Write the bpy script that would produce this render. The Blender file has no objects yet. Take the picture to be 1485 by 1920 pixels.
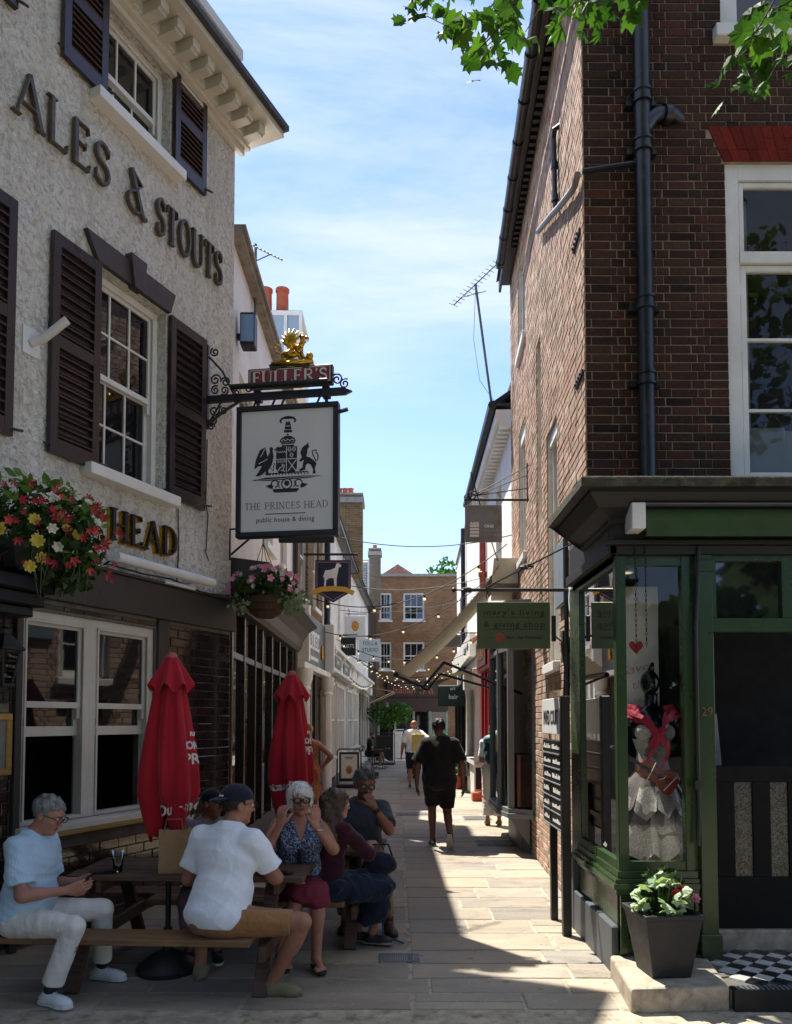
import bpy, math, random
import numpy as np
from mathutils import Vector, Matrix
random.seed(7); RNG = np.random.default_rng(7)
S = bpy.context.scene
COL = S.collection
R = math.radians
PI = math.pi

# ------------------------------------------------------------------ camera
cam = bpy.data.cameras.new('camera'); cam_o = bpy.data.objects.new('camera', cam); COL.objects.link(cam_o)
cam_o.location = (0, 0, 1.75); cam_o.rotation_euler = (R(92.7), 0, 0)
cam.sensor_width = 36; cam.lens = 1450 / 1920 * 36; cam.shift_y = 322 / 1920
cam.clip_start = .1; cam.clip_end = 2000
S.camera = cam_o
# ------------------------------------------------------------------ sky, sun, exposure
SUN_EL, SUN_AZ = 63.0, -37.0          # azimuth measured from +Y towards +X
sd = Vector((math.sin(R(SUN_AZ)) * math.cos(R(SUN_EL)), math.cos(R(SUN_AZ)) * math.cos(R(SUN_EL)), math.sin(R(SUN_EL))))
W = bpy.data.worlds.new('World'); S.world = W; W.use_nodes = True
nt = W.node_tree; nt.nodes.clear()
def wn(t, **k):
    n = nt.nodes.new(t)
    for a, b in k.items(): setattr(n, a, b)
    return n
sky = wn('ShaderNodeTexSky', sky_type='NISHITA', sun_disc=False, sun_elevation=R(SUN_EL), sun_rotation=R(SUN_AZ))
sky.air_density = 1.0; sky.dust_density = .1; sky.ozone_density = 4.0
tc = wn('ShaderNodeTexCoord'); sp = wn('ShaderNodeSeparateXYZ'); nt.links.new(tc.outputs['Generated'], sp.inputs[0])
def mth(op, a, b):
    n = wn('ShaderNodeMath', operation=op)
    for i, x in enumerate((a, b)):
        if x is None: continue
        if isinstance(x, (int, float)): n.inputs[i].default_value = x
        else: nt.links.new(x, n.inputs[i])
    return n.outputs[0]
zz = mth('ADD', mth('MAXIMUM', sp.outputs['Z'], 0.0), .18)
cx = mth('DIVIDE', sp.outputs['X'], zz); cy = mth('DIVIDE', sp.outputs['Y'], zz)
cb = wn('ShaderNodeCombineXYZ'); nt.links.new(cx, cb.inputs[0]); nt.links.new(cy, cb.inputs[1])
mp = wn('ShaderNodeMapping'); nt.links.new(cb.outputs[0], mp.inputs[0]); mp.inputs['Location'].default_value = (3.1, 1.35, 0)
mp.inputs['Rotation'].default_value = (0, 0, R(12)); mp.inputs['Scale'].default_value = (.8, 2.1, 1)
n1 = wn('ShaderNodeTexNoise'); n1.inputs['Scale'].default_value = 1.15; n1.inputs['Detail'].default_value = 9; n1.inputs['Roughness'].default_value = .62; n1.inputs['Distortion'].default_value = .55
nt.links.new(mp.outputs[0], n1.inputs['Vector'])
rp = wn('ShaderNodeValToRGB'); rp.color_ramp.elements[0].position = .39; rp.color_ramp.elements[1].position = .69
rp.color_ramp.elements[0].color = (.02, .02, .02, 1); rp.color_ramp.elements[1].color = (.92, .92, .92, 1)
nt.links.new(n1.outputs['Fac'], rp.inputs[0])
fd_ = wn('ShaderNodeMapRange'); nt.links.new(sp.outputs['Z'], fd_.inputs[0]); fd_.inputs[1].default_value = .36; fd_.inputs[2].default_value = .56; fd_.inputs[3].default_value = .12; fd_.inputs[4].default_value = 1
mx = wn('ShaderNodeMixRGB'); nt.links.new(mth('MULTIPLY', rp.outputs[0], fd_.outputs[0]), mx.inputs[0]); tn = wn('ShaderNodeMixRGB', blend_type='MULTIPLY'); tn.inputs[0].default_value = 1; tn.inputs[2].default_value = (1.0, .94, 1.0, 1); nt.links.new(sky.outputs[0], tn.inputs[1]); nt.links.new(tn.outputs[0], mx.inputs[1]); mx.inputs[2].default_value = (3.9, 4.0, 4.2, 1)
bgn = wn('ShaderNodeBackground'); bgn.inputs[1].default_value = .09; nt.links.new(mx.outputs[0], bgn.inputs[0])
wo = wn('ShaderNodeOutputWorld'); nt.links.new(bgn.outputs[0], wo.inputs[0])
sl = bpy.data.lights.new('sun', 'SUN'); sl.energy = 3.7; sl.angle = R(.55); sl.color = (1, .94, .84)
so = bpy.data.objects.new('sun', sl); COL.objects.link(so); so.rotation_euler = sd.to_track_quat('Z', 'Y').to_euler(); so.location = (-6, 12, 25)
S.view_settings.view_transform = 'Standard'; S.view_settings.look = 'None'; S.view_settings.exposure = 1.72; S.view_settings.gamma = 1
S.view_settings.use_curve_mapping = False

# ------------------------------------------------------------------ mesh helpers
class MB:
    def __init__(s, T=None): s.v = []; s.f = []; s.m = []; s.T = T
    def add(s, vs, fs, mi=0):
        o = len(s.v)
        if s.T is not None: vs = [tuple(s.T @ Vector(p)) for p in vs]
        s.v.extend(tuple(p) for p in vs); s.f.extend(tuple(i + o for i in f) for f in fs); s.m.extend([mi] * len(fs))
    def box(s, x0, x1, y0, y1, z0, z1, mi=0):
        s.add([(x0,y0,z0),(x1,y0,z0),(x1,y1,z0),(x0,y1,z0),(x0,y0,z1),(x1,y0,z1),(x1,y1,z1),(x0,y1,z1)],
              [(0,3,2,1),(4,5,6,7),(0,1,5,4),(1,2,6,5),(2,3,7,6),(3,0,4,7)], mi)
    def cbox(s, x0, x1, y0, y1, z0, z1, c=.004, mi=0):
        X, Y, Z = (x0, x1), (y0, y1), (z0, z1); vs = []; idx = {}
        for i in (0, 1):
            for j in (0, 1):
                for k in (0, 1):
                    sx, sy, sz = (c, -c)[i], (c, -c)[j], (c, -c)[k]
                    for ax in range(3):
                        p = [X[i] + sx, Y[j] + sy, Z[k] + sz]; p[ax] = (X[i], Y[j], Z[k])[ax]
                        idx[i, j, k, ax] = len(vs); vs.append(p)
        fs = []
        def q(a): fs.append(tuple(idx[t] for t in a))
        for k, rev in ((0, 1), (1, 0)):
            o = [(0,0),(1,0),(1,1),(0,1)]
            for ax in range(3):
                def key(a, b):
                    t = [0, 0, 0]; t[ax] = k; t[(ax+1) % 3] = a; t[(ax+2) % 3] = b; return (*t, ax)
                l = [key(a, b) for a, b in o]
                q(l[::-1] if rev else l)
        for ax in range(3):
            b1, b2 = (ax+1) % 3, (ax+2) % 3
            for a in (0, 1):
                for b in (0, 1):
                    def key(e, wh):
                        t = [0, 0, 0]; t[ax] = e; t[b1] = a; t[b2] = b; return (*t, wh)
                    l = [key(0, b1), key(1, b1), key(1, b2), key(0, b2)]
                    q(l if (a == b) else l[::-1])
        for i in (0, 1):
            for j in (0, 1):
                for k in (0, 1):
                    l = [(i,j,k,0),(i,j,k,1),(i,j,k,2)]
                    q(l if (i+j+k) % 2 else l[::-1])
        s.add(vs, fs, mi)
    def obox(s, c, ax, ay, az, mi=0):
        c, ax, ay, az = Vector(c), Vector(ax), Vector(ay), Vector(az)
        vs = [c - ax - ay - az, c + ax - ay - az, c + ax + ay - az, c - ax + ay - az, c - ax - ay + az, c + ax - ay + az, c + ax + ay + az, c - ax + ay + az]
        s.add(vs, [(0,3,2,1),(4,5,6,7),(0,1,5,4),(1,2,6,5),(2,3,7,6),(3,0,4,7)], mi)
    def bar(s, p, q, w, h, up=(0,0,1), mi=0):
        p, q = Vector(p), Vector(q); d = q - p; L = d.length; d.normalize(); u = Vector(up)
        sx = d.cross(u)
        if sx.length < 1e-4: sx = d.cross(Vector((1, 0, 0)))
        sx.normalize(); u = sx.cross(d)
        s.obox((p + q) / 2, d * L / 2, sx * w / 2, u * h / 2, mi)
    def tube(s, pts, r, n=8, mi=0, caps=True):
        P = [Vector(p) for p in pts]; rr = r if isinstance(r, (list, tuple)) else [r] * len(P)
        vs = []; prev = None
        for i, p in enumerate(P):
            d = (P[min(i+1, len(P)-1)] - P[max(i-1, 0)]).normalized()
            if prev is None:
                a = d.cross(Vector((0,0,1)))
                if a.length < 1e-3: a = d.cross(Vector((1,0,0)))
            else: a = prev - d * prev.dot(d)
            a.normalize(); prev = a; b = d.cross(a)
            for k in range(n):
                t = 2*PI*k/n; vs.append(p + (a*math.cos(t) + b*math.sin(t)) * rr[i])
        fs = []
        for i in range(len(P)-1):
            for k in range(n): fs.append((i*n+k, i*n+(k+1) % n, (i+1)*n+(k+1) % n, (i+1)*n+k))
        if caps: fs.append(tuple(range(n))[::-1]); fs.append(tuple((len(P)-1)*n+k for k in range(n)))
        s.add(vs, fs, mi)
    def lathe(s, prof, n=16, c=(0,0,0), mi=0, caps=True):
        vs = []; fs = []
        for r, z in prof:
            for k in range(n): t = 2*PI*k/n; vs.append((c[0]+r*math.cos(t), c[1]+r*math.sin(t), c[2]+z))
        m = len(prof)
        for i in range(m-1):
            for k in range(n): fs.append((i*n+k, i*n+(k+1) % n, (i+1)*n+(k+1) % n, (i+1)*n+k))
        if caps: fs.append(tuple(range(n))[::-1]); fs.append(tuple((m-1)*n+k for k in range(n)))
        s.add(vs, fs, mi)
    def prism(s, pts, off, mi=0):
        off = Vector(off); P = [Vector(p) for p in pts]; n = len(P)
        s.add(P + [p + off for p in P], [tuple(range(n))[::-1], tuple(range(n, 2*n))] + [(i, (i+1) % n, n+(i+1) % n, n+i) for i in range(n)], mi)
    def quad(s, *p, mi=0): s.add(p, [tuple(range(len(p)))], mi)
    def ball(s, c, r, n=8, m=5, mi=0, sc=(1,1,1)):
        vs = []; fs = []
        for i in range(m+1):
            th = PI*i/m
            for k in range(n): t = 2*PI*k/n; vs.append((c[0]+r*sc[0]*math.sin(th)*math.cos(t), c[1]+r*sc[1]*math.sin(th)*math.sin(t), c[2]+r*sc[2]*math.cos(th)))
        for i in range(m):
            for k in range(n): fs.append((i*n+k, (i+1)*n+k, (i+1)*n+(k+1) % n, i*n+(k+1) % n))
        s.add(vs, fs, mi)
    def mesh(s, name, mats, smooth=False):
        me = bpy.data.meshes.new(name); me.from_pydata(s.v, [], s.f)
        for m in (mats if isinstance(mats, (list, tuple)) else [mats]): me.materials.append(m)
        if any(s.m): me.polygons.foreach_set('material_index', s.m)
        if smooth: me.polygons.foreach_set('use_smooth', [True]*len(s.f))
        me.validate(); me.update(); return me
    def build(s, name, mats, parent=None, smooth=False, bevel=0, loc=None, autos=None):
        return link(name, s.mesh(name, mats, smooth or autos is not None), parent, bevel, loc, autos)
def link(name, me, parent=None, bevel=0, loc=None, autos=None):
    o = bpy.data.objects.new(name, me); COL.objects.link(o)
    if parent: o.parent = parent
    if loc is not None: o.location = loc
    if bevel:
        b = o.modifiers.new('bevel', 'BEVEL'); b.width = bevel; b.segments = 2; b.limit_method = 'ANGLE'; b.angle_limit = R(40)
    if autos is not None:
        try: me.set_sharp_from_angle(angle=R(autos))
        except Exception: pass
    return o
def tag(o, label=None, cat=None, group=None, kind=None):
    if label: o['label'] = label
    if cat: o['category'] = cat
    if group: o['group'] = group
    if kind: o['kind'] = kind
    return o
def thing(name, label, cat, loc=(0,0,0), rz=0, group=None):
    o = bpy.data.objects.new(name, None); COL.objects.link(o); o.location = loc; o.rotation_euler = (0, 0, rz); o.empty_display_size = .1
    return tag(o, label, cat, group)
def struct(name, mb, mat, **k): return tag(mb.build(name, mat, **k), kind='structure')
CH = {}
def copy_tree(o, parent=None):
    c = o.copy(); COL.objects.link(c); c.parent = parent
    for ch in o.children: copy_tree(ch, c)
    return c

# ------------------------------------------------------------------ materials
def lin(h):
    if not isinstance(h, str): return tuple(h)
    return tuple((c/12.92 if c <= .04045 else ((c+.055)/1.055)**2.4) for c in (int(h[i:i+2], 16)/255 for i in (0, 2, 4)))
def node(t, ty, **k):
    n = t.nodes.new(ty)
    for a, b in k.items(): setattr(n, a, b)
    return n
class Mat:
    def __init__(s, name):
        s.m = bpy.data.materials.new(name); s.m.use_nodes = True; s.t = s.m.node_tree
        s.b = s.t.nodes['Principled BSDF']; s.out = s.t.nodes['Material Output']
        s.pos = node(s.t, 'ShaderNodeNewGeometry').outputs['Position']
    def lk(s, a, b): s.t.links.new(a, b)
    def noise(s, scale, detail=4, rough=.55, vec=None, stretch=None, dist=0):
        n = node(s.t, 'ShaderNodeTexNoise'); n.inputs['Scale'].default_value = scale; n.inputs['Detail'].default_value = detail
        n.inputs['Roughness'].default_value = rough; n.inputs['Distortion'].default_value = dist
        v = vec or s.pos
        if stretch:
            m = node(s.t, 'ShaderNodeMapping'); m.inputs['Scale'].default_value = stretch; s.lk(v, m.inputs[0]); v = m.outputs[0]
        s.lk(v, n.inputs['Vector']); return n.outputs['Fac']
    def ramp(s, f, stops):
        r = node(s.t, 'ShaderNodeValToRGB'); e = r.color_ramp.elements
        while len(e) < len(stops): e.new(.5)
        for el, (p, c) in zip(e, stops): el.position = p; el.color = (*c, 1) if len(c) == 3 else c
        s.lk(f, r.inputs[0]); return r.outputs[0]
    def mix(s, f, a, b, mode='MIX'):
        m = node(s.t, 'ShaderNodeMixRGB', blend_type=mode)
        for i, x in enumerate((f, a, b)):
            if isinstance(x, (int, float)): m.inputs[i].default_value = x if i == 0 else (x, x, x, 1)
            elif isinstance(x, tuple): m.inputs[i].default_value = (*x, 1)
            else: s.lk(x, m.inputs[i])
        return m.outputs[0]
    def math(s, op, a, b=None, clamp=False):
        m = node(s.t, 'ShaderNodeMath', operation=op); m.use_clamp = clamp
        for i, x in enumerate((a, b)):
            if x is None: continue
            if isinstance(x, (int, float)): m.inputs[i].default_value = x
            else: s.lk(x, m.inputs[i])
        return m.outputs[0]
    def rnd(s):                                      # a number per piece: per island and per object
        g = node(s.t, 'ShaderNodeNewGeometry').outputs['Random Per Island']; o = node(s.t, 'ShaderNodeObjectInfo').outputs['Random']
        return s.math('FRACT', s.math('ADD', g, s.math('MULTIPLY', o, 7.13)))
    def set(s, **k):
        for a, x in k.items():
            i = s.b.inputs[{'col': 'Base Color', 'rough': 'Roughness', 'metal': 'Metallic', 'spec': 'Specular IOR Level', 'coat': 'Coat Weight', 'trans': 'Transmission Weight', 'sheen': 'Sheen Weight', 'sss': 'Subsurface Weight', 'alpha': 'Alpha', 'ior': 'IOR'}[a]]
            if isinstance(x, (int, float)): i.default_value = x
            elif isinstance(x, tuple): i.default_value = (*x, 1)
            else: s.lk(x, i)
        return s
    def bump(s, h, strength=.5, dist=.01):
        b = node(s.t, 'ShaderNodeBump'); b.inputs['Strength'].default_value = strength; b.inputs['Distance'].default_value = dist
        s.lk(h, b.inputs['Height'])
        if s.b.inputs['Normal'].is_linked: s.lk(s.b.inputs['Normal'].links[0].from_socket, b.inputs['Normal'])
        s.lk(b.outputs[0], s.b.inputs['Normal']); return s
def mul(c, k): return tuple(min(1, x*k) for x in c)
MC = {}
def pm(name, col, rough=.6, var=.25, scale=5, bump=0., bscale=60, bdist=.003, metal=0, spec=.5, rnd=0., coat=0., stretch=None, sheen=0., dirt=None, dscale=2.):
    if name in MC: return MC[name]
    c = lin(col); m = Mat(name)
    f = m.noise(scale, 6, .6, stretch=stretch)
    o = m.mix(m.ramp(f, [(.3, (0,0,0)), (.7, (1,1,1))]), mul(c, 1-var), mul(c, 1+var*.8))
    if rnd: o = m.mix(1.0, o, m.ramp(m.rnd(), [(0, (1-rnd,)*3), (1, (1+rnd*.0,)*3)]), 'MULTIPLY')
    if dirt:
        g = m.noise(dscale, 8, .7); o = m.mix(m.ramp(g, [(.5, (0,0,0)), (.72, (1,1,1))]), o, lin(dirt))
    m.set(col=o, rough=rough, metal=metal, spec=spec, coat=coat, sheen=sheen)
    if var: m.set(rough=m.math('ADD', m.math('MULTIPLY', m.noise(scale*3, 4), .25), rough-.12, True))
    if bump: m.bump(m.noise(bscale, 4, .6, stretch=stretch), bump, bdist)
    MC[name] = m.m; return m.m
# ------------------------------------------------------------------ material library
def m_roughcast():
    m = Mat('roughcast'); n = m.noise(21, 3, .55, dist=.35); n2 = m.noise(60, 3, .6)
    big = m.noise(1.3, 6, .65, stretch=(1, 1, .5))
    c = m.mix(m.ramp(big, [(.35, (0,0,0)), (.72, (1,1,1))]), lin('e2dfd8'), lin('cfc8bb'))
    c = m.mix(m.ramp(n, [(.3, (1,1,1)), (.5, (0,0,0))]), c, lin('bcb5a9'))
    st_ = m.noise(2.6, 7, .7, stretch=(2.2, 2.2, .22)); c = m.mix(m.math('MULTIPLY', m.ramp(st_, [(.52, (0,0,0)), (.74, (1,1,1))]), .5), c, lin('8f8675'))
    m.set(col=c, rough=.9, spec=.2)
    h = m.math('ADD', m.ramp(n, [(.3, (0,0,0)), (.66, (1,1,1))]), m.math('MULTIPLY', n2, .3))
    m.bump(h, 1.0, .03); return m.m
def m_brick(name, stops, rough=.9, bump=.6):
    m = Mat(name); r = m.rnd()
    c = m.ramp(r, stops)
    n = m.noise(34, 6, .7); c = m.mix(m.ramp(n, [(.35, (.62,.62,.62)), (.7, (1.12,1.1,1.08))]), c, c, 'MULTIPLY')
    c = m.mix(1.0, c, m.ramp(n, [(.3, (.6,.6,.6)), (.68, (1,1,1))]), 'MULTIPLY')
    big = m.noise(.9, 6, .7); c = m.mix(m.math('MULTIPLY', m.ramp(big, [(.5, (0,0,0)), (.75, (1,1,1))]), .55), c, lin('2b221c'))
    m.set(col=c, rough=rough, spec=.25); m.bump(m.noise(120, 5, .7), bump, .006); return m.m
def m_flatbrick(name, c1, c2, cm, sc=1.0, rough=.9):         # bricks too far off to tell apart
    m = Mat(name); tcn = node(m.t, 'ShaderNodeTexCoord').outputs['Object']
    sx = node(m.t, 'ShaderNodeSeparateXYZ'); m.lk(tcn, sx.inputs[0]); cbx = node(m.t, 'ShaderNodeCombineXYZ')
    m.lk(m.math('ADD', sx.outputs[0], sx.outputs[1]), cbx.inputs[0]); m.lk(sx.outputs[2], cbx.inputs[1])
    b = node(m.t, 'ShaderNodeTexBrick'); m.lk(cbx.outputs[0], b.inputs['Vector']); b.inputs['Scale'].default_value = 1
    b.inputs['Brick Width'].default_value = .225*sc; b.inputs['Row Height'].default_value = .075*sc; b.inputs['Mortar Size'].default_value = .006*sc; b.inputs['Mortar Smooth'].default_value = .3; b.inputs['Bias'].default_value = -.1
    b.inputs['Color1'].default_value = (*lin(c1), 1); b.inputs['Color2'].default_value = (*lin(c2), 1); b.inputs['Mortar'].default_value = (*lin(cm), 1)
    c = m.mix(1.0, b.outputs['Color'], m.ramp(m.noise(.7, 8, .7), [(.3, (.66,.64,.62)), (.7, (1.05,1.03,1))]), 'MULTIPLY')
    m.set(col=c, rough=rough, spec=.2); m.bump(m.math('SUBTRACT', 1, b.outputs['Fac']), .7, .01); return m.m
def m_paint(name, col, rough=.4, wear='4a4640', amt=.72, bump=.15):
    m = Mat(name); c = lin(col); n = m.noise(7, 8, .72); g = m.noise(1.7, 6, .7)
    o = m.mix(m.ramp(g, [(.35, (0,0,0)), (.7, (1,1,1))]), c, mul(c, .78))
    o = m.mix(m.ramp(n, [(amt-.06, (0,0,0)), (amt+.04, (1,1,1))]), o, lin(wear))
    m.set(col=o, rough=m.math('ADD', m.math('MULTIPLY', g, .3), rough-.12)); m.bump(m.noise(24, 5, .6), bump, .004); return m.m
def m_stone():
    m = Mat('york_stone'); r = m.rnd()
    c = m.ramp(r, [(0, lin('998e80')), (.2, lin('aea290')), (.38, lin('8e8679')), (.55, lin('b2a38d')), (.72, lin('87847e')), (.86, lin('a59a88')), (1, lin('7f7a72'))])
    n = m.noise(3.0, 10, .72, stretch=(.55, 1.5, 1), dist=.9); c = m.mix(1.0, c, m.ramp(n, [(.28, (.55,.54,.52)), (.48, (.92,.9,.88)), (.72, (1.16,1.13,1.08))]), 'MULTIPLY'); gm = m.noise(1.1, 5, .6); c = m.mix(m.ramp(gm, [(.45, (0,0,0)), (.62, (.65,.65,.65))]), c, m.mix(.5, c, lin('77787a')))
    f = m.noise(95, 4, .7); c = m.mix(1.0, c, m.ramp(f, [(.3, (.75,.74,.72)), (.6, (1,1,1))]), 'MULTIPLY')
    s = m.noise(11, 6, .75); c = m.mix(m.math('MULTIPLY', m.ramp(s, [(.62, (0,0,0)), (.74, (1,1,1))]), .6), c, lin('4a443c'))
    v = m.noise(40, 2, .5); c = m.mix(m.ramp(v, [(.735, (0,0,0)), (.75, (1,1,1))]), c, lin('c9c2b4'))
    vo = node(m.t, 'ShaderNodeTexVoronoi'); vo.inputs['Scale'].default_value = 4.5; m.lk(m.pos, vo.inputs['Vector']); c = m.mix(m.math('MULTIPLY', m.ramp(vo.outputs['Distance'], [(.085, (1,1,1)), (.11, (0,0,0))]), m.math('MULTIPLY', m.ramp(m.noise(1.7, 2), [(.45, (0,0,0)), (.55, (1,1,1))]), .55)), c, lin('3f3c38'))
    m.set(col=c, rough=m.ramp(n, [(.3, (.45,)*3), (.7, (.85,)*3)]), spec=.4)
    m.bump(m.math('ADD', m.math('MULTIPLY', n, 1.0), m.math('MULTIPLY', f, .12)), .8, .025); return m.m
def m_wood(name, c1, c2, rough=.6, axis=(1, 14, 14), rnd=.25):
    m = Mat(name); tcn = node(m.t, 'ShaderNodeTexCoord').outputs['Object']
    f = m.noise(3.5, 8, .7, vec=tcn, stretch=axis, dist=.4); f2 = m.noise(2.2, 5, .6)
    c = m.mix(m.ramp(f, [(.3, (0,0,0)), (.68, (1,1,1))]), lin(c1), lin(c2)); c = m.mix(1.0, c, m.ramp(m.rnd(), [(0, (1-rnd,)*3), (1, (1.05,)*3)]), 'MULTIPLY')
    c = m.mix(1.0, c, m.ramp(f2, [(.3, (.7,.7,.7)), (.7, (1.05,)*3)]), 'MULTIPLY')
    m.set(col=c, rough=rough); m.bump(f, .35, .004); return m.m
def m_glass_dark(name='window_glass', tint='15171a'):
    m = Mat(name); m.set(col=lin(tint), rough=.03, spec=.75, ior=1.55)
    m.bump(m.noise(1.6, 2, .5), .06, .02); return m.m
def m_pane_clear():
    m = bpy.data.materials.new('clear_pane'); m.use_nodes = True; t = m.node_tree; t.nodes.clear()
    tr = t.nodes.new('ShaderNodeBsdfTransparent'); tr.inputs[0].default_value = (.93, .95, .94, 1)
    gl = t.nodes.new('ShaderNodeBsdfGlossy'); gl.inputs['Roughness'].default_value = .015
    fr = t.nodes.new('ShaderNodeFresnel'); fr.inputs[0].default_value = 1.5
    mxs = t.nodes.new('ShaderNodeMixShader'); out = t.nodes.new('ShaderNodeOutputMaterial')
    t.links.new(fr.outputs[0], mxs.inputs[0]); t.links.new(tr.outputs[0], mxs.inputs[1]); t.links.new(gl.outputs[0], mxs.inputs[2]); t.links.new(mxs.outputs[0], out.inputs[0])
    return m
def m_glassware():
    m = bpy.data.materials.new('drinking_glass'); m.use_nodes = True; b = m.node_tree.nodes['Principled BSDF']
    b.inputs['Base Color'].default_value = (.95, .97, .97, 1); b.inputs['Roughness'].default_value = .02; b.inputs['Transmission Weight'].default_value = 1; b.inputs['IOR'].default_value = 1.3
    return m
def m_bulb():
    m = bpy.data.materials.new('lit_bulb'); m.use_nodes = True; b = m.node_tree.nodes['Principled BSDF']
    b.inputs['Base Color'].default_value = (.9, .85, .6, 1); b.inputs['Emission Color'].default_value = (1, .82, .42, 1); b.inputs['Emission Strength'].default_value = .2
    return m
M = dict(
 roughcast=m_roughcast(), stone=m_stone(),
 brick_front=m_brick('brown_red_brick', [(0, lin('57463f')), (.25, lin('7c6153')), (.45, lin('6a5248')), (.65, lin('856a59')), (.82, lin('735a4d')), (1, lin('8d6553'))]),
 brick_side=m_brick('weathered_buff_brick', [(0, lin('c0b0a2')), (.3, lin('dac9ba')), (.5, lin('d2bbac')), (.7, lin('e4d5c8')), (.88, lin('d6b8a9')), (1, lin('b4a295'))]),
 brick_rub=m_brick('red_rubbed_brick', [(0, lin('96432e')), (.5, lin('a84e36')), (1, lin('b0583f'))]),
 mortar=pm('mortar', '948778', .95, .25, 8, .5, 90, .004, spec=.1), mortar_l=pm('pale_mortar', 'dfd3c0', .95, .2, 8, .5, 90, .004, spec=.1), mortar_d=pm('dark_grout', '6d665c', .9, .3, 8),
 joint=pm('paving_joint', 'a39883', .95, .35, 9, .6, 70, .006, dirt='4b443a', dscale=7),
 tile=None, white=m_paint('white_paint', 'e4e2dc', .38, '8f8a80', .74), cream=m_paint('cream_paint', 'cfc9ba', .4, '7d776b', .72),
 white_wall=m_paint('white_limewash', 'eceae6', .8, 'bdb8ae', .7, .4), white_b=m_flatbrick('painted_brickwork', 'eeece8', 'e6e3de', 'd8d5cf'),
 shutter=m_paint('dark_brown_gloss', '33272a', .28, '5a504c', .76, .1), fascia=m_paint('charcoal_fascia', '34312f', .4, '55504c', .76, .1),
 black=pm('black_metal', '141416', .5, .3, 9, .2, 90, .002), iron=pm('wrought_iron', '17161a', .45, .3, 12, .3, 80, .002), blackpaint=pm('black_gloss', '0f1010', .38, .3, 6),
 green=m_paint('green_gloss', '2a4020', .25, '5f7350', .78, .1), awning_green=pm('green_canvas', '2a4420', .8, .25, 3, .2, 300, .001), lead=pm('lead_sheet', '5a5e63', .6, .3, 5, .3, 20, .004),
 slate=pm('slate_roof', '3e3f44', .7, .35, 9, .5, 25, .01), moss=pm('mossy_asphalt', '38372f', .95, .5, 14, 1, 45, .012, dirt='5b5a3e', dscale=9),
 grey_paint=m_paint('grey_paint', '6d6e6f', .45, '8d8d8a', .76), grey_dark=m_paint('dark_grey_paint', '3f4144', .4, '66686a', .76), pier=m_paint('grey_rendered_pier', '4a5055', .5, '7d8288', .72, .3),
 glass=m_glass_dark(), clear=m_pane_clear(), glassware=m_glassware(), bulb=m_bulb(),
 pipe=pm('black_cast_iron', '1b1d22', .35, .35, 10, .3, 60, .003, dirt='3a3a3a', dscale=6), pipe_grey=pm('grey_pipe', '7d7872', .6, .25, 10), pipe_red=pm('red_pipe', 'a4483a', .5, .2, 8),
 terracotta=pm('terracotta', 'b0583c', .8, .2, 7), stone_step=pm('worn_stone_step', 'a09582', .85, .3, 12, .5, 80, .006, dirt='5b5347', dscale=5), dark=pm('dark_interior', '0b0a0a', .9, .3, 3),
 wood=m_wood('weathered_brown_wood', '3c2a1e', '6e4f38'), wood_y=m_wood('yellow_pine', 'a8813c', 'c9a455', .5), wood_tan=m_wood('tan_oiled_wood', '6b4c30', '9c774f'),
 gold=pm('gold_leaf', 'c79a35', .28, .2, 8, metal=1), brass=pm('aged_brass', '9a7a3a', .4, .3, 9, metal=1), red_sign=pm('red_enamel', '7e1420', .3, .15, 4), cream_sign=pm('ivory_letter', 'ded6c0', .5, .1, 5),
 sign_grey=pm('pale_sign_panel', 'd9d8d5', .5, .05, 2), ink=pm('black_ink', '1c1c1e', .5, .1, 5), navy=pm('navy_enamel', '1a2138', .4, .15, 5), sign_green=pm('olive_green_sign', '4b5733', .5, .1, 3), sign_mid=pm('grey_sign', '7c7b7b', .5, .12, 5, dirt='6a5a4c', dscale=4),
 letter=pm('bronze_letter', '3a342c', .35, .35, 15, dirt='6e5a3a', dscale=9), letter_g=pm('gilt_letter_side', '5c4c35', .45, .3, 12, metal=.2), chain=pm('chain_steel', '2a2a2a', .4, .2, 30, metal=.8),
 red_cloth=None, paper=pm('white_paper', 'd6d2c8', .8, .08, 4), red_ink=pm('red_marker', 'b0353a', .7, .1, 9), leaf=None, roof_red=pm('red_clay_tiles', '8a6158', .85, .35, 14, .8, 30, .012, dirt='b9aea0', dscale=7),
 red_paint=m_paint('red_gloss', '9d1f24', .3, '5a2020', .8), canvas=pm('cream_canvas', 'bdb39c', .85, .15, 3, .15, 250, .001, dirt='8d8470', dscale=3), rubber=pm('black_rubber', '17171a', .7, .2, 9), plastic_w=pm('white_plastic', 'd5d6d4', .4, .08, 5),
 soil=pm('potting_soil', '2a2019', 1, .4, 30, 1, 60, .01), bark=pm('bark', '40362b', .95, .4, 14, 1, 30, .012), stone_cap=pm('stone_coping', '98948a', .85, .25, 6, .4, 40, .006))
def m_tile():
    m = Mat('brown_glazed_tile'); c = m.ramp(m.rnd(), [(0, lin('170f10')), (.4, lin('201415')), (.7, lin('2a1918')), (.9, lin('1e1517')), (1, lin('382120'))])
    n = m.noise(18, 5, .6); c = m.mix(1.0, c, m.ramp(n, [(.3, (.7,)*3), (.7, (1.1,)*3)]), 'MULTIPLY')
    m.set(col=c, rough=.12, spec=.55, coat=.4); m.bump(m.noise(14, 3, .5), .25, .006); return m.m
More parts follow.
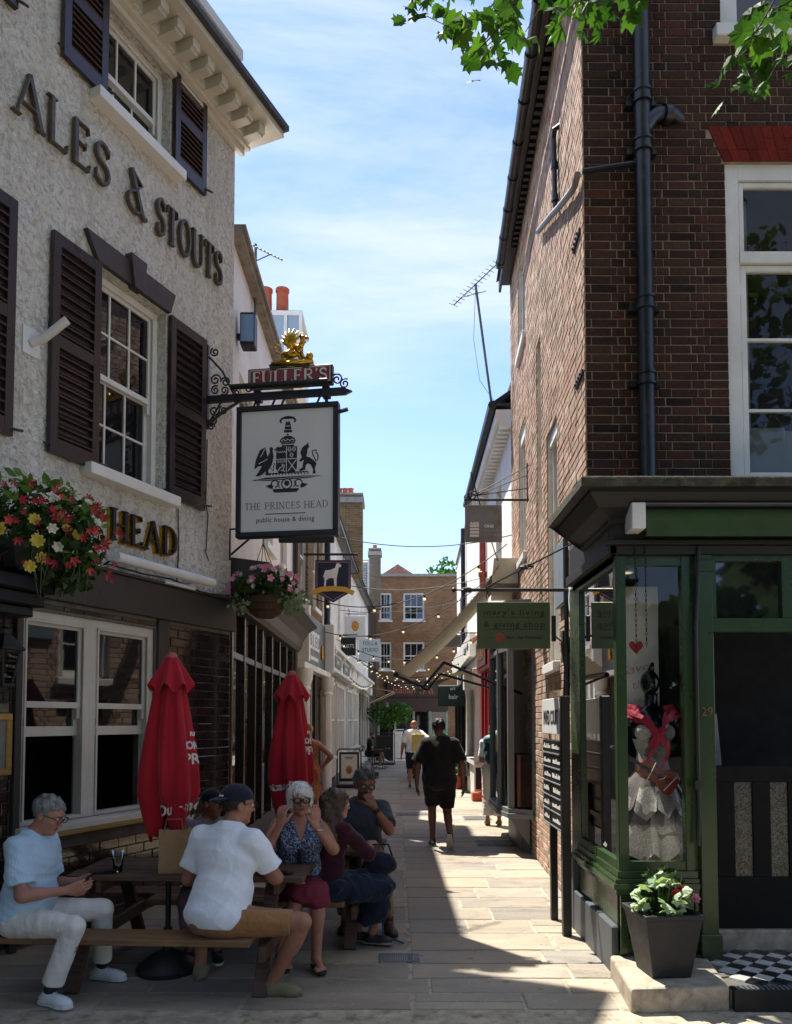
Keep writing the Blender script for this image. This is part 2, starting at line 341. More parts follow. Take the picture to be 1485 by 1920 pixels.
def m_leaf(name, stops, trans=.35):
    m = bpy.data.materials.new(name); m.use_nodes = True; t = m.node_tree; b = t.nodes['Principled BSDF']
    g = t.nodes.new('ShaderNodeNewGeometry'); o = t.nodes.new('ShaderNodeObjectInfo'); ad = t.nodes.new('ShaderNodeMath'); ad.operation = 'ADD'
    t.links.new(g.outputs['Random Per Island'], ad.inputs[0]); t.links.new(o.outputs['Random'], ad.inputs[1]); fr = t.nodes.new('ShaderNodeMath'); fr.operation = 'FRACT'; t.links.new(ad.outputs[0], fr.inputs[0])
    r = t.nodes.new('ShaderNodeValToRGB'); e = r.color_ramp.elements
    while len(e) < len(stops): e.new(.5)
    for el, (p, c) in zip(e, stops): el.position = p; el.color = (*lin(c), 1)
    t.links.new(fr.outputs[0], r.inputs[0]); t.links.new(r.outputs[0], b.inputs['Base Color']); b.inputs['Roughness'].default_value = .65; b.inputs['Specular IOR Level'].default_value = .25
    tl = t.nodes.new('ShaderNodeBsdfTranslucent'); mm = t.nodes.new('ShaderNodeMixShader'); mm.inputs[0].default_value = trans
    br = t.nodes.new('ShaderNodeMixRGB'); br.blend_type = 'MULTIPLY'; br.inputs[0].default_value = 1; br.inputs[2].default_value = (1.3, 1.5, .5, 1); t.links.new(r.outputs[0], br.inputs[1]); t.links.new(br.outputs[0], tl.inputs[0])
    t.links.new(b.outputs[0], mm.inputs[1]); t.links.new(tl.outputs[0], mm.inputs[2]); t.links.new(mm.outputs[0], t.nodes['Material Output'].inputs[0]); return m
def m_cloth(name, col, var=.12, rough=.85, wr=.5, fold=9, weave=True):
    m = Mat(name); c = lin(col); n = m.noise(4, 5, .6); o = m.mix(m.ramp(n, [(.3, (0,0,0)), (.7, (1,1,1))]), mul(c, 1-var), mul(c, 1+var)); m.set(col=o, rough=rough, spec=.2, sheen=.15)
    m.bump(m.noise(fold, 3, .55, stretch=(1, 1, .55), dist=.8), wr, .03)
    if weave: m.bump(m.noise(420, 2, .5), .12, .001)
    return m.m
M['tile'] = m_tile(); M['red_cloth'] = m_cloth('red_canvas', '9a1020', .12, .75, .25, 6)
M['leaf'] = m_leaf('plane_leaf', [(0, '2c4a1e'), (.4, '40602a'), (.7, '355424'), (.9, '4b6c2c'), (1, '6c8a40')], .35)
M['foliage'] = m_leaf('dark_foliage', [(0, '1f3216'), (.4, '33491f'), (.75, '2a4020'), (1, '4f6a30')], .25)
M['fol_lt'] = m_leaf('silver_foliage', [(0, '7d9179'), (.5, '93a58b'), (1, '5d7a52')], .2)
def glyph_cache(): pass
# ------------------------------------------------------------------ lettering
def text_mb(mb, txt, h, place, depth=.006, mi=0, spacing=1.0, bold=0., width=None, align='C', res=3):
    """built-in font -> flat extruded outlines; place(u, v, d) gives the point for (right, up, out)."""
    cu = bpy.data.curves.new('lettering', 'FONT'); cu.body = txt; cu.size = h / .73; cu.extrude = depth / 2; cu.resolution_u = res; cu.space_character = spacing; cu.offset = bold; cu.align_x = 'LEFT'
    o = bpy.data.objects.new('lettering', cu); me = bpy.data.meshes.new_from_object(o)
    v = np.array([p.co[:] for p in me.vertices]).reshape(-1, 3)
    if len(v) == 0: return
    x0, x1 = v[:, 0].min(), v[:, 0].max(); k = 1 if width is None else width / (x1 - x0)
    sh = {'C': (x0+x1)/2, 'L': x0, 'R': x1}[align]
    vs = [place((a-sh)*k, b, c + depth/2) for a, b, c in v]
    mb.add(vs, [tuple(p.vertices) for p in me.polygons], mi)
    bpy.data.objects.remove(o); bpy.data.curves.remove(cu); bpy.data.meshes.remove(me)
def arc(cx, cy, rx, ry, a0, a1, n=10): return [(cx+rx*math.cos(R(a0+(a1-a0)*i/n)), cy+ry*math.sin(R(a0+(a1-a0)*i/n))) for i in range(n+1)]
TK, TN = .15, .065                                  # thick and thin strokes of the serif capitals
def sf(x, y, w=.12): return ([(x-w, y), (x+w, y)], .05)
GL = {
 'A': (.86, [([(.08, 0), (.42, 1)], TN), ([(.40, 1), (.76, 0)], TK), ([(.2, .33), (.62, .33)], TN), sf(.08, .025), sf(.76, .025, .14)]),
 'L': (.66, [([(.14, 0), (.14, 1)], TK), ([(.14, .03), (.58, .03), (.6, .2)], TN), sf(.14, .975, .14)]),
 'E': (.66, [([(.14, 0), (.14, 1)], TK), ([(.14, .03), (.56, .03), (.58, .18)], TN), ([(.14, .97), (.52, .97), (.54, .84)], TN), ([(.14, .52), (.44, .52)], TN), ([(.44, .44), (.44, .6)], .05)]),
 'F': (.62, [([(.14, 0), (.14, 1)], TK), ([(.14, .97), (.52, .97), (.54, .84)], TN), ([(.14, .52), (.44, .52)], TN), ([(.44, .44), (.44, .6)], .05), sf(.14, .025, .14)]),
 'S': (.6, [(arc(.3, .74, .2, .22, 20, 180, 8) + arc(.3, .74, .2, .22, 180, 250, 4) + arc(.3, .27, .21, .23, 70, 0, 5) + arc(.3, .27, .21, .23, 0, -150, 8), .115), ([(.5, .72), (.5, .92)], .05), ([(.09, .08), (.09, .3)], .05)]),
 'T': (.74, [([(.37, 0), (.37, .97)], TK), ([(.06, .8), (.07, .97), (.67, .97), (.68, .8)], TN), sf(.37, .025, .15)]),
 'O': (.86, [(arc(.42, .5, .33, .47, 0, 360, 26), .115)]),
 'U': (.82, [([(.14, 1), (.14, .32)] + arc(.41, .32, .27, .29, 180, 270, 6), TK), (arc(.41, .32, .27, .29, 270, 360, 6) + [(.68, 1)], TN), sf(.14, .975, .14), sf(.68, .975, .12)]),
 'H': (.84, [([(.14, 0), (.14, 1)], TK), ([(.68, 0), (.68, 1)], TK), ([(.14, .5), (.68, .5)], TN)] + [sf(x, y, .14) for x in (.14, .68) for y in (.025, .975)]),
 'D': (.82, [([(.14, 0), (.14, 1)], TK), ([(.1, .97), (.34, .97)] + arc(.34, .5, .36, .47, 90, 30, 5), TN), (arc(.34, .5, .36, .47, 40, -40, 7), TK), (arc(.34, .5, .36, .47, -30, -90, 5) + [(.1, .03)], TN)]),
 'R': (.78, [([(.14, 0), (.14, 1)], TK), ([(.1, .97), (.34, .97)] + arc(.34, .74, .24, .23, 90, -90, 10) + [(.14, .51)], .09), ([(.34, .5), (.68, .02)], TK), sf(.14, .025, .14), sf(.7, .025, .1)]),
 'P': (.68, [([(.14, 0), (.14, 1)], TK), ([(.1, .97), (.34, .97)] + arc(.34, .72, .25, .25, 90, -90, 10) + [(.14, .47)], .09), sf(.14, .025, .14)]),
 'I': (.34, [([(.17, 0), (.17, 1)], TK), sf(.17, .025, .14), sf(.17, .975, .14)]),
 'N': (.86, [([(.14, 0), (.14, 1)], TN), ([(.12, 1), (.7, 0)], TK), ([(.7, 0), (.7, 1)], TN), sf(.14, .025), sf(.7, .975)]),
 'C': (.74, [(arc(.42, .5, .31, .47, 50, 310, 18), .115), ([(.63, .68), (.63, .9)], .05)]),
 '&': (.86, [([(.2, 1.0), (.24, .94), (.62, .1), (.7, .02), (.8, .06)], TK), ([(.22, .98), (.6, .76), (.3, .5)] + arc(.36, .27, .26, .24, 110, 300, 9) + [(.56, .14)], .09)]),
 "'": (.22, [([(.12, 1), (.08, .76)], .09)]), ' ': (.4, []),
}
def ribbon(mb, pts, w, place, d0, d1, mi=0):
    P = [Vector((x, y)) for x, y in pts]; n = len(P); L = []; Rr = []
    closed = n > 3 and (P[0]-P[-1]).length < 1e-4
    for i in range(n):
        a = P[(i-1) % (n-1)] if closed else P[max(i-1, 0)]; b = P[(i+1) % (n-1) if closed and i < n-1 else (1 if closed else min(i+1, n-1))]
        t = (b - a); t.normalize(); nn = Vector((-t.y, t.x)); 
        L.append(P[i] + nn*w/2); Rr.append(P[i] - nn*w/2)
    for i in range(n-1):
        c = [L[i], Rr[i], Rr[i+1], L[i+1]]
        vs = [place(p.x, p.y, d0) for p in c] + [place(p.x, p.y, d1) for p in c]
        mb.add(vs, [(4,5,6,7), (0,3,2,1), (1,2,6,5), (3,0,4,7)] + ([(0,1,5,4)] if i == 0 else []) + ([(2,3,7,6)] if i == n-2 else []), mi)
def serif_text(txt, h, place, total=None, d0=0, d1=.03, mk=None, thick=1.0, gap=.06):
    """one mesh builder per letter; mk(letter, mb) is called for each."""
    w = sum(GL[c][0] + gap for c in txt) - gap; k = (total / (w*h)) if total else 1; x = 0
    for c in txt:
        mb = MB()
        for pts, wd in GL[c][1]:
            ribbon(mb, [((x+px)*h*k, py*h) for px, py in pts], wd*h*thick, place, d0, d1)
        if mb.f: mk(c, mb)
        x += GL[c][0] + gap
# ------------------------------------------------------------------ walls, windows, bricks
def cells(x0, x1, z0, z1, holes):
    xs = sorted({x0, x1, *[min(max(v, x0), x1) for h in holes for v in h[:2]]}); zs = sorted({z0, z1, *[min(max(v, z0), z1) for h in holes for v in h[2:4]]})
    for a, b in zip(xs, xs[1:]):
        for c, d in zip(zs, zs[1:]):
            mx_, mz_ = (a+b)/2, (c+d)/2
            if not any(h[0] < mx_ < h[1] and h[2] < mz_ < h[3] for h in holes): yield a, b, c, d
def wall_mb(x0, x1, z0, z1, holes=(), y=0, t=.25, T=None):
    mb = MB(T)
    for a, b, c, d in cells(x0, x1, z0, z1, holes): mb.quad((a,y,c), (b,y,c), (b,y,d), (a,y,d))
    for a, b, c, d in [h[:4] for h in holes]:
        mb.quad((a,y,c), (a,y+t,c), (a,y+t,d), (a,y,d)); mb.quad((b,y,c), (b,y,d), (b,y+t,d), (b,y+t,c)); mb.quad((a,y,d), (a,y+t,d), (b,y+t,d), (b,y,d)); mb.quad((a,y,c), (b,y,c), (b,y+t,c), (a,y+t,c))
    return mb
def brick_list(x0, x1, z0, z1, holes=(), L=.215, H=.066, j=.01, hd=.1025, bond='flemish'):
    out = []; z = z0; r = 0
    while z < z1 - .02:
        x = x0 - (0 if r % 2 == 0 else (hd*.5 + j if bond == 'flemish' else L/2)); k = r % 2
        while x < x1:
            l = (L if k % 2 == 0 else hd) if bond == 'flemish' else L
            a, b = max(x, x0), min(x+l, x1); segs = [(a, b)]
            for h in holes:
                if h[2] < z+H*.5 < h[3]:
                    ns = []
                    for s0, s1 in segs:
                        if s1 <= h[0] or s0 >= h[1]: ns.append((s0, s1)); continue
                        if s0 < h[0]: ns.append((s0, h[0]))
                        if s1 > h[1]: ns.append((h[1], s1))
                    segs = ns
            for s0, s1 in segs:
                if s1 - s0 > .025: out.append((s0, s1, z, min(z+H, z1), abs((s1-s0)-l) < 1e-6 and z+H <= z1, l))
            x += l + j; k += 1
        z += H + j; r += 1
    return out
def brick_geo(mb, a, b, c, d, y, out, ch=.004, jit=0., mi=0):
    j = lambda: random.uniform(-jit, jit)
    q = [(a+j(), y, c+j()), (b+j(), y, c+j()), (b+j(), y, d+j()), (a+j(), y, d+j())]; yo = y - out + random.uniform(-.25, .25)*out*(1 if jit else 0)
    m1 = [(x, yo+ch, z) for x, _, z in q]; f = [(q[0][0]+ch, yo, q[0][2]+ch), (q[1][0]-ch, yo, q[1][2]+ch), (q[2][0]-ch, yo, q[2][2]-ch), (q[3][0]+ch, yo, q[3][2]-ch)]
    fs = [(8,9,10,11)]
    for i in range(4): n = (i+1) % 4; fs += [(i, n, 4+n, 4+i), (4+i, 4+n, 8+n, 8+i)]
    mb.add(q + m1 + f, fs, mi)
def lay_bricks(parent, lst, mat, y=0, out=.011, T=None, singles=0, name='brick', stuff='brickwork', key=None, jit=.0018, ch=.004):
    """the largest ones as parts that share meshes, the rest joined as stuff."""
    full = [b for b in lst if b[4]]; full.sort(key=key or (lambda b: -(b[1]-b[0]))); pick = full[:singles]; ids = {id(b) for b in pick}; shared = {}
    for b in pick:
        kk = (round(b[1]-b[0], 3), random.randrange(3))
        if kk not in shared:
            mb = MB(); brick_geo(mb, 0, b[1]-b[0], 0, b[3]-b[2], 0, out, ch, jit); shared[kk] = mb.mesh(name, mat)
        o = link(name, shared[kk], parent); Tm = Matrix.Translation((b[0], y + random.uniform(-.0015, .0015), b[2]))
        o.matrix_local = (T @ Tm) if T is not None else Tm
    mb = MB(T)
    for b in lst:
        if id(b) not in ids: brick_geo(mb, b[0], b[1], b[2], b[3], y, out, ch, jit)
    if mb.f: tag(mb.build(stuff, mat, parent), kind='stuff')
def sash_window(parent, x0, x1, z0, z1, y=.09, cols=3, rt=2, rb=2, T=None, fr=.06, mat='white', glass='glass', open_=0., sill=None, bar=.02, mid=None, name='window', horns=True):
    """box frame > two sashes, glazing bars, panes, sill (x0..z1 is the clear opening in the wall)."""
    mb = MB(T); F = M[mat]
    mb.box(x0, x0+fr, y, y+.1, z0, z1); mb.box(x1-fr, x1, y, y+.1, z0, z1); mb.box(x0+fr, x1-fr, y, y+.1, z1-fr, z1); mb.box(x0+fr, x1-fr, y, y+.1, z0, z0+.03)
    mb.box(x0+fr, x0+fr+.018, y-.015, y, z0+.03, z1-fr); mb.box(x1-fr-.018, x1-fr, y-.015, y, z0+.03, z1-fr); mb.box(x0+fr, x1-fr, y-.015, y, z1-fr-.018, z1-fr)
    w = mb.build(name, F, parent, bevel=.003)
    a, b = x0+fr, x1-fr; zm = mid if mid else (z0+z1)/2
    for top, (c, d), yy, rows in ((1, (zm-.02, z1-fr), y+.02, rt), (0, (z0+.03+open_, zm+.02+open_), y+.06, rb)):
        s = MB(T); st = .045
        s.box(a, a+st, yy, yy+.035, c, d); s.box(b-st, b, yy, yy+.035, c, d); s.box(a+st, b-st, yy-.006, yy+.035, c, c+(.05 if top else .08)); s.box(a+st, b-st, yy, yy+.035, d-.045, d)
        if top and horns:
            for q in (a, b-st): s.box(q, q+st, yy+.004, yy+.03, c-.09, c)
        ga, gb, gc, gd = a+st, b-st, c+(.05 if top else .08), d-.045
        for i in range(1, cols): xx = ga+(gb-ga)*i/cols; s.box(xx-bar/2, xx+bar/2, yy+.003, yy+.03, gc, gd)
        for i in range(1, rows): z_ = gc+(gd-gc)*i/rows; s.box(ga, gb, yy+.005, yy+.028, z_-bar/2, z_+bar/2)
        s.build('sash', F, w, bevel=.002)
        for i in range(cols):
            for k in range(rows):
                p = MB(T); xa, xb = ga+(gb-ga)*i/cols, ga+(gb-ga)*(i+1)/cols; za, zb = gc+(gd-gc)*k/rows, gc+(gd-gc)*(k+1)/rows
                e = [random.uniform(-.0025, .0025) for _ in range(4)]
                p.quad((xa, yy+.018+e[0], za), (xb, yy+.018+e[1], za), (xb, yy+.018-e[0]+e[2], zb), (xa, yy+.018-e[1], zb)); p.build('pane', M[glass], w)
    if sill:
        s = MB(T); s.cbox(sill[0], sill[1], sill[2], y+.02, z0-.1, z0, .006); s.build('sill', F, w)
    return w
def shutter(parent, x0, x1, z0, z1, y=-.06, n1=9, n2=9, T=None, rails=None):
    mb = MB(T); t = .045; st = .075; zm = (z0+z1)/2 + .02
    mb.box(x0, x0+st, y, y+t, z0, z1); mb.box(x1-st, x1, y, y+t, z0, z1)
    for a, b in ((z0, z0+.13), (zm-.05, zm+.05), (z1-.1, z1)): mb.box(x0+st, x1-st, y+.002, y+t-.002, a, b)
    mb.box(x0+st-.005, x1-st+.005, y+t-.008, y+t-.004, z0+.1, z1-.08)
    mb.tube([(x1-.03, y+.01, z0+.06), (x1+.02, y-.03, z0+.05), (x1+.06, y-.03, z0+.06)], .012, 6); mb.tube([(x0+.02, y+.02, z0+.06), (x0-.05, y+.02, z0+.06)], .01, 6)
    s = mb.build('shutter', M['shutter'], parent, bevel=.004)
    k = MB(T); w = x1-x0-2*st; k.obox((0, 0, 0), (w/2-.001, 0, 0), (0, .021, .021), (0, -.0045, .0045)); sm = k.mesh('slat', M['shutter'])
    for n, a, b in ((n1, z0+.13, zm-.05), (n2, zm+.05, z1-.1)):
        for i in range(n):
            o = link('slat', sm, s); o.location = ((x0+x1)/2, y+.021, a+(b-a)*(i+.5)/n); o.rotation_euler = (R(random.uniform(-3, 3)), 0, 0)
    return s
# ------------------------------------------------------------------ ground and paving
g = MB(); g.quad((-400, -400, -.05), (400, -400, -.05), (400, 400, -.05), (-400, 400, -.05)); struct('ground', g, pm('tarmac', '4b4945', .95, .25, 2, .4, 60, .004))
g = MB(); g.quad((-14, -6, -.006), (14, -6, -.006), (14, 46, -.006), (-14, 46, -.006)); pav = struct('pavement', g, M['joint'])
def slab(mb, x0, x1, y0, y1, j=.012, z=0., dens=4):
    top = []; 
    cs = [(x0, y0), (x1, y0), (x1, y1), (x0, y1)]
    for i in range(4):
        a, b = cs[i], cs[(i+1) % 4]
        n = dens if i % 2 == 0 else 2
        for k in range(n):
            t = (k + (random.uniform(-.2, .2) if k else 0))/n; ins = random.uniform(0, j)
            top.append((a[0]+(b[0]-a[0])*t + (ins if i == 3 else -ins if i == 1 else random.uniform(-j, j)*.3), a[1]+(b[1]-a[1])*t + (ins if i == 0 else -ins if i == 2 else random.uniform(-j, j)*.3)))
    cx_, cy_ = (x0+x1)/2, (y0+y1)/2; n = len(top); tx, ty = random.uniform(-.003, .003), random.uniform(-.004, .004)
    zf = lambda x, y: z + (x-cx_)*tx + (y-cy_)*ty
    sh = lambda x, y, d: (x + (d if x < cx_ else -d), y + (d if y < cy_ else -d))
    r0 = [(x, y, z-.03) for x, y in top]; r1 = [(x, y, zf(x, y)-.003) for x, y in top]; r2 = [(*sh(x, y, .006), zf(x, y)) for x, y in top]
    fs = [tuple(range(2*n, 3*n))]
    for i in range(n): k = (i+1) % n; fs += [(i, k, n+k, n+i), (n+i, n+k, 2*n+k, 2*n+i)]
    mb.add(r0+r1+r2, fs)
far = MB(); y = 2.9; cnt = 0
edges = [4.77, 5.06, 5.34, 5.66, 5.98, 6.46, 6.9, 7.33, 7.74, 8.21, 8.69]
rows = []
y = 2.9
while y < 4.5: d = random.uniform(.36, .5); rows.append((y, min(y+d, 4.77) if y+d > 4.5 else y+d)); y = rows[-1][1]
rows += list(zip(edges, edges[1:])); y = edges[-1]
while y < 43: d = random.uniform(.36, .56); rows.append((y, y+d)); y += d
for (a, b) in rows:
    lo, hi = (-5.2, 5.2) if a < 5.2 else (-3.6, 2.6) if a < 12 else (-2.6, 3.2)
    bands = [(lo, hi)] if a < 5.2 else [(lo, .1), (.1, hi)]
    for (x0, x1) in bands:
        x = x0 + (random.uniform(-.4, 0) if x0 == lo else 0)
        while x < x1 - .05:
            w = random.uniform(.5, 1.15); e = x + w
            if e > x1 - .35: e = x1
            if random.random() < .09 and e - x > .6:
                m_ = random.uniform(.4, .6)*(b-a)+a; parts_ = [(a, m_), (m_, b)]
            else: parts_ = [(a, b)]
            for p0, p1 in parts_:
                vis = (cnt < 300) and a < 20 and -3.9 < x and e < 4.2 and (a > 3.1)
                mb = MB() if vis else far
                slab(mb, x+random.uniform(.004, .018), e-random.uniform(.004, .018), p0+random.uniform(.002, .008), p1-random.uniform(.002, .008), z=random.uniform(-.003, .003), dens=4 if vis else 2)
                if vis: cnt += 1; mb.build('paving_stone', M['stone'], pav)
            x = e
tag(far.build('paving', M['stone'], pav), kind='stuff')
# litter: fallen leaf scraps and crumbs between the slabs
lt = MB()
for _ in range(420):
    x, y_ = random.uniform(-2.6, 1.5), random.uniform(3.6, 8) ; s_ = random.uniform(.003, .011); a_ = random.uniform(0, 6)
    lt.add([(x+s_*math.cos(a_+k*1.6)*random.uniform(.5, 1.2), y_+s_*math.sin(a_+k*1.6), .006+random.uniform(0, .004)) for k in range(4)], [(0,1,2,3)])
tag(lt.build('litter', pm('dry_leaf_scraps', 'a89a78', .9, .4, 40)), 'pale crumbs and leaf scraps scattered on the paving', 'litter', kind='stuff')
# drain grate, manhole covers
def grate(x, y_, w, d, n, name, label):
    t = thing(name, label, 'drain cover', (x, y_, 0)); m = MB(); f = .025
    m.box(-w/2, w/2, -d/2, -d/2+f, -.03, .008); m.box(-w/2, w/2, d/2-f, d/2, -.03, .008); m.box(-w/2, -w/2+f, -d/2+f, d/2-f, -.03, .008); m.box(w/2-f, w/2, -d/2+f, d/2-f, -.03, .008)
    m.build('frame', M['lead'], t, bevel=.002); k = MB(); k.box(-w/2+f, w/2-f, -d/2+f, d/2-f, -.04, -.004); k.build('pit', M['dark'], t)
    bm_ = MB(); bm_.box(-.006, .006, -d/2+f, d/2-f, -.002, .006); me = bm_.mesh('bar', M['lead'])
    for i in range(n): o = link('bar', me, t); o.location = (-w/2+f+(w-2*f)*(i+.5)/n, 0, 0)
grate(.022, 5.78, .3, .2, 15, 'drain_grate', 'small slotted drain grate set in the paving')
def cover(x, y_, w, d, label):
    t = thing('access_cover', label, 'manhole cover', (x, y_, .004)); m = MB(); m.cbox(-w/2, w/2, -d/2, d/2, -.02, .004, .003); m.build('frame', M['lead'], t)
    k = MB(); nx, ny = int(w/.06), int(d/.06)
    for i in range(nx):
        for j in range(ny): k.cbox(-w/2+.03+i*(w-.06)/nx+.006, -w/2+.03+(i+1)*(w-.06)/nx-.006, -d/2+.03+j*(d-.06)/ny+.006, -d/2+.03+(j+1)*(d-.06)/ny-.006, .003, .012, .003)
    k.build('lid', pm('worn_iron', '5c5751', .5, .3, 20), t)
cover(1.42, 11.1, .55, .5, 'square iron cover in the paving under the grey bay window'); cover(1.45, 13.9, .5, .5, 'pale square cover in the sunlit paving beyond the bay window'); cover(.3, 14.5, .6, .4, 'oblong worn cover in the middle of the alley')

# ------------------------------------------------------------------ the pub (local frame: x along the wall, -y out, z up)
AP = R(23.234); pub = thing('pub_building', 'white roughcast pub with dark shutters, raised letters and brown tiled ground floor', 'pub', (-1.82, 8.45, 0), PI/2 - AP)
hW1, hW2, hLW = (-2.09, -1.12, 3.93, 5.74), (-2.05, -1.1, 7.24, 8.2), (-2.73, -1.2, .93, 2.62)
hW0 = (-4.4, -3.45, 3.93, 5.74); hW3 = (-4.4, -3.5, 7.24, 8.2)
mb = wall_mb(-8, 0, 2.72, 8.3, [hW1, hW2, hW0, hW3], t=.2); mb.quad((0,0,0), (0,6,0), (0,6,8.3), (0,0,8.3)); mb.build('wall', M['roughcast'], pub)
for h in (hW1, hW0): sash_window(pub, *h, y=.1, cols=3, rt=2, rb=2, sill=(h[0]-.08, h[1]+.11, -.13), mid=4.83)
for h in (hW2, hW3): sash_window(pub, *h, y=.1, cols=3, rt=1, rb=1, sill=(h[0]-.1, h[1]+.11, -.13), mid=7.66)
for a, b, c, d, n in ((-2.54, -2.02, 3.9, 5.73, 9), (-1.1, -.54, 3.92, 5.73, 9), (-3.42, -2.89, 3.9, 5.74, 9), (-2.48, -1.99, 7.26, 8.4, 7), (-1.08, -.58, 7.27, 8.36, 7), (-3.43, -2.93, 7.25, 8.4, 7)): shutter(pub, a, b, c, d, n1=n, n2=n)
m = MB(); tp, bt = 5.96, 5.745
m.prism([(-2.19, -.05, tp), (-2.05, -.05, bt), (-1.62, -.05, bt), (-1.66, -.05, tp)], (0, .049, 0)); m.prism([(-1.51, -.05, tp), (-1.55, -.05, bt), (-1.1, -.05, bt), (-1.03, -.05, tp)], (0, .049, 0)); m.prism([(-1.69, -.085, 6.02), (-1.64, -.085, 5.72), (-1.53, -.085, 5.72), (-1.48, -.085, 6.02)], (0, .084, 0))
m.build('lintel', pm('brown_painted_lintel', '3d3130', .5, .25, 8, .3, 30, .005), pub, bevel=.004)
def pub_letter(c, mb):
    for i, f in enumerate(mb.f): mb.m[i] = 0 if all(abs(mb.v[k][1]+.06) < 1e-4 for k in f) else 1
    mb.build('letter', [M['letter'], M['letter_g']], pub, bevel=.004)
def ribbon_two(): pass
for txt, x, z, h, tot in (('ALES', -2.94, 6.44, .39, 1.02), ('&', -1.74, 6.44, .40, .30), ('STOUTS', -1.33, 6.43, .38, 1.06)):
    serif_text(txt, h, lambda u, v, d, x=x, z=z: (x+u, -d, z+v), tot, .015, .06, pub_letter, .66)
serif_text('HEAD', .285, lambda u, v, d: (-1.85+u, -d, 3.345+v), .9, .014, .055, lambda c, mb: (mb.build('letter', M['ink'], pub)), .8)
serif_text('HEAD', .285, lambda u, v, d: (-1.865+u, -d, 3.335+v), .9, .002, .030, lambda c, mb: (mb.build('letter_edge', M['gold'], pub)), 1.15)
# eaves
m = MB(); m.box(-8, .10, -.06, 0, 8.17, 8.24); m.box(-8, .14, -.11, 0, 8.24, 8.29); m.box(-8, .30, -.46, 0, 8.405, 8.43); m.box(-8, .27, -.43, -.39, 8.43, 8.50); m.box(-8, .29, -.46, -.43, 8.432, 8.47); m.box(-8, .10, -.14, 0, 8.29, 8.405)
m.build('cornice', M['cream'], pub, bevel=.004)
md = MB(); md.box(-.055, .055, -.3, 0, -.065, .055); md.box(-.055, .055, -.33, -.3, -.04, .055); mdm = md.mesh('modillion', M['cream'])
for i in range(26):
    o = link('modillion', mdm, pub, bevel=.004); o.location = (.02-.232*i, -.02, 8.345)
m = MB(); m.box(-8, .31, -.52, -.46, 8.47, 8.53); m.quad((-8, -.5, 8.53), (.31, -.5, 8.53), (.31, 3.2, 10.6), (-8, 3.2, 10.6)); m.quad((.31, -.5, 8.47), (.31, 3.2, 8.47), (.31, 3.2, 10.6), (.31, -.5, 8.53)); m.build('roof', M['slate'], pub)
m = MB(); m.box(-8, .07, -.05, .3, 9.28, 9.4); m.box(-8, 0, .02, .3, 8.6, 9.28); m.build('parapet', M['cream'], pub)
# ground floor: tiles, fascia, double sash window
mb = wall_mb(-8, 0, 0, 2.72, [hLW], t=.25); mb.build('tile_backing', M['mortar_d'], pub)
tl = brick_list(-4.2, -.02, .04, 2.68, [(-2.81, -1.02, .74, 2.68)], L=.215, H=.078, j=.006, bond='run')
lay_bricks(pub, tl, M['tile'], y=0, out=.012, singles=298, name='tile', stuff='tilework', key=lambda b: -b[0] if b[0] < -2.9 else (b[2]), jit=.0008, ch=.0035)
m = MB(); m.cbox(-8, .01, -.07, 0, 2.715, 3.04, .006); m.box(-8, .02, -.1, 0, 3.04, 3.065); m.build('fascia', M['fascia'], pub)
m = MB(); m.cbox(-2.8, -2.74, -.05, 0, 0, 2.715); m.build('trim', M['fascia'], pub); m = MB(); m.cbox(-1.19, -1.03, -.03, 0, .86, 2.715); m.build('trim', M['fascia'], pub)
for a, b in ((-2.735, -1.985), (-1.985, -1.2)): sash_window(pub, a, b, .93, 2.62, y=.03, cols=1, rt=1, rb=1, mat='cream', fr=.07, mid=1.87, open_=.66, name='sash_frame')
m = MB(); m.cbox(-2.78, -1.12, -.15, .03, .87, .93, .006); m.build('sill', M['cream'], pub); m = MB(); m.cbox(-2.8, -1.1, -.16, 0, .835, .868, .003); m.build('sill_board', M['wood_y'], pub)
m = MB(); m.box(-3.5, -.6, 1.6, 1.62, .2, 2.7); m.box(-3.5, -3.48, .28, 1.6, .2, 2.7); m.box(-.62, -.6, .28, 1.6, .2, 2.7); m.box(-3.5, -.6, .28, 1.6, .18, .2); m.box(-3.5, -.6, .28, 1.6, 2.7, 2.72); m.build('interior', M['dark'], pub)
m = MB(); m.tube([(-1.9, -.16, 3.165), (-.53, -.16, 3.16)], .045, 10); m.box(-1.7, -1.66, -.16, 0, 3.12, 3.15); m.box(-.8, -.76, -.16, 0, 3.12, 3.15); m.tube([(-1.2, -.1, 3.07), (-.75, -.1, 3.07)], .02, 8); m.build('strip_light', M['plastic_w'], pub, autos=50)
m = MB(); m.tube([(-.47, -.02, 4.7), (-.475, -.015, 4.0), (-.44, -.02, 3.9), (-.47, -.02, 3.5), (-.42, -.02, 3.42)], .006, 5); m.tube([(-.92, -.02, 3.85), (-.9, -.015, 3.4), (-.93, -.02, 3.07)], .006, 5); m.tube([(-1.9, -.09, 3.1), (-1.5, -.1, 3.09), (-1.1, -.09, 3.11), (-.6, -.1, 3.05), (0, -.09, 3.1)], .008, 5)
m.build('cable', M['rubber'], pub)
cm = MB(); cm.box(-2.78, -2.62, -.012, 0, 4.62, 4.84); cm.tube([(-2.7, -.01, 4.72), (-2.66, -.1, 4.76), (-2.6, -.28, 4.9)], .035, 10); cm.build('pipe_bracket', M['plastic_w'], pub, autos=50)
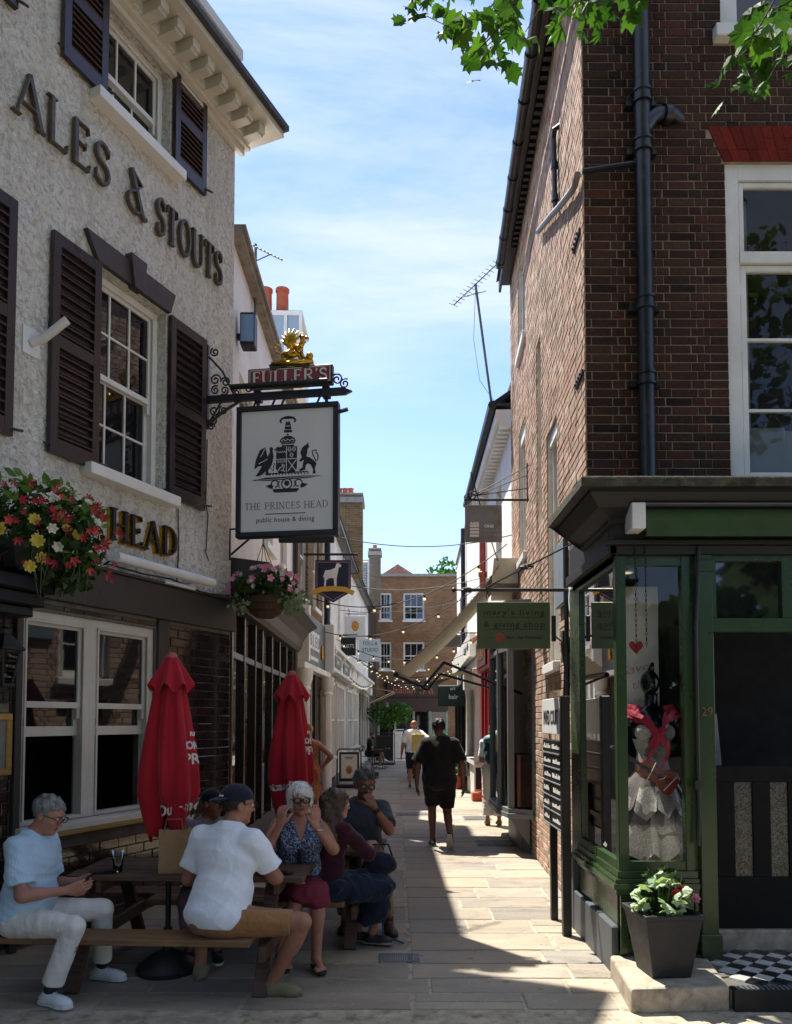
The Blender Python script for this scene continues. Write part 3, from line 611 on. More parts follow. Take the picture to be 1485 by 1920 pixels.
# porch, lantern, menu
po = MB(); po.cbox(-8, -3.06, -.72, 0, 2.62, 2.72, .01); po.cbox(-8, -3.1, -.66, 0, 2.53, 2.62, .01); po.cbox(-8, -3.14, -.6, 0, 2.46, 2.53, .01); po.box(-3.25, -3.17, -.1, 0, 1.9, 2.46); po.build('porch', M['blackpaint'], pub)
ln = thing('wall_lantern', 'black glazed coach lantern hanging under the pub porch', 'lantern', (-2.72, 5.36, 2.0), PI/2 - AP)
m = MB()
for i in range(4):
    a = PI/4 + i*PI/2; b = a + PI/2
    m.bar((.05*math.cos(a), .05*math.sin(a), 0), (.1*math.cos(a), .1*math.sin(a), .24), .012, .012)
    m.quad((.13*math.cos(a), .13*math.sin(a), .25), (.13*math.cos(b), .13*math.sin(b), .25), (.03*math.cos(b), .03*math.sin(b), .36), (.03*math.cos(a), .03*math.sin(a), .36))
m.cbox(-.05, .05, -.05, .05, -.02, .006); m.cbox(-.095, .095, -.095, .095, .235, .255); m.lathe([(.035, .35), (.045, .38), (.02, .4), (.012, .48)], 8); m.tube([(0, 0, .47), (0, .1, .5), (0, .42, .44)], .012, 6)
m.build('frame', M['black'], ln)
for i in range(4):
    a = PI/4 + i*PI/2; b = a + PI/2; m = MB(); m.quad((.048*math.cos(a), .048*math.sin(a), .01), (.048*math.cos(b), .048*math.sin(b), .01), (.097*math.cos(b), .097*math.sin(b), .235), (.097*math.cos(a), .097*math.sin(a), .235)); m.build('pane', M['clear'], ln)
mn = thing('menu_case', 'gilt framed menu case on the brown tiles', 'menu board', pub.matrix_world @ Vector((0, 0, 0)) if False else (-1.82, 8.45, 0), PI/2 - AP)
m = MB(); x0, x1, z0, z1, f = -3.45, -2.82, 1.34, 1.8, .05
m.cbox(x0, x1, -.05, -.014, z0, z0+f, .006); m.cbox(x0, x1, -.05, -.014, z1-f, z1, .006); m.cbox(x0, x0+f, -.05, -.014, z0+f, z1-f, .006); m.cbox(x1-f, x1, -.05, -.014, z0+f, z1-f, .006); m.build('frame', M['wood_y'], mn)
m = MB(); m.box(x0+f, x1-f, -.03, -.014, z0+f, z1-f); m.build('menu', pm('dull_menu_paper', '7d7b74', .3, .2, 12), mn)

# ------------------------------------------------------------------ pub sign on its iron bracket (frame: x along the arm)
ps = thing('pub_sign', 'large hanging pub sign with black crest on grey panel under a red headboard', 'pub sign', (-2.0, 8.0, .13), -R(8.5))
def scroll(mb, cx_, cz, r, a0, turns, w=.018, y=0, flip=1, n=22):
    pts = []
    for i in range(n+1):
        t = i/n; a = a0 + flip*turns*2*PI*t; rr = r*(1-.8*t); pts.append((cx_+rr*math.cos(a), y, cz+rr*math.sin(a)))
    mb.tube(pts, w/2, 6)
m = MB(); m.cbox(-.01, .025, -.025, .025, 4.68, 5.58, .004); m.bar((.02, 0, 4.99), (1.49, 0, 4.99), .05, .07); m.prism([(1.49, -.02, 4.95), (1.57, -.02, 4.985), (1.49, -.02, 5.02)], (0, .04, 0))
m.tube([(.03, 0, 5.45), (.18, 0, 5.28), (.3, 0, 5.04)], .012, 6); m.tube([(.03, 0, 4.74), (.12, 0, 4.8), (.2, 0, 4.86), (.38, 0, 4.96)], .016, 6); m.tube([(.02, 0, 4.72), (.16, 0, 4.95)], .01, 6)
for cx_, cz, r, a0, fl in ((.09, 5.5, .05, 2, 1), (.1, 5.2, .06, 0, 1), (.21, 5.17, .055, 3, -1), (.1, 5.09, .05, 1, 1), (.2, 5.08, .05, 4, 1), (.09, 4.87, .055, 0, -1), (.19, 4.87, .05, 2, 1), (.08, 4.77, .05, 3, 1), (.06, 4.7, .04, 0, 1), (.33, 5.05, .04, 2, 1), (1.41, 5.12, .06, 2.4, -1), (1.49, 5.07, .055, 1, 1), (.47, 5.08, .045, 0, 1)): scroll(m, cx_, cz, r, a0, 1.5, flip=fl)
for x in (.57, 1.3): m.bar((x, 0, 4.82), (x, 0, 4.97), .03, .03); m.cbox(x-.04, x+.04, -.04, .04, 4.93, 5.04, .004)
for x in (.5, .7, .8, 1.18): m.bar((x, 0, 4.84), (x+.05, 0, 4.95), .012, .02)
m.build('bracket', M['iron'], ps, autos=50)
m = MB(); m.tube([(.3, -.09, 5.07), (1.33, -.09, 5.07)], .03, 8); m.build('strip_lamp', M['black'], ps, autos=50)
X0, X1, Z0, Z1 = .35, 1.435, 3.50, 4.875
m = MB(); f = .055
m.cbox(X0, X1, -.05, .05, Z0, Z0+f, .006); m.cbox(X0, X1, -.05, .05, Z1-f, Z1, .006); m.cbox(X0, X0+f, -.05, .05, Z0+f, Z1-f, .006); m.cbox(X1-f, X1, -.05, .05, Z0+f, Z1-f, .006); m.tube([(X1, 0, 4.78), (X1+.09, 0, 4.8)], .022, 8); m.build('frame', M['blackpaint'], ps)
m = MB(); m.box(X0+f, X1-f, -.03, .03, Z0+f, Z1-f); m.build('panel', M['sign_grey'], ps)
ink = MB(); wht = MB(); SC = (X1-X0-2*f)/816.           # crest drawn in the units of the painted panel
CXs = (X0+X1)/2
def pp(u, v, d=.0): return (CXs + (u-812)*SC, -.031-d, Z0+f + (1715-v)*SC)
def ipoly(pts, mb=ink, d=.002): mb.add([pp(u, v, d) for u, v in pts], [tuple(range(len(pts)))])
def iline(pts, w, mb=ink, d=.002): ribbon(mb, [(u, -v) for u, v in pts], w, lambda x, y, dd: pp(x, -y, dd), 0, d)
iline(arc(818, 760, 70, 40, 200, 340, 8)[::1], 16); iline([(748, 745), (760, 770)], 14); iline([(888, 745), (876, 770)], 14); ipoly([(765, 722), (880, 722), (865, 738), (780, 738)])
ipoly([(790, 830), (795, 790), (806, 752), (818, 770), (832, 752), (845, 790), (850, 830)]); iline([(800, 800), (840, 800)], 5, wht, .004); iline([(785, 850), (855, 850)], 12); ipoly([(778, 835), (862, 835), (850, 845), (790, 845)])
ipoly(arc(818, 940, 72, 55, 180, 360, 12)); iline([(760, 930), (780, 915), (800, 930), (818, 915), (838, 930), (858, 915), (876, 930)], 7, wht, .004); iline([(760, 950), (880, 950)], 12); iline([(764, 972), (876, 972)], 12); ipoly(arc(818, 875, 9, 9, 0, 330, 8))
iline([(700, 1010), (720, 990)], 10); ipoly([(718, 980), (902, 980), (902, 1170), (880, 1205), (740, 1205), (714, 1170)])
iline([(808, 980), (808, 1205)], 6, wht, .004); iline([(714, 1088), (902, 1088)], 6, wht, .004); iline([(722, 1025)] + [(722+i*10, 1018 if i % 2 else 1032) for i in range(1, 9)], 6, wht, .004); iline([(822, 1100), (894, 1195)], 7, wht, .004); iline([(894, 1100), (822, 1195)], 7, wht, .004)
for u, v in ((835, 1005), (875, 1005), (853, 1055)): iline(arc(u, v, 13, 18, 0, 360, 10), 5, wht, .004); iline([(u-10, v), (u+10, v)], 4, wht, .004)
for u in (736, 762, 790): iline(arc(u, 1108, 9, 9, 0, 360, 8), 4, wht, .004)
iline([(735, 1190), (748, 1165), (775, 1150), (768, 1130), (788, 1140), (782, 1180), (760, 1185), (796, 1195)], 8, wht, .004)
ipoly([(520, 1165), (535, 1080), (570, 1000), (618, 975), (624, 1000), (640, 1060), (660, 1020), (655, 985), (672, 975), (690, 990), (684, 1010), (694, 1060), (680, 1130), (645, 1185), (640, 1205), (625, 1205), (622, 1185), (600, 1210), (575, 1225), (530, 1230), (560, 1190), (590, 1140), (560, 1140)])
iline([(560, 1120), (600, 1100), (640, 1080)], 5, wht, .004); iline([(575, 1060), (600, 1020), (612, 990)], 5, wht, .004)
iline([(640, 1180), (650, 1225)], 9); iline([(665, 1160), (690, 1190), (700, 1120)], 8)
ipoly([(930, 1040), (945, 1000), (960, 985), (990, 965), (1000, 950), (1003, 975), (1010, 990), (995, 1010), (992, 1040), (985, 1075), (1015, 1085), (1050, 1110), (1075, 1140), (1060, 1180), (1068, 1225), (1040, 1228), (1045, 1190), (1025, 1150), (1000, 1135), (980, 1150), (975, 1190), (930, 1200), (920, 1185), (950, 1170), (955, 1130), (965, 1100), (935, 1120), (918, 1110), (945, 1080)])
iline(arc(1050, 1080, 38, 45, -70, 60, 8) + [(1040, 1055), (1035, 1030), (1060, 1022), (1078, 1026)], 9)
iline([(618, 1210), (1000, 1205)], 9); 
for i in range(14): u = 625 + i*28; ipoly([(u, 1214), (u+18, 1214), (u+9, 1230)])
ipoly([(496, 1265), (620, 1243), (1000, 1240), (1122, 1246), (1000, 1262), (640, 1272)]); iline([(540, 1264), (1080, 1248)], 3, wht, .004)
for sx in (-1, 1):
    iline(arc(812+sx*105, 1300, 32, 30, 90, 90+sx*330, 12), 10); ipoly([(812+sx*190, 1315), (812+sx*130, 1300), (812+sx*120, 1345), (812+sx*150, 1340)]); iline([(812+sx*60, 1335), (812+sx*85, 1300), (812+sx*60, 1280)], 9)
iline(arc(812, 1305, 45, 45, 0, 360, 16), 11); ipoly(arc(812, 1300, 24, 24, 0, 345, 12)); iline([(690, 1352), (920, 1352)], 12); ipoly([(685, 1358), (920, 1358), (900, 1378), (705, 1378)])
serif_text('THE PRINCES HEAD', 62*SC, lambda u, v, d: (pp(436, 1525)[0]+u, -.031-d, pp(0, 1522)[2]+v), 742*SC, 0, .002, lambda c, mb: (ink.add(mb.v, mb.f)), .55)
iline([(622, 1562), (978, 1562)], 6); text_mb(ink, 'public house & dining', 44*SC, lambda u, v, d: (pp(800, 0)[0]+u, -.031-d, pp(0, 1632)[2]+v), .002, spacing=1.12, width=512*SC)
ink.build('crest', M['ink'], ps); wht.build('crest_detail', M['sign_grey'], ps)
hb = MB(); hx0, hx1, hz0, hz1 = .47, 1.37, 5.07, 5.27
hb.cbox(hx0, hx1, -.04, .04, hz0, hz1, .006); h0 = hb.build('headboard', M['blackpaint'], ps); hb = MB(); hb.box(hx0+.02, hx1-.02, -.047, -.041, hz0+.02, hz1-.02); hb.build('red_panel', M['red_sign'], h0)
lt_ = MB(); serif_text("FULLER'S", .13, lambda u, v, d: (.52+u, -.047-d, 5.10+v), .80, 0, .008, lambda c, mb: lt_.add(mb.v, mb.f), 1.1)
for a, b, c, d in ((hx0+.02, hx1-.02, hz0+.02, hz0+.027), (hx0+.02, hx1-.02, hz1-.027, hz1-.02), (hx0+.02, hx0+.027, hz0+.02, hz1-.02), (hx1-.027, hx1-.02, hz0+.02, hz1-.02)): lt_.box(a, b, -.05, -.047, c, d)
lt_.build('lettering', M['cream_sign'], h0)
rb = MB(); P_ = [(.71+.42*i/10, 5.26+.045*math.sin(PI*i/10)) for i in range(11)]; ribbon(rb, P_, .07, lambda x, y, d: (x, -d, y), .045, .06); rb.build('scroll_band', pm('bronze_band', '4a4434', .4, .2, 8, metal=.5), h0)
rt = MB(); text_mb(rt, 'GRIFFIN BREWERY', .036, lambda u, v, d: (.92+u, -.061-d, 5.275 + v + .028*math.cos(u/.2*PI/2)), .003, width=.36, bold=.0); rt.build('lettering', M['gold'], h0)
gf = MB(); GX, GZ = .93, 5.31
def gp(x, z, y=0): return (GX + x, -.045 + y, GZ + z)
gf.ball(gp(.0, .085), .06, 12, 8, sc=(1.5, .7, .8)); gf.ball(gp(.085, .13), .045, 10, 7, sc=(.9, .8, 1.2)); gf.tube([gp(.09, .14), gp(.125, .2), gp(.12, .235)], [.035, .028, .024], 8); gf.ball(gp(.128, .25), .032, 10, 7, sc=(1.2, .8, 1)); gf.tube([gp(.15, .25), gp(.185, .245), gp(.19, .225)], [.018, .01, .004], 6)
for dx in (-.01, .02): gf.tube([gp(.11+dx, .27), gp(.105+dx, .31)], [.01, .003], 5)
for bx, a in ((.08, .05), (.11, .09), (-.07, -.05), (-.04, 0)): gf.tube([gp(bx, .09), gp(bx+a*.3, .045), gp(bx+a, .005), gp(bx+a+.03, .0)], [.026, .018, .013, .01], 7)
gf.tube([gp(-.09, .1), gp(-.15, .11), gp(-.18, .16), (GX-.155, -.045, GZ+.2), gp(-.12, .18)], [.014, .012, .01, .012, .016], 7)
for k in range(7):
    a = R(62+k*13); L_ = .17+.05*math.sin(k*.55); gf.tube([gp(.03, .13, -.02), gp(.03+L_*.55*math.cos(a)-.02, .13+L_*.62*math.sin(a), -.03), gp(.03+L_*math.cos(a)*1.05, .13+L_*math.sin(a), -.015)], [.02, .019, .005], 6)
gf.ball(gp(.2, .05), .04, 10, 7, sc=(1, .8, 1.1)); gf.box(GX-.2, GX+.24, -.075, -.015, GZ-.03, GZ+.004)
gr_ = gf.build('gilt_griffin', M['gold'], h0, smooth=True)
# ------------------------------------------------------------------ corner house on the right
BH = R(2.7); CHX, CHY = 1.62, 6.45
house = thing('corner_brick_house', 'tall corner house of brown brick with white windows above a green shop', 'house', (CHX, CHY, 0))
hA, hB = (1.21, 3.3, 3.79, 6.56), (1.2, 3.3, 7.73, 9.6)
wall_mb(0, 4.4, 0, 9.3, [hA, hB, (0.02, 4.39, .02, 3.0)], t=.3).build('wall', M['mortar'], house)
bl = brick_list(0, 4.2, 3.2, 9.2, [hA, hB, *[(1.2-.13*(z-6.56)/.31, 3.5, z-.04, z+.04) for z in (6.60, 6.68, 6.755, 6.83)], (1.13, 3.4, 7.62, 7.74)])
lay_bricks(house, bl, M['brick_front'], out=.009, singles=299, key=lambda b: -(b[1]-b[0]) + b[0]*.002 if b[0] < 1.9 else 99+b[0])
TS = Matrix(((-math.sin(BH), math.cos(BH), 0, 0), (-math.cos(BH), -math.sin(BH), 0, 0), (0, 0, 1, 0), (0, 0, 0, 1)))
sh_ = [(-2.2, -1.5, 2.36, 4.99), (-3.0, -2.62, 4.12, 6.42), (-5.0, -4.2, 4.09, 6.0), (-4.95, -4.1, 7.16, 8.55), (-2.25, -1.6, 1.76, 2.06)]
mb = wall_mb(-6.1, 0, 0, 9.3, sh_, t=.12, T=TS); mb.build('side_wall', M['mortar_l'], house)
lay_bricks(house, brick_list(-6.1, 0, .02, 9.1, [*sh_, (-.75, 0, 0, 3.35)]), M['brick_side'], out=.012, T=TS, stuff='side_brickwork', jit=.003)
sash_window(house, -2.2, -1.5, 2.36, 4.92, y=.06, cols=2, rt=3, rb=3, T=TS, sill=(-2.25, -1.45, -.08)); sash_window(house, -5.0, -4.2, 4.09, 5.95, y=.06, cols=2, rt=2, rb=2, T=TS, sill=(-5.05, -4.15, -.06)); sash_window(house, -4.95, -4.1, 7.16, 8.5, y=.06, cols=2, rt=2, rb=2, T=TS, sill=(-5, -4.05, -.06))
m = MB(TS); m.box(-3.0, -2.62, .1, .13, 4.12, 6.42); m.box(-2.25, -1.6, .1, .13, 1.76, 2.06); m.build('recess', pm('dark_brown_brick', '3a2e27', .95, .4, 12), house)  # recess and low opening backed in a darker brown
for a, b, z in ((-2.2, -1.5, 4.82), (-5.0, -4.2, 5.84)):
    m = MB(TS); c = (a+b)/2; hw = (b-a)/2; pts = [(a, .02, z)] + [(c - hw*math.cos(PI*i/10), .02, z+.06+.12*math.sin(PI*i/10)) for i in range(11)] + [(b, .02, z)]; m.prism(pts, (0, .05, 0)); m.build('window_head', M['white'], house)
va = MB(); n = 26; xa, xb = 1.2, 3.3
for i in range(n):
    t0, t1 = i/n, (i+1)/n; fx = lambda t, z: (xa + (xb-xa)*t) + (xa + (xb-xa)*t - 2.25)*.13/1.05*(z-6.56)/.31
    sp_ = 6.56 + .31*random.choice((.33, .66))
    for z0, z1 in ((6.56, sp_-.002), (sp_+.002, 6.87)):
        v = MB(); g_ = .002; jj = random.uniform(-.002, .002)
        v.prism([(fx(t0, z0)+g_, -.012+jj, z0), (fx(t1, z0)-g_, -.012+jj, z0), (fx(t1, z1)-g_, -.012+jj, z1), (fx(t0, z1)+g_, -.012+jj, z1)], (0, .012, 0)); v.build('voussoir', M['brick_rub'], house)
# big front window
w = MB(); w.box(1.21, 1.34, .03, .16, 3.79, 6.56); w.box(1.34, 3.3, .03, .16, 6.42, 6.56); w.box(1.34, 3.3, .02, .16, 5.68, 5.78); w.box(1.20, 3.3, -.05, .16, 3.7, 3.785); fr_ = w.build('window', M['white'], house, bevel=.004)
w = MB(); w.box(1.35, 1.40, .05, .1, 3.8, 5.67); w.box(1.40, 3.3, .05, .1, 5.62, 5.67); w.box(1.40, 3.3, .05, .1, 3.8, 3.86)
for z in (5.02, 4.4): w.box(1.40, 3.3, .055, .095, z-.012, z+.012)
w.box(1.35, 1.39, .05, .1, 5.785, 6.41); w.box(1.39, 3.3, .05, .1, 6.37, 6.41)
for z in (5.4, 4.9, 4.1): w.tube([(1.345, .04, z), (1.345, .04, z+.1)], .007, 6)
w.build('casement', M['white'], fr_, bevel=.003)
for a, b in ((5.785, 6.37), (5.03, 5.62), (4.41, 5.0), (3.86, 4.39)): w = MB(); w.quad((1.39, .075, a), (3.3, .073, a), (3.3, .077, b), (1.39, .075, b)); w.build('pane', M['clear'], fr_)
w = MB(); w.box(1.34, 1.52, .28, .31, 3.8, 6.4); w.cbox(1.4, 1.85, .34, .37, 3.8, 4.36, .006); w.cbox(1.86, 2.4, .42, .45, 3.8, 4.36, .006); w.build('inner_shutter', pm('pale_inner_paint', '8d918a', .5, .1, 3), fr_)
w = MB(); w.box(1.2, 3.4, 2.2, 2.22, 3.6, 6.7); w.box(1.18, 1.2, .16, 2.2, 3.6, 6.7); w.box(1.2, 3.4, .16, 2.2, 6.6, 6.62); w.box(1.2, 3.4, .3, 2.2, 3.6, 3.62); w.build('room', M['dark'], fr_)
w = MB(); w.box(1.2, 1.36, .03, .16, 7.74, 9.4); w.box(1.36, 3.3, .03, .16, 7.74, 7.82); w.cbox(1.13, 3.3, -.09, .16, 7.625, 7.735, .006); f2 = w.build('window', M['white'], house, bevel=.004); w = MB(); w.quad((1.36, .1, 7.82), (3.3, .1, 7.82), (3.3, .1, 9.4), (1.36, .1, 9.4)); w.build('pane', M['glass'], f2)
# roof edge, gutter
m = MB(TS); m.box(-6.1, 0, -.16, 0, 8.98, 9.05); m.box(-6.1, .02, -.2, -.16, 8.86, 9.05)
for i in range(40): m.box(-5.0+i*.125, -5.0+i*.125+.06, -.1, -.012, 8.9, 8.978)
m.build('eaves', M['fascia'], house); m = MB(TS); m.quad((-6.1, -.24, 9.03), (.1, -.24, 9.03), (.1, 3, 11.2), (-6.1, 3, 11.2)); m.build('roof', M['slate'], house)
m = MB(TS); m.tube([(-5.2, -.26, 8.78), (.3, -.26, 8.8)], .062, 10)
for i in range(9): m.tube([(-5.15+i*.62, -.26, 8.78), (-5.09+i*.62, -.26, 8.78)], .07, 10)
m.build('gutter', M['pipe'], house, autos=40)
def collar(mb, x, y, z, r): mb.lathe([(r, -.06), (r*1.25, -.055), (r*1.25, -.035), (r*1.12, -.03), (r*1.12, .03), (r*1.28, .035), (r*1.28, .055), (r, .06)], 14, (x, y, z)); mb.box(x-r*1.9, x+r*1.9, y+.02, y+.09, z-.05, z-.01)
m = MB(); m.tube([(.475, -.1, 3.3), (.475, -.1, 9.6)], .068, 14); [collar(m, .475, -.1, z, .068) for z in (5.25, 4.6, 6.62, 7.05)]
m.tube([(.475, -.1, 6.75), (.55, -.1, 6.86), (.62, -.08, 6.92), (.75, -.05, 6.94), (.83, .01, 6.94)], [.06, .062, .064, .058, .056], 12); m.tube([(.66, -.075, 6.925), (.72, -.06, 6.935)], .078, 12)
m.tube([(.475, -.1, 6.48), (.2, -.07, 6.46), (-.03, -.06, 6.43)], .024, 8); m.tube([(.40, -.095, 6.475), (.44, -.095, 6.48)], .04, 8); m.build('drainpipe', M['pipe'], house, autos=40)
m = MB(TS); m.tube([(.03, -.06, 6.43), (-.1, -.06, 6.42), (-.3, -.06, 6.5), (-.9, -.06, 6.78), (-1.3, -.06, 6.98), (-2.4, -.06, 7.5)], .03, 8); m.build('waste_pipe', M['pipe_grey'], house, autos=40)
m = MB(TS); m.tube([(-1.22, -.05, 7.0), (-1.24, -.05, 7.2), (-1.27, -.05, 7.75), (-1.2, -.05, 7.8), (-1.15, 0, 7.8)], .027, 8); m.tube([(-1.22, -.05, 7.05), (-1.225, -.05, 7.12)], .036, 8); m.tube([(-1.255, -.05, 7.42), (-1.26, -.05, 7.5)], .036, 8); m.build('vent_pipe', M['pipe'], house, autos=40)
for a, b, z in ((-.43, -.11, 6.03), (-.37, -.05, 4.74)):
    m = MB(TS); m.box(a, b, -.03, -.012, z-.02, z+.02)
    for i in range(4): m.ball((a+.04+i*.075, -.032, z), .016, 6, 3)
    m.build('wall_tie', M['black'], house)
m = MB(TS); m.cbox(-.72, -.02, -.035, 0, 0, 3.4, .006); m.cbox(-.7, -.02, -.05, -.036, .02, .62, .006); m.build('pier', M['pier'], house)
m = MB(TS); m.cbox(-1.4, -.9, -.06, -.014, 2.88, 3.5, .006); m.build('panel', pm('blue_grey_board', '6d7a84', .5, .2, 4), house); m = MB(TS); m.tube([(-.8, -.05, 0.2), (-.8, -.05, 3.5)], .022, 8); m.build('downpipe', M['pipe'], house)
al = thing('alarm_box', 'white oval alarm box on the grey pier beside the shop', 'alarm box', (CHX, CHY, 0)); m = MB(TS); pts = [(-.33+.1*math.cos(t*PI/8), -.1, 2.86+.17*math.sin(t*PI/8)) for t in range(16)]; m.prism(pts, (0, .064, 0)); m.build('cover', M['plastic_w'], al, bevel=.015); m = MB(TS); m.box(-.4, -.26, -.09, -.037, 2.68, 2.72); m.build('lamp', M['black'], al)
m = MB(TS); m.tube([(-.86, -.03, 2.6), (-.9, -.05, 2.3), (-1.0, -.04, 2.1), (-1.05, -.04, 1.95)], .012, 5); m.tube([(-.8, -.03, 2.1), (-.84, -.03, 1.9)], .01, 5); m.box(-.95, -.85, -.08, -.03, 2.3, 2.6); m.build('cable', M['rubber'], house)
# ------------------------------------------------------------------ green shopfront (projects in front of the corner house)
SX, SY = 1.53, 5.35
shop = thing('green_shopfront', 'dark green timber shopfront with mossy cornice and open doorway numbered 29', 'shopfront', (SX, SY, 0))
G = M['green']
m = MB(); m.cbox(.0, .07, 0, .07, .15, 2.9, .004); m.cbox(0, .08, 1.08, 1.42, .3, 2.9, .004); m.cbox(.46, .52, .0, .07, .15, 2.9, .004); m.cbox(.52, .55, .02, .06, .15, 2.9, .002)
m.box(.07, .46, .01, .06, .72, .78); m.box(.07, .46, .01, .06, 2.83, 2.9); m.box(.0, .05, .07, 1.08, .72, .78); m.box(.0, .05, .07, 1.08, 2.83, 2.9)
m.build('window_frame', G, shop, bevel=.004)
m = MB(); m.cbox(.55, .665, -.03, .07, .27, 2.9, .005); m.cbox(.535, .68, -.05, .07, .15, .3, .005); m.cbox(.54, .675, -.045, .07, 2.78, 2.86, .004); m.build('pilaster', G, shop)
m = MB(); text_mb(m, '29', .062, lambda u, v, d: (.607+u, -.031-d, 1.78+v), .006, bold=.001); m.build('door_number', pm('dull_brass', '5f5236', .5, .3, 9), shop)
m = MB()                                          # stall riser with moulded sill
m.cbox(.0, .54, -.0, .05, .17, .66, .003); m.cbox(-.0, .05, .05, 1.08, .3, .66, .003)
for z0, z1, o in ((.56, .6, .03), (.6, .64, .05), (.64, .67, .035), (.67, .72, .015)): m.cbox(-o, .535, -o, .05, z0, z1, .003); m.cbox(-o, .05, .05, 1.2, z0, z1, .003)
m.cbox(.05, .5, -.022, 0, .18, .26, .002); m.cbox(.05, .5, -.022, 0, .48, .555, .002); m.cbox(.0, .05, -.024, 0, .17, .555, .002); m.cbox(.45, .5, -.02, 0, .26, .48, .002)
m.build('stall_riser', G, shop)
m = MB(); m.cbox(-.04, .05, .06, 1.45, -.05, .33, .01); m.cbox(-.045, .05, 1.2, 1.5, .0, .6, .01); m.build('plinth', M['pier'], shop)
for nm, q in (('pane', [(.07, .035, .78), (.46, .035, .78), (.46, .035, 2.83), (.07, .035, 2.83)]), ('side_pane', [(.025, .07, .78), (.025, 1.08, .78), (.025, 1.08, 2.83), (.025, .07, 2.83)])):
    m = MB(); m.quad(*q); m.build(nm, M['clear'], shop)
m = MB(); m.cbox(-.02, 2.6, -.02, .08, 2.9, 3.22, .004); m.cbox(-.05, 2.6, -.05, .0, 2.9, 2.96, .004); m.cbox(-.08, 2.6, -.09, .0, 2.96, 2.99, .004); m.box(-.02, .05, .08, 1.3, 2.9, 3.22); m.cbox(-.06, 0, -.05, 1.3, 2.9, 2.98, .004); SHF = m_paint('shaded_worn_paint', '1d1e1c', .5, '454540', .74); m.build('fascia', SHF, shop)  # deep shade on fascia and cornice is darkened into this paint colour
def ring(prof, mat, name, end_y=.82, xr=2.7):                # cornice moulding mitred round the corner
    mb = MB(); path = lambda o: [(-o, end_y), (-o, -o), (xr, -o)]
    for (o0, z0), (o1, z1) in zip(prof, prof[1:]):
        a, b = path(o0), path(o1)
        for i in range(2): mb.quad((*a[i], z0), (*a[i+1], z0), (*b[i+1], z1), (*b[i], z1))
    mb.quad(*[(-o, end_y, z) for o, z in prof]); return mb.build(name, mat, shop)
ring([(.02, 3.1), (.05, 3.12), (.05, 3.15), (.09, 3.17), (.15, 3.2), (.2, 3.25), (.23, 3.28), (.23, 3.3), (.29, 3.3)], SHF, 'cornice')
ring([(.29, 3.298), (.305, 3.298), (.305, 3.355), (.295, 3.368), (-.2, 3.40), (-1.2, 3.43)], M['moss'], 'cornice_top')
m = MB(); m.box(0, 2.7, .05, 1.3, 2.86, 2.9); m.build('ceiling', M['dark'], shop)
m = MB(); m.box(.05, .5, .02, 1.3, .6, .66); m.build('window_bed', pm('dark_shelf', '201c1a', .7, .3, 9), shop)
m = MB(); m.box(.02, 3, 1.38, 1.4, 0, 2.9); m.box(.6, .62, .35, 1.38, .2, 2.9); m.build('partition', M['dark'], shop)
m = MB(); m.lathe([(.055, 0), (.055, .012), (.04, .012)], 16, (.19, .38, 2.848)); m.build('downlight', M['plastic_w'], shop); m = MB(); m.lathe([(.04, 0), (.04, .004)], 14, (.19, .38, 2.846)); m.build('lamp', M['bulb'], shop)
# fanlight, transom, door, inner panels
m = MB(); m.cbox(.665, 2.2, -.01, .07, 2.36, 2.46, .004); m.box(.665, .7, 0, .06, 2.46, 2.9); m.box(.7, 2.2, 0, .06, 2.86, 2.9); m.box(1.16, 1.3, .0, .05, 2.46, 2.86); m.build('transom', G, shop)
m = MB(); m.quad((.7, .03, 2.46), (1.16, .03, 2.46), (1.16, .032, 2.86), (.7, .032, 2.86)); m.build('fanlight', M['glass'], shop)
dr = MB(); D0 = .3
dr.box(.67, 2.2, D0, D0+.05, .25, .62); dr.box(.67, 2.2, D0, D0+.05, 1.3, 1.42)
for a, b in ((.67, .69), (.8, .93), (1.06, 1.19), (1.32, 1.45), (1.58, 1.8)): dr.box(a, b, D0, D0+.05, .62, 1.3)
door = dr.build('door', pm('black_brown_door', '0b0a09', .6, .3, 8, .2, 30, .002, spec=.2), shop, bevel=.004)
pat = Mat('floral_wallpaper'); vn = node(pat.t, 'ShaderNodeTexVoronoi', feature='DISTANCE_TO_EDGE'); vn.inputs['Scale'].default_value = 42; pat.lk(pat.mix(.35, pat.pos, node(pat.t, 'ShaderNodeTexNoise').outputs['Color']), vn.inputs['Vector'])
nz = pat.noise(38, 3, .6, dist=2.5); pat.set(col=pat.mix(pat.ramp(nz, [(.46, (0,0,0)), (.52, (1,1,1))]), lin('191814'), lin('5b5a50')), rough=.3)
for a, b in ((.69, .8), (.93, 1.06), (1.19, 1.32), (1.45, 1.58)): m = MB(); m.box(a, b, D0+.015, D0+.03, .62, 1.3); m.build('door_panel', pat.m, door)
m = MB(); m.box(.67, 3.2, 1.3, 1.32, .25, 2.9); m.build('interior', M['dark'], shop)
gl = thing('hung_garment', 'pale garment hanging in the dark shop doorway', 'garment', (SX+1.0, SY+.9, 1.3)); m = MB(); m.prism([(-.06, 0, .5), (.06, 0, .5), (.1, 0, 0), (-.02, 0, -.05), (-.07, 0, .1)], (0, .05, 0)); m.build('cloth', pm('pale_linen', '8b8d90', .9, .2, 6), gl); m = MB(); m.tube([(0, .02, .5), (0, .02, .62)], .004, 5); m.build('hanger', M['black'], gl)
m = MB(); m.cbox(.6, 2.6, .25, .36, .1, .25, .01); m.build('threshold', M['stone_step'], shop)
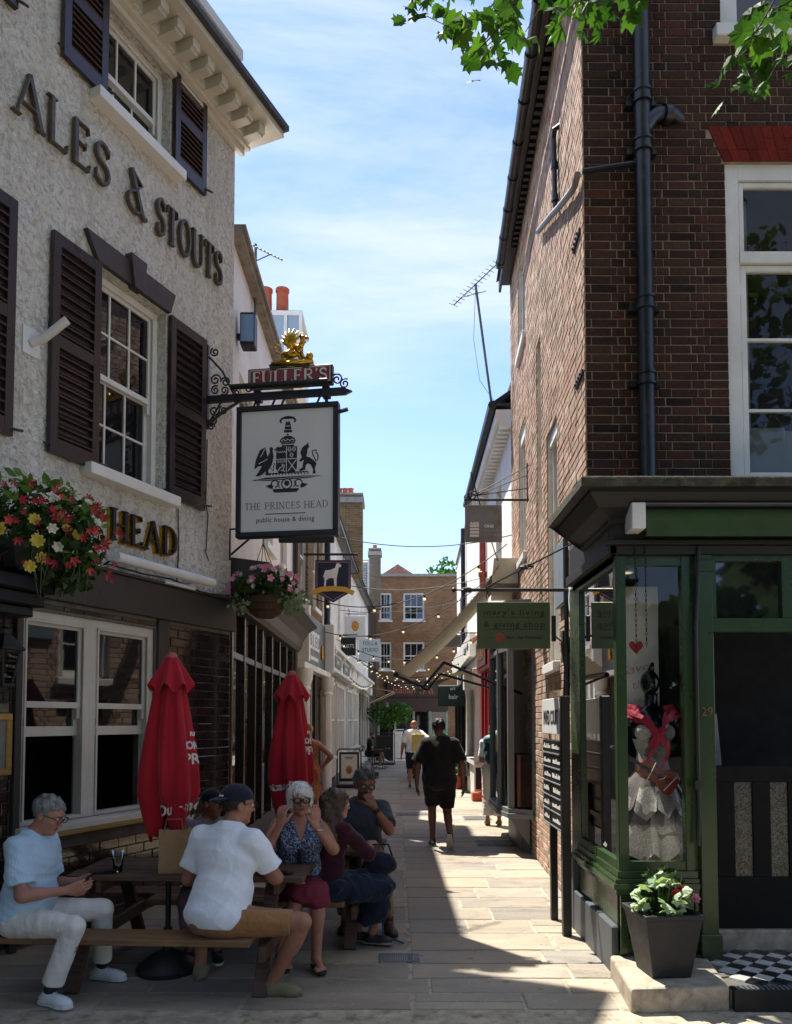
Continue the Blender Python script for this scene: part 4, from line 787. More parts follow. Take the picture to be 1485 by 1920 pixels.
# awning cassette
aw = thing('shop_awning', 'rolled green canvas awning in a white cassette over the shop door', 'awning', (SX, SY, 0))
m = MB(); m.tube([(.16, -.12, 3.12), (2.6, -.12, 3.12)], .075, 14); m.box(.16, 2.6, -.19, -.18, 2.99, 3.1); m.build('canvas_roll', M['awning_green'], aw, autos=40)
m = MB(); m.cbox(.06, .155, -.2, -.03, 3.04, 3.22, .006); m.build('cassette', M['plastic_w'], aw); m = MB(); m.box(.155, 2.6, -.2, -.05, 3.205, 3.215); m.build('cover_strip', M['lead'], aw)
for x, zb in ((.12, 2.2), (.19, 2.25)):
    m = MB()
    for i in range(24): z = 3.05-i*(3.05-zb)/24; (m.tube([(x-.008, -.06, z), (x, -.06, z-.03), (x+.008, -.06, z)], .003, 4) if i % 2 else m.tube([(x, -.068, z), (x, -.06, z-.03), (x, -.052, z)], .003, 4))
    m.build('chain', M['chain'], aw)
m = MB(); m.tube([(.56, -.06, 2.95), (.545, -.06, 2.6), (.53, -.06, 2.4), (.53, -.06, 1.1), (.52, -.06, .9)], .014, 6); m.box(.5, .55, -.08, -.04, 1.28, 1.34); m.build('winding_rod', M['black'], aw)
# stone step and black and white tiles
stp = thing('stone_doorstep', 'worn stone step with black and white diamond tiles in front of the green shop', 'step', (0, 0, 0))
m = MB(); m.prism([(1.41, 4.72, -.02), (2.02, 4.76, -.02), (2.12, 5.34, -.02), (1.47, 5.4, -.02)], (0, 0, .16)); m.build('step', M['stone_step'], stp, bevel=.02)
m = MB(); m.box(2.03, 4.2, 4.78, 5.6, -.02, .115); m.build('tile_bed', M['mortar_d'], stp); m = MB(); m.box(2.04, 4.2, 4.74, 4.82, .0, .125)
m.build('edge_bar', M['black'], stp); m = MB()
for i in range(70): m.box(2.06+i*.03, 2.078+i*.03, 4.745, 4.815, .126, .131)
m.build('edge_tread', M['lead'], stp)
tb = {}
for cn, mt in (('w', pm('white_floor_tile', 'c9c7c0', .25, .12, 9, dirt='8b8478', dscale=14)), ('b', pm('black_floor_tile', '19191b', .25, .3, 9, dirt='4b4742', dscale=14))):
    k = MB(); q = .0735; k.add([(q, 0, 0), (0, q, 0), (-q, 0, 0), (0, -q, 0), (q-.004, 0, .01), (0, q-.004, .01), (-q+.004, 0, .01), (0, -q+.004, .01)], [(4,5,6,7), (0,1,5,4), (1,2,6,5), (2,3,7,6), (3,0,4,7)]); tb[cn] = k.mesh('floor_tile', mt)
for i in range(-4, 16):
    for j in range(0, 12):
        x = 2.1 + (i)*.075; y_ = 4.9 + (j)*.075
        if (i+j) % 2: continue
        cn = 'w' if i % 2 else 'b'
        lx = 2.03 + (y_-4.78)*.11
        if x < lx+.075 or y_ > 5.52: continue
        o = link('floor_tile', tb[cn], stp); o.location = (x, y_, .116 + random.uniform(0, .001))
# ------------------------------------------------------------------ hanging signs on the right
def hang_sign(name, label, X0, X1, Z0, Z1, Y, mat, barz, barx0, barx1, th=.02, finial=True):
    t = thing(name, label, 'hanging sign', (0, Y, 0)); m = MB(); m.cbox(X0, X1, -th/2, th/2, Z0, Z1, .003); m.build('board', mat, t)
    m = MB(); m.tube([(barx0, 0, barz), (barx1, 0, barz)], .016, 8); 
    for x in (X0+.1*(X1-X0)+.03, X1-.12*(X1-X0)): m.tube([(x, -.012, barz-.015), (x+.012, 0, (barz+Z1)/2), (x, .012, Z1), (x-.012, 0, (barz+Z1)/2), (x, -.012, barz-.015)], .004, 5)
    return t, m
t, m = hang_sign('charity_shop_sign', 'olive green hanging shop sign with black typewriter lettering and a red emblem', .72, 1.37, 2.385, 2.8, 6.85, M['sign_green'], 2.91, .6, 1.62)
m.tube([(.6, 0, 2.91), (.52, 0, 2.91)], .008, 6); m.ball((.515, 0, 2.91), .022, 8, 5); m.tube([(.8, 0, 2.93), (1.6, 0, 3.34)], .008, 6)
for i in range(36): f_ = i/36; m.tube([(.8+.8*f_, -.009, 2.93+.41*f_), (.812+.8*f_, .009, 2.945+.41*f_)], .006, 4)
for cx_, cz in ((.63, 2.91), (1.17, 3.12)):
    for k in range(4): a = k*PI/2; m.tube([(cx_-.06, 0, cz), (cx_-.03, .02*math.cos(a), cz+.02*math.sin(a)), (cx_, .028*math.cos(a+1), cz+.028*math.sin(a+1)), (cx_+.03, .02*math.cos(a+2), cz+.02*math.sin(a+2)), (cx_+.06, 0, cz)], .005, 5)
m.tube([(1.6, 0, 2.85), (1.6, 0, 3.42)], .012, 6); m.cbox(1.57, 1.66, -.02, .02, 3.38, 3.43, .003); m.cbox(1.57, 1.66, -.02, .02, 2.87, 2.95, .003); m.build('bracket', M['iron'], t, autos=50)
m = MB(); ty = lambda x, z: (lambda u, v, d: (x+u, -.0105-d, z+v))
text_mb(m, "mary's living", .052, ty(1.05, 2.685), .002, spacing=1.18, width=.54, bold=.0006); text_mb(m, '& giving shop', .052, ty(1.05, 2.577), .002, spacing=1.18, width=.54, bold=.0006)
for x0, x1, z in ((.78, 1.33, 2.663), (.78, 1.33, 2.555)): m.box(x0, x1, -.0125, -.0105, z, z+.004)
text_mb(m, 'Save the Children', .026, ty(1.14, 2.472), .002, width=.32, bold=.0008); text_mb(m, 'FOR', .02, ty(.835, 2.472), .002, width=.045, bold=-.001); m.build('lettering', M['ink'], t)
m = MB(); m.add([(.92+.036*math.cos(k*PI/8), -.0115, 2.485+.042*math.sin(k*PI/8)) for k in range(16)], [tuple(range(16))]); m.build('emblem', pm('emblem_red', 'a02c28', .5, .1), t); m = MB()
m.add([(.92+.011*math.cos(k*PI/5), -.0128, 2.502+.012*math.sin(k*PI/5)) for k in range(10)], [tuple(range(10))]); m.box(.914, .926, -.0128, -.012, 2.455, 2.49); m.box(.897, .943, -.0127, -.012, 2.48, 2.487); m.box(1.305, 1.311, -.0128, -.012, 2.470, 2.476); m.build('emblem_figure', M['sign_green'], t)
m = MB(); m.cbox(1.385, 1.42, -.02, .02, 2.45, 2.68, .004); m.tube([(1.41, 0, 2.5), (1.47, 0, 2.45), (1.5, 0, 2.2)], .008, 5); m.build('speaker', M['black'], t)
t, m = hang_sign('gallery_sign', 'square grey hanging sign with white house emblem and pale lettering', .87, 1.335, 3.99, 4.46, 9.65, M['sign_mid'], 4.53, .86, 1.68, .03)
m.tube([(1.0, 0, 4.6), (1.69, 0, 4.98)], .007, 5); m.tube([(1.0, 0, 4.58), (1.66, 0, 4.85)], .007, 5); m.tube([(1.66, 0, 4.5), (1.66, 0, 5.0)], .01, 5); m.tube([(.9, 0, 4.57), (1.66, 0, 4.68)], .008, 5)
scroll(m, .97, 4.58, .07, 0, 1.5, .02); scroll(m, .9, 4.56, .04, 2, 1.2, .015); m.build('bracket', M['iron'], t, autos=50)
m = MB(); q = lambda u, v, d: (u, -.0155-d, v)
for k in range(4): m.box(.93, 1.045, -.0175, -.0155, 4.055+k*.042, 4.085+k*.042)
m.add([(.93, -.0165, 4.215), (1.045, -.0165, 4.215), (1.045, -.0165, 4.235), (1.02, -.0165, 4.25), (1.0, -.0165, 4.23), (.985, -.0165, 4.25), (.965, -.0165, 4.23), (.945, -.0165, 4.25)], [tuple(range(8))]); text_mb(m, 'ONE', .036, lambda u, v, d: (1.11+u, -.0155-d, 4.175+v), .002, align='L', bold=.002, width=.12); m.build('emblem', M['white'], t)
m = MB(); text_mb(m, 'PAVED', .036, lambda u, v, d: (1.11+u, -.0155-d, 4.118+v), .002, align='L', bold=-.0015, width=.185); text_mb(m, 'COURT', .036, lambda u, v, d: (1.11+u, -.0155-d, 4.06+v), .002, align='L', bold=-.0015, width=.19); m.build('lettering', pm('pale_grey_letter', 'a8a8a6', .5, .05), t)
# directory board on two posts
nb = thing('directory_board', 'black post mounted directory board with white header panel beside the brick wall', 'notice board', (1.39, 6.38, 0), 0)
m = MB(); m.cbox(-.035, .035, -.035, .035, 0, 1.95, .004); m.cbox(-.03, .03, .47, .53, 0, 1.2, .004); m.cbox(-.02, .02, .035, .8, .93, .97, .003); m.build('post', M['blackpaint'], nb)
m = MB(); m.cbox(-.028, -.004, .04, .84, 1.63, 1.94, .004); m.build('header_panel', pm('header_white', 'cfcfcd', .4, .05), nb)
m = MB(); 
text_mb(m, 'PAVED COURT', .13, lambda u, v, d: (-.029-d, .44-u, 1.715+v), .002, width=.62, bold=.002); m.build('lettering', M['ink'], nb)
for i in range(6):
    z = 1.52-i*.125; m = MB(); m.cbox(-.026, -.004, .04, .82, z-.05, z+.055, .004); pl_ = m.build('name_plate', M['blackpaint'], nb)
    m = MB(); m.cbox(-.034, -.004, .035, .84, z-.066, z-.054, .002); m.build('rail', M['lead'], nb)
    m = MB(); yy = .08
    while yy < .76:
        w = random.uniform(.02, .05)
        if .36 < yy < .46: yy += .03; continue
        m.box(-.028, -.0265, yy, yy+w, z-.018, z+random.uniform(.0, .025)); yy += w+.01
    m.build('marks', M['white'], pl_)
# ------------------------------------------------------------------ buildings along the alley
def facade(name, label, p0, p1, zt, mat, side, holes=(), depth=5, ground=None, cat='building'):
    """p0 near end, p1 far end; side 'L' or 'R'. local x runs so that -y faces the alley."""
    a, b = (p0, p1) if side == 'L' else (p1, p0)
    ang = math.atan2(b[1]-a[1], b[0]-a[0]); L = math.hypot(b[0]-a[0], b[1]-a[1])
    t = thing(name, label, cat, (a[0], a[1], 0), ang)
    mb = wall_mb(0, L, 0, zt, holes, t=.18); mb.quad((0,0,0), (0,depth,0), (0,depth,zt), (0,0,zt)); mb.quad((L,0,0), (L,depth,0), (L,depth,zt), (L,0,zt)); mb.quad((0,0,zt), (L,0,zt), (L,depth,zt), (0,depth,zt)); mb.build('wall', mat, t)
    return t, L
def small_window(t, h, y=.06, cols=2, rt=2, rb=2, sill=True, **k): return sash_window(t, *h, y=y, cols=cols, rt=rt, rb=rb, fr=.05, sill=(h[0]-.06, h[1]+.06, -.07) if sill else None, **k)
def gutter_line(t, L, z, y=-.22, r=.06, name='gutter'): m = MB(); m.tube([(0, y, z), (L, y, z)], r, 8); m.box(0, L, y+r, -.002, z-.02, z+.03); return m.build(name, M['pipe'], t, autos=40)
# L1 brown shop with white upper storey
b1, L1 = facade('brown_shop_building', 'white rendered building with brown glazed shopfront next to the pub', (-1.86, 8.5), (-1.9, 14.2), 7.3, M['white_wall'], 'L', [(.5, 1.4, 4.3, 5.9), (2.4, 3.2, 4.3, 5.8), (4.0, 4.8, 4.3, 5.8), (.3, L1_ if False else 5.5, .4, 3.0)])
for h in ((.5, 1.4, 4.3, 5.9), (2.4, 3.2, 4.3, 5.8), (4.0, 4.8, 4.3, 5.8)): small_window(b1, h, mat='white')
m = MB(); m.box(0, L1, -.12, 0, 7.22, 7.3); m.box(0, L1, -.16, 0, 7.3, 7.36); m.build('coping', pm('stained_coping', '8a8074', .9, .4, 6), b1)
sf_ = MB(); sf_.box(.0, 5.6, -.02, .05, 0, .42)
for x in (.02, .75, 1.5, 2.05, 2.9, 3.7, 4.5, 5.3, 5.5): sf_.cbox(x, x+.07, -.05, .05, .42, 3.05, .004)
sf_.box(0, 5.6, -.04, .05, 2.45, 2.52); bs = sf_.build('shopfront', pm('dark_brown_gloss', '2b2522', .3, .25, 7), b1)
for a, b in ((.09, .75), (.82, 1.5), (2.12, 2.9), (2.97, 3.7), (3.77, 4.5), (4.57, 5.3)): m = MB(); m.quad((a, 0, .42), (b, .004, .42), (b, .002, 3.0), (a, -.002, 3.0)); m.build('pane', M['glass'], bs)
m = MB(); m.quad((1.57, .05, .05), (2.05, .05, .05), (2.05, .05, 2.45), (1.57, .05, 2.45)); m.build('pane', M['glass'], bs)
m = MB(); pr = [(0, 2.98), (-.12, 3.0), (-.16, 3.06), (-.2, 3.2), (-.3, 3.34), (-.42, 3.42), (-.46, 3.44), (-.46, 3.5), (0, 3.56)]
for (y0, z0), (y1, z1) in zip(pr, pr[1:]): m.quad((0, y0, z0), (5.65, y0, z0), (5.65, y1, z1), (0, y1, z1))
m.quad(*[(0, y_, z) for y_, z in pr]); m.quad(*[(5.65, y_, z) for y_, z in pr]); m.build('fascia', pm('brown_fascia', '3a332f', .45, .2, 6), b1)
m = MB(); m.tube([(5.55, -.06, 0), (5.55, -.06, 7.2)], .05, 10); m.build('drainpipe', M['pipe'], b1, autos=40)
m = MB(); m.tube([(1.3, -.04, 7.0), (1.3, -.04, 7.95)], .018, 6); A_, B_ = Vector((1.0, .2, 7.87)), Vector((1.52, -.36, 7.87)); m.tube([A_, B_], .011, 5); dv = (B_-A_).normalized(); pv = Vector((-dv.y, dv.x, 0))
for i in range(15): c_ = A_.lerp(B_, i/14); m.tube([c_ - pv*.05 + Vector((0, 0, -.03)), c_ + pv*.05 + Vector((0, 0, .03))], .005, 4)
m.tube([A_.lerp(B_, .15), A_.lerp(B_, .2) + Vector((0, 0, -.12)), Vector((1.3, -.04, 7.72)), A_.lerp(B_, .75)], .008, 5); ar = thing('tv_aerial', 'thin television aerial on the white building beside the pub', 'aerial', b1.location, b1.rotation_euler.z); m.build('aerial', M['lead'], ar)
m = MB(); m.cbox(-.1, .1, -.22, -.05, 6.0, 6.38, .01); m.box(-.03, .03, -.05, 0, 6.1, 6.16); fl = thing('floodlight', 'small black floodlight high on the white wall beside the pub', 'floodlight', (-1.86, 8.85, .1), b1.rotation_euler.z); m.build('housing', M['black'], fl); m = MB(); m.quad((-.102, -.21, 6.03), (-.102, -.06, 6.03), (-.102, -.06, 6.35), (-.102, -.21, 6.35)); m.build('glass', pm('blue_glass', '6f8fae', .1, .1), fl)
cv = thing('cctv_camera', 'dark bullet camera mounted low on the brown shop fascia', 'camera', (-1.55, 9.1, 3.0)); m = MB(); m.tube([(0, -.12, 0), (0, .12, .02)], .05, 10); m.tube([(0, .1, .02), (-.1, .2, .12)], .015, 6); m.build('housing', M['black'], cv, autos=40); m = MB(); m.lathe([(.035, 0), (.03, .004)], 12); o = m.build('lens', M['glass'], cv); o.rotation_euler = (R(90), 0, 0); o.location = (0, -.122, 0)
# chimney with two pots, glazed dormer
def chimney(name, label, x, y_, z0, z1, w, d, mat, pots, ph=.9, pr_=.13):
    t = thing(name, label, 'chimney', (x, y_, 0)); m = MB(); m.box(-w/2, w/2, -d/2, d/2, z0, z1); m.build('stack', mat, t); m = MB(); m.box(-w/2-.06, w/2+.06, -d/2-.06, d/2+.06, z1-.28, z1-.1); m.box(-w/2-.03, w/2+.03, -d/2-.03, d/2+.03, z1, z1+.06); m.build('cap', M['stone_cap'] if ph < .5 else mat, t)
    for px_, py_ in pots: m = MB(); m.lathe([(pr_, 0), (pr_*.92, ph*.9), (pr_*1.08, ph*.92), (pr_*1.08, ph), (pr_*.8, ph)], 14, (px_, py_, z1+.05)); m.build('chimney_pot', M['terracotta'], t, autos=40)
    return t
BR_Y = m_flatbrick('yellow_stock_brick', '8d7450', '6d5638', '9b8f7c'); BR_D = m_flatbrick('sooty_brick_stack', '4d4238', '3d342d', '6a6258'); BR_P = m_flatbrick('pink_brick', '8d5f48', '9b7355', 'a89880')
chimney('twin_pot_chimney', 'sooty brick chimney with two tall orange clay pots', -2.6, 16.8, 6.5, 10.6, 1.0, .7, BR_D, [(-.3, 0), (.07, 0)], .68, .145)
dm = thing('glazed_dormer', 'white framed glazed roof dormer beneath the orange chimney pots', 'dormer', (-2.22, 15.2, 8.95)); m = MB()
for x in (-.3, .0, .3): m.box(x-.03, x+.03, -.03, .03, 0, 1.0)
for z in (0, .4, .97): m.box(-.27, .27, -.025, .025, z-.03, z+.03)
m.box(-.33, .33, .03, 1.2, 1.0, 1.06); m.box(-.33, .33, .03, 1.2, -.5, 0); m.build('frame', M['white'], dm)
for a, b in ((-.27, -.03), (.03, .27)):
    for c, d in ((.03, .37), (.43, .94)): m = MB(); m.quad((a, 0, c), (b, 0, c), (b, 0, d), (a, 0, d)); m.build('pane', pm('sky_glass', '8fa3b3', .05, .05), dm)
# L2 stock brick house with gallery shop
b2, L2 = facade('stock_brick_house', 'narrow yellow stock brick house above a white columned shop', (-1.9, 14.25), (-1.72, 17.9), 6.9, BR_Y, 'L', [(.7, 1.6, 4.2, 5.9), (2.3, 3.1, 4.2, 5.9)])
for h in ((.7, 1.6, 4.2, 5.9), (2.3, 3.1, 4.2, 5.9)): small_window(b2, h, mat='white', sill=True)
m = MB(); m.box(0, L2, -.05, 0, 6.9, 7.0); m.build('coping', M['stone_cap'], b2)
m = MB(); m.cbox(.15, 3.5, -.1, -.02, 2.85, 3.9, .01); m.build('shop_fascia', M['grey_dark'], b2)
m = MB(); m.cbox(.0, 3.65, -.22, -.0, 2.72, 2.84, .01); m.cbox(0, .14, -.3, 0, 2.84, 3.9, .01); m.cbox(3.52, 3.65, -.3, 0, 2.84, 3.95, .01)
for x in (.2, 3.3):
    m.lathe([(.15, 0), (.15, .12), (.11, .16), (.1, 2.3), (.13, 2.34), (.11, 2.4), (.16, 2.52), (.17, 2.72)], 16, (x+.1, -.16, 0))
    for k in range(8): a = k*PI/4; m.tube([(x+.1+.1*math.cos(a), -.16+.1*math.sin(a), .2), (x+.1+.095*math.cos(a), -.16+.095*math.sin(a), 2.28)], .014, 5)
m.build('column', M['white'], b2, autos=40)
m = MB(); m.quad((.45, -.03, .3), (3.2, -.03, .3), (3.2, -.026, 2.7), (.45, -.026, 2.7)); m.build('shop_window', M['glass'], b2); m = MB()
for x in (1.1, 2.3): m.cbox(x, x+.06, -.06, .0, .0, 2.72)
m.box(.4, 3.25, -.06, 0, 0, .4); m.build('shop_frame', M['blackpaint'], b2)
m = MB()
for i, (x, h, z) in enumerate(((1.15, .34, 3.2), (1.48, .34, 3.2), (1.82, .34, 3.2), (2.15, .34, 3.2))): m.cbox(x, x+.28, -.125, -.105, z, z+.38, .004)
m.cbox(1.3, 2.3, -.12, -.105, 2.98, 3.06, .003); m.build('sign_tile', M['plastic_w'], b2); m = MB()
for i, c in enumerate('BLEU'): text_mb(m, c, .24, lambda u, v, d, i=i: (1.29+i*.335+u, -.127-d, 3.27+v), .003, bold=.004)
m.build('lettering', M['grey_dark'], b2)
m = MB()
for x in (.5, 2.9):
    for k in range(3): m.tube([(x, -.12, 3.4), (x+(k-1)*.06, -.13, 3.1)], .018, 5)
m.build('tassel', M['gold'], b2)
cs = thing('hanging_shield_sign', 'navy shield shaped hanging sign with white dog and yellow ribbon', 'hanging sign', (-1.27, 15.5, 0)); m = MB()
sh2 = [(-.36, 4.98), (.36, 4.98), (.36, 4.42), (.3, 4.3), (.0, 4.12), (-.3, 4.3), (-.36, 4.42)]; m.prism([(x, -.02, z) for x, z in sh2], (0, .04, 0)); m.build('shield', M['navy'], cs); m = MB()
ribbon(m, [(x*.9, 4.56+(z-4.56)*.9) for x, z in sh2 + sh2[:1]], .012, lambda x, y, d: (x, -.02-d, y), 0, .004); m.build('border', pm('pink_line', 'b88088', .5, .1), cs)
m = MB(); m.add([(x*.3-.02, -.0265, 4.42+z*.5) for x, z in [(-.55, 0), (-.42, 0), (-.38, .3), (-.2, .38), (.12, .38), (.16, 0), (.3, 0), (.32, .4), (.42, .7), (.44, .82), (.6, .84), (.62, .9), (.45, 1.0), (.3, .98), (.2, .8), (-.1, .72), (-.45, .7), (-.6, .45), (-.5, .35)]], [tuple(range(19))]); m.build('dog', M['white'], cs)
m = MB(); P_ = [(-.42, 4.30), (-.25, 4.38), (0, 4.40), (.25, 4.38), (.42, 4.30)]; ribbon(m, P_, .1, lambda x, y, d: (x, -.02-d, y), .012, .03); m.build('ribbon', pm('mustard', 'c89a3c', .6, .1), cs)
m = MB(); m.tube([(-.6, 0, 5.1), (.5, 0, 5.1)], .025, 8); m.tube([(-.2, 0, 4.98), (-.2, 0, 5.1)], .01, 5); m.tube([(.2, 0, 4.98), (.2, 0, 5.1)], .01, 5); m.build('bracket', M['iron'], cs)
fs_ = thing('dark_sign_board', 'black sign board with white letters half hidden behind the pub sign', 'hanging sign', (-1.15, 9.8, 0)); m = MB(); m.cbox(-.35, .36, -.03, .03, 4.02, 4.5, .005); m.build('board', M['blackpaint'], fs_); m = MB(); m.tube([(-.8, 0, 4.55), (.4, 0, 4.55)], .015, 6); m.build('bracket', M['iron'], fs_)
# L3.. white painted terrace
PALE_PANE = pm('pale_glossy_pane', 'b5b5b2', .12, .2, 3, coat=.5)  # even pale glossy colour on the panes themselves
def shopfront_white(t, x0, x1, zs=.75, zt=2.75, n=4, name='shop_window', out=-.06, mat='white'):
    m = MB(); F = M[mat]; m.cbox(x0, x1, out-.02, .0, 0, zs, .006); m.cbox(x0-.04, x1+.04, out-.1, 0, zs, zs+.07, .006); m.box(x0, x1, out, 0, zt-.08, zt)
    for i in range(n+1): x = x0+(x1-x0-.06)*i/n; m.box(x, x+.06, out, 0, zs+.07, zt-.08)
    m.box(x0, x1, out+.005, 0, (zs+zt)/2-.02, (zs+zt)/2+.02); w = m.build(name, F, t, bevel=.003)
    for i in range(n): a = x0+.06+(x1-x0-.06)*i/n; b = x0+(x1-x0-.06)*(i+1)/n; e = random.uniform(-.004, .004); m = MB(); m.quad((a, -.02+e, zs+.07), (b, -.02, zs+.07), (b, -.02-e, zt-.08), (a, -.02, zt-.08)); m.build('pane', PALE_PANE, w)
    return w
def console(t, x, z): m = MB(); m.cbox(x-.09, x+.09, -.3, 0, z+.35, z+.48, .01); m.prism([(x-.07, -.26, z+.35), (x-.07, -.2, z+.15), (x-.07, -.08, z-.1), (x-.07, 0, z-.15), (x-.07, 0, z+.35)], (.14, 0, 0)); m.build('console', M['white'], t, bevel=.008)
b3h = [(1.2, 2.0, 4.3, 5.6), (4.0, 4.8, 4.3, 5.6)]
b3, L3 = facade('white_terrace_house', 'white painted terrace house with shop windows and ornate consoles', (-1.72, 17.95), (-1.62, 24.5), 6.9, M['white_b'], 'L', b3h)
for h in b3h: small_window(b3, h)
gutter_line(b3, L3, 6.85); m = MB(); m.quad((0, -.3, 6.9), (L3, -.3, 6.9), (L3, 2.5, 9), (0, 2.5, 9)); m.build('roof', M['slate'], b3)
m = MB(); m.tube([(.12, -.1, 0), (.12, -.1, 6.8)], .075, 10); m.lathe([(.08, 0), (.16, .15), (.17, .5), (.16, .52)], 12, (.12, -.12, 6.1)); m.build('drainpipe', M['pipe'], b3, autos=40)
m = MB(); m.cbox(0, L3, -.32, -.0, 3.42, 3.52, .01); m.box(0, L3, -.2, 0, 3.0, 3.42); m.cbox(0, L3, -.26, 0, 2.92, 3.0, .01); m.build('shop_cornice', M['white'], b3)
for x in (.5, 3.0, 5.9): console(b3, x, 3.0)
for a, b in ((.9, 2.6), (3.5, 5.5)): m = MB(); m.cbox(a, b, -.225, -.202, 3.06, 3.34, .006); sgn = m.build('sign_board', M['grey_dark'], b3); m = MB(); [m.box(a+.5+k*.12, a+.58+k*.12, -.23, -.226, 3.16, 3.24) for k in range(5)]; m.build('marks', M['white'], sgn)
shopfront_white(b3, .4, 2.7, n=4); shopfront_white(b3, 3.2, 5.6, n=4); m = MB(); m.box(0, L3, -.1, 0, 0, .3); m.box(2.78, 3.12, -.03, 0, .3, 2.9); m.build('plinth', M['blackpaint'], b3)
b4h = [(1.0, 1.8, 4.2, 5.5), (4.6, 5.4, 4.2, 5.5), (8, 8.8, 4.2, 5.5)]
b4, L4 = facade('long_white_terrace', 'long white terrace with dark gutter further down the alley', (-1.62, 24.55), (-1.3, 36), 6.9, M['white_b'], 'L', b4h)
for h in b4h: small_window(b4, h)
gutter_line(b4, L4, 6.85); m = MB(); m.quad((0, -.3, 6.9), (L4, -.3, 6.9), (L4, 2.5, 9), (0, 2.5, 9)); m.build('roof', M['slate'], b4)
m = MB(); m.cbox(0, L4, -.3, 0, 3.4, 3.5, .01); m.box(0, L4, -.2, 0, 2.9, 3.4); m.build('shop_cornice', M['white'], b4)
for x in (.2, 2.4): console(b4, x, 2.95)
for a, b in ((.3, 2.2), (2.6, 4.4)): shopfront_white(b4, a, b, n=3)
m = MB(); m.box(4.8, 11, -.04, -.01, .5, 2.8); m.build('shop_window', M['glass'], b4); m = MB()
for x in (4.7, 6.2, 7.7, 9.2, 10.9): m.box(x, x+.1, -.08, 0, 0, 2.9)
m.build('shop_frame', M['white'], b4); m = MB(); m.quad((5, -.1, 3.0), (7.6, -.1, 3.0), (7.6, -1.1, 2.45), (5, -1.1, 2.45)); m.box(5, 7.6, -1.11, -1.09, 2.28, 2.45); m.build('awning', M['awning_green'] if False else pm('black_canvas', '2a2827', .8, .2, 3), b4)
m = MB(); m.tube([(8.2, -.1, 2.4), (8.2, -1.3, 2.95)], .02, 5); m.tube([(9.8, -.1, 2.4), (9.8, -1.3, 2.95)], .02, 5); m.quad((8.1, -.05, 3.2), (9.9, -.05, 3.2), (9.9, -1.3, 2.98), (8.1, -1.3, 2.98)); m.build('awning', M['canvas'], b4)
b5, L5 = facade('brown_gabled_house', 'narrow brown brick house with white louvred dormer far down the alley', (-1.28, 36.1), (-1.05, 41), 8.2, BR_D, 'L', [(1, 1.8, 4.5, 6.0)]); small_window(b5, (1, 1.8, 4.5, 6.0))
lv = thing('louvred_dormer', 'white louvred dormer on the roof at the far left of the alley', 'dormer', (-1.75, 34.6, 7.3)); m = MB(); m.box(-.5, .5, .05, 1.2, 0, 1.7)
for i in range(14): m.obox((0, 0, .1+i*.115), (.46, 0, 0), (0, .04, .03), (0, -.004, .006))
for x in (-.5, 0, .5): m.box(x-.04, x+.04, -.06, .06, 0, 1.7)
m.build('louvre', M['white'], lv)
chimney('tall_brick_chimney', 'broad stock brick chimney stack rising over the white terrace', -1.75, 27.0, 6.8, 9.6, 1.15, .8, BR_Y, [(-.25, 0), (-.05, 0), (.15, 0)], .28, .1); chimney('far_brick_chimney', 'slender grey brick chimney beyond the broad stack', -1.0, 36.4, 7, 9.8, .55, .6, m_flatbrick('grey_brick', '7d7468', '6a6056', '928a7e'), [(0, 0)], .2, .1)
# R2, R3 white buildings on the right
r2h = [(.6, 1.5, 4.6, 6.2), (3.6, 4.5, 4.6, 6.2)]
r2, LR2 = facade('white_rendered_house', 'white rendered house with black gutter next to the corner house', (1.92, 12.6), (2.02, 18.6), 6.9, M['white_wall'], 'R', r2h)
for h in r2h: small_window(r2, h)
gutter_line(r2, LR2, 6.98, -.32, .075); m = MB(); m.box(0, LR2, -.26, 0, 6.72, 6.9)
for i in range(30): m.box(.1+i*.2, .2+i*.2, -.2, 0, 6.6, 6.72)
m.build('eaves', M['white'], r2); m = MB(); m.quad((-.1, -.36, 7.0), (LR2, -.36, 7.0), (LR2, 2.5, 9), (-.1, 2.5, 9)); m.build('roof', M['slate'], r2)
m = MB(); m.tube([(1.7, -.08, 2.8), (1.7, -.08, 5.9)], .07, 10); m.lathe([(.075, 0), (.1, .02), (.1, .1), (.075, .12)], 10, (1.7, -.08, 4.9)); m.build('drainpipe', M['pipe_red'], r2, autos=40)
chimney('red_clay_chimney', 'dark roof stack with one slim red clay pot behind the white house', 2.25, 13.2, 6.9, 7.5, .5, .5, M['slate'], [(-.05, 0)], .9, .08)
an = thing('mast_aerial', 'television aerial on a tall leaning pole above the white house', 'aerial', (1.62, 12.8, 7.0)); m = MB(); m.tube([(0, 0, 0), (-.27, .0, 2.15)], .022, 6); m.tube([(-.62, .3, 1.95), (.12, -.35, 2.36)], .012, 5)
for i in range(14): f_ = i/13; x, y_, z = -.62+.74*f_, .3-.65*f_, 1.95+.41*f_; m.tube([(x-.08, y_-.09, z-.02), (x+.08, y_+.09, z+.02)], .006, 4)
m.tube([(-.27, 0, 2.1), (-.3, .05, 1.2), (-.2, .05, .5), (0.05, 0, .1)], .005, 4); m.tube([(-.5, .05, 1.95), (-.1, -.05, 2.0)], .01, 4); m.build('aerial', M['lead'], an)
r3, LR3 = facade('pale_parapet_house', 'pale house with parapet and dark shop below further down on the right', (2.02, 18.7), (2.3, 29), 7.6, M['white_wall'], 'R', [(2, 2.9, 4.5, 6.0), (5, 5.9, 4.5, 6.0)])
for h in ((2, 2.9, 4.5, 6.0), (5, 5.9, 4.5, 6.0)): small_window(r3, h)
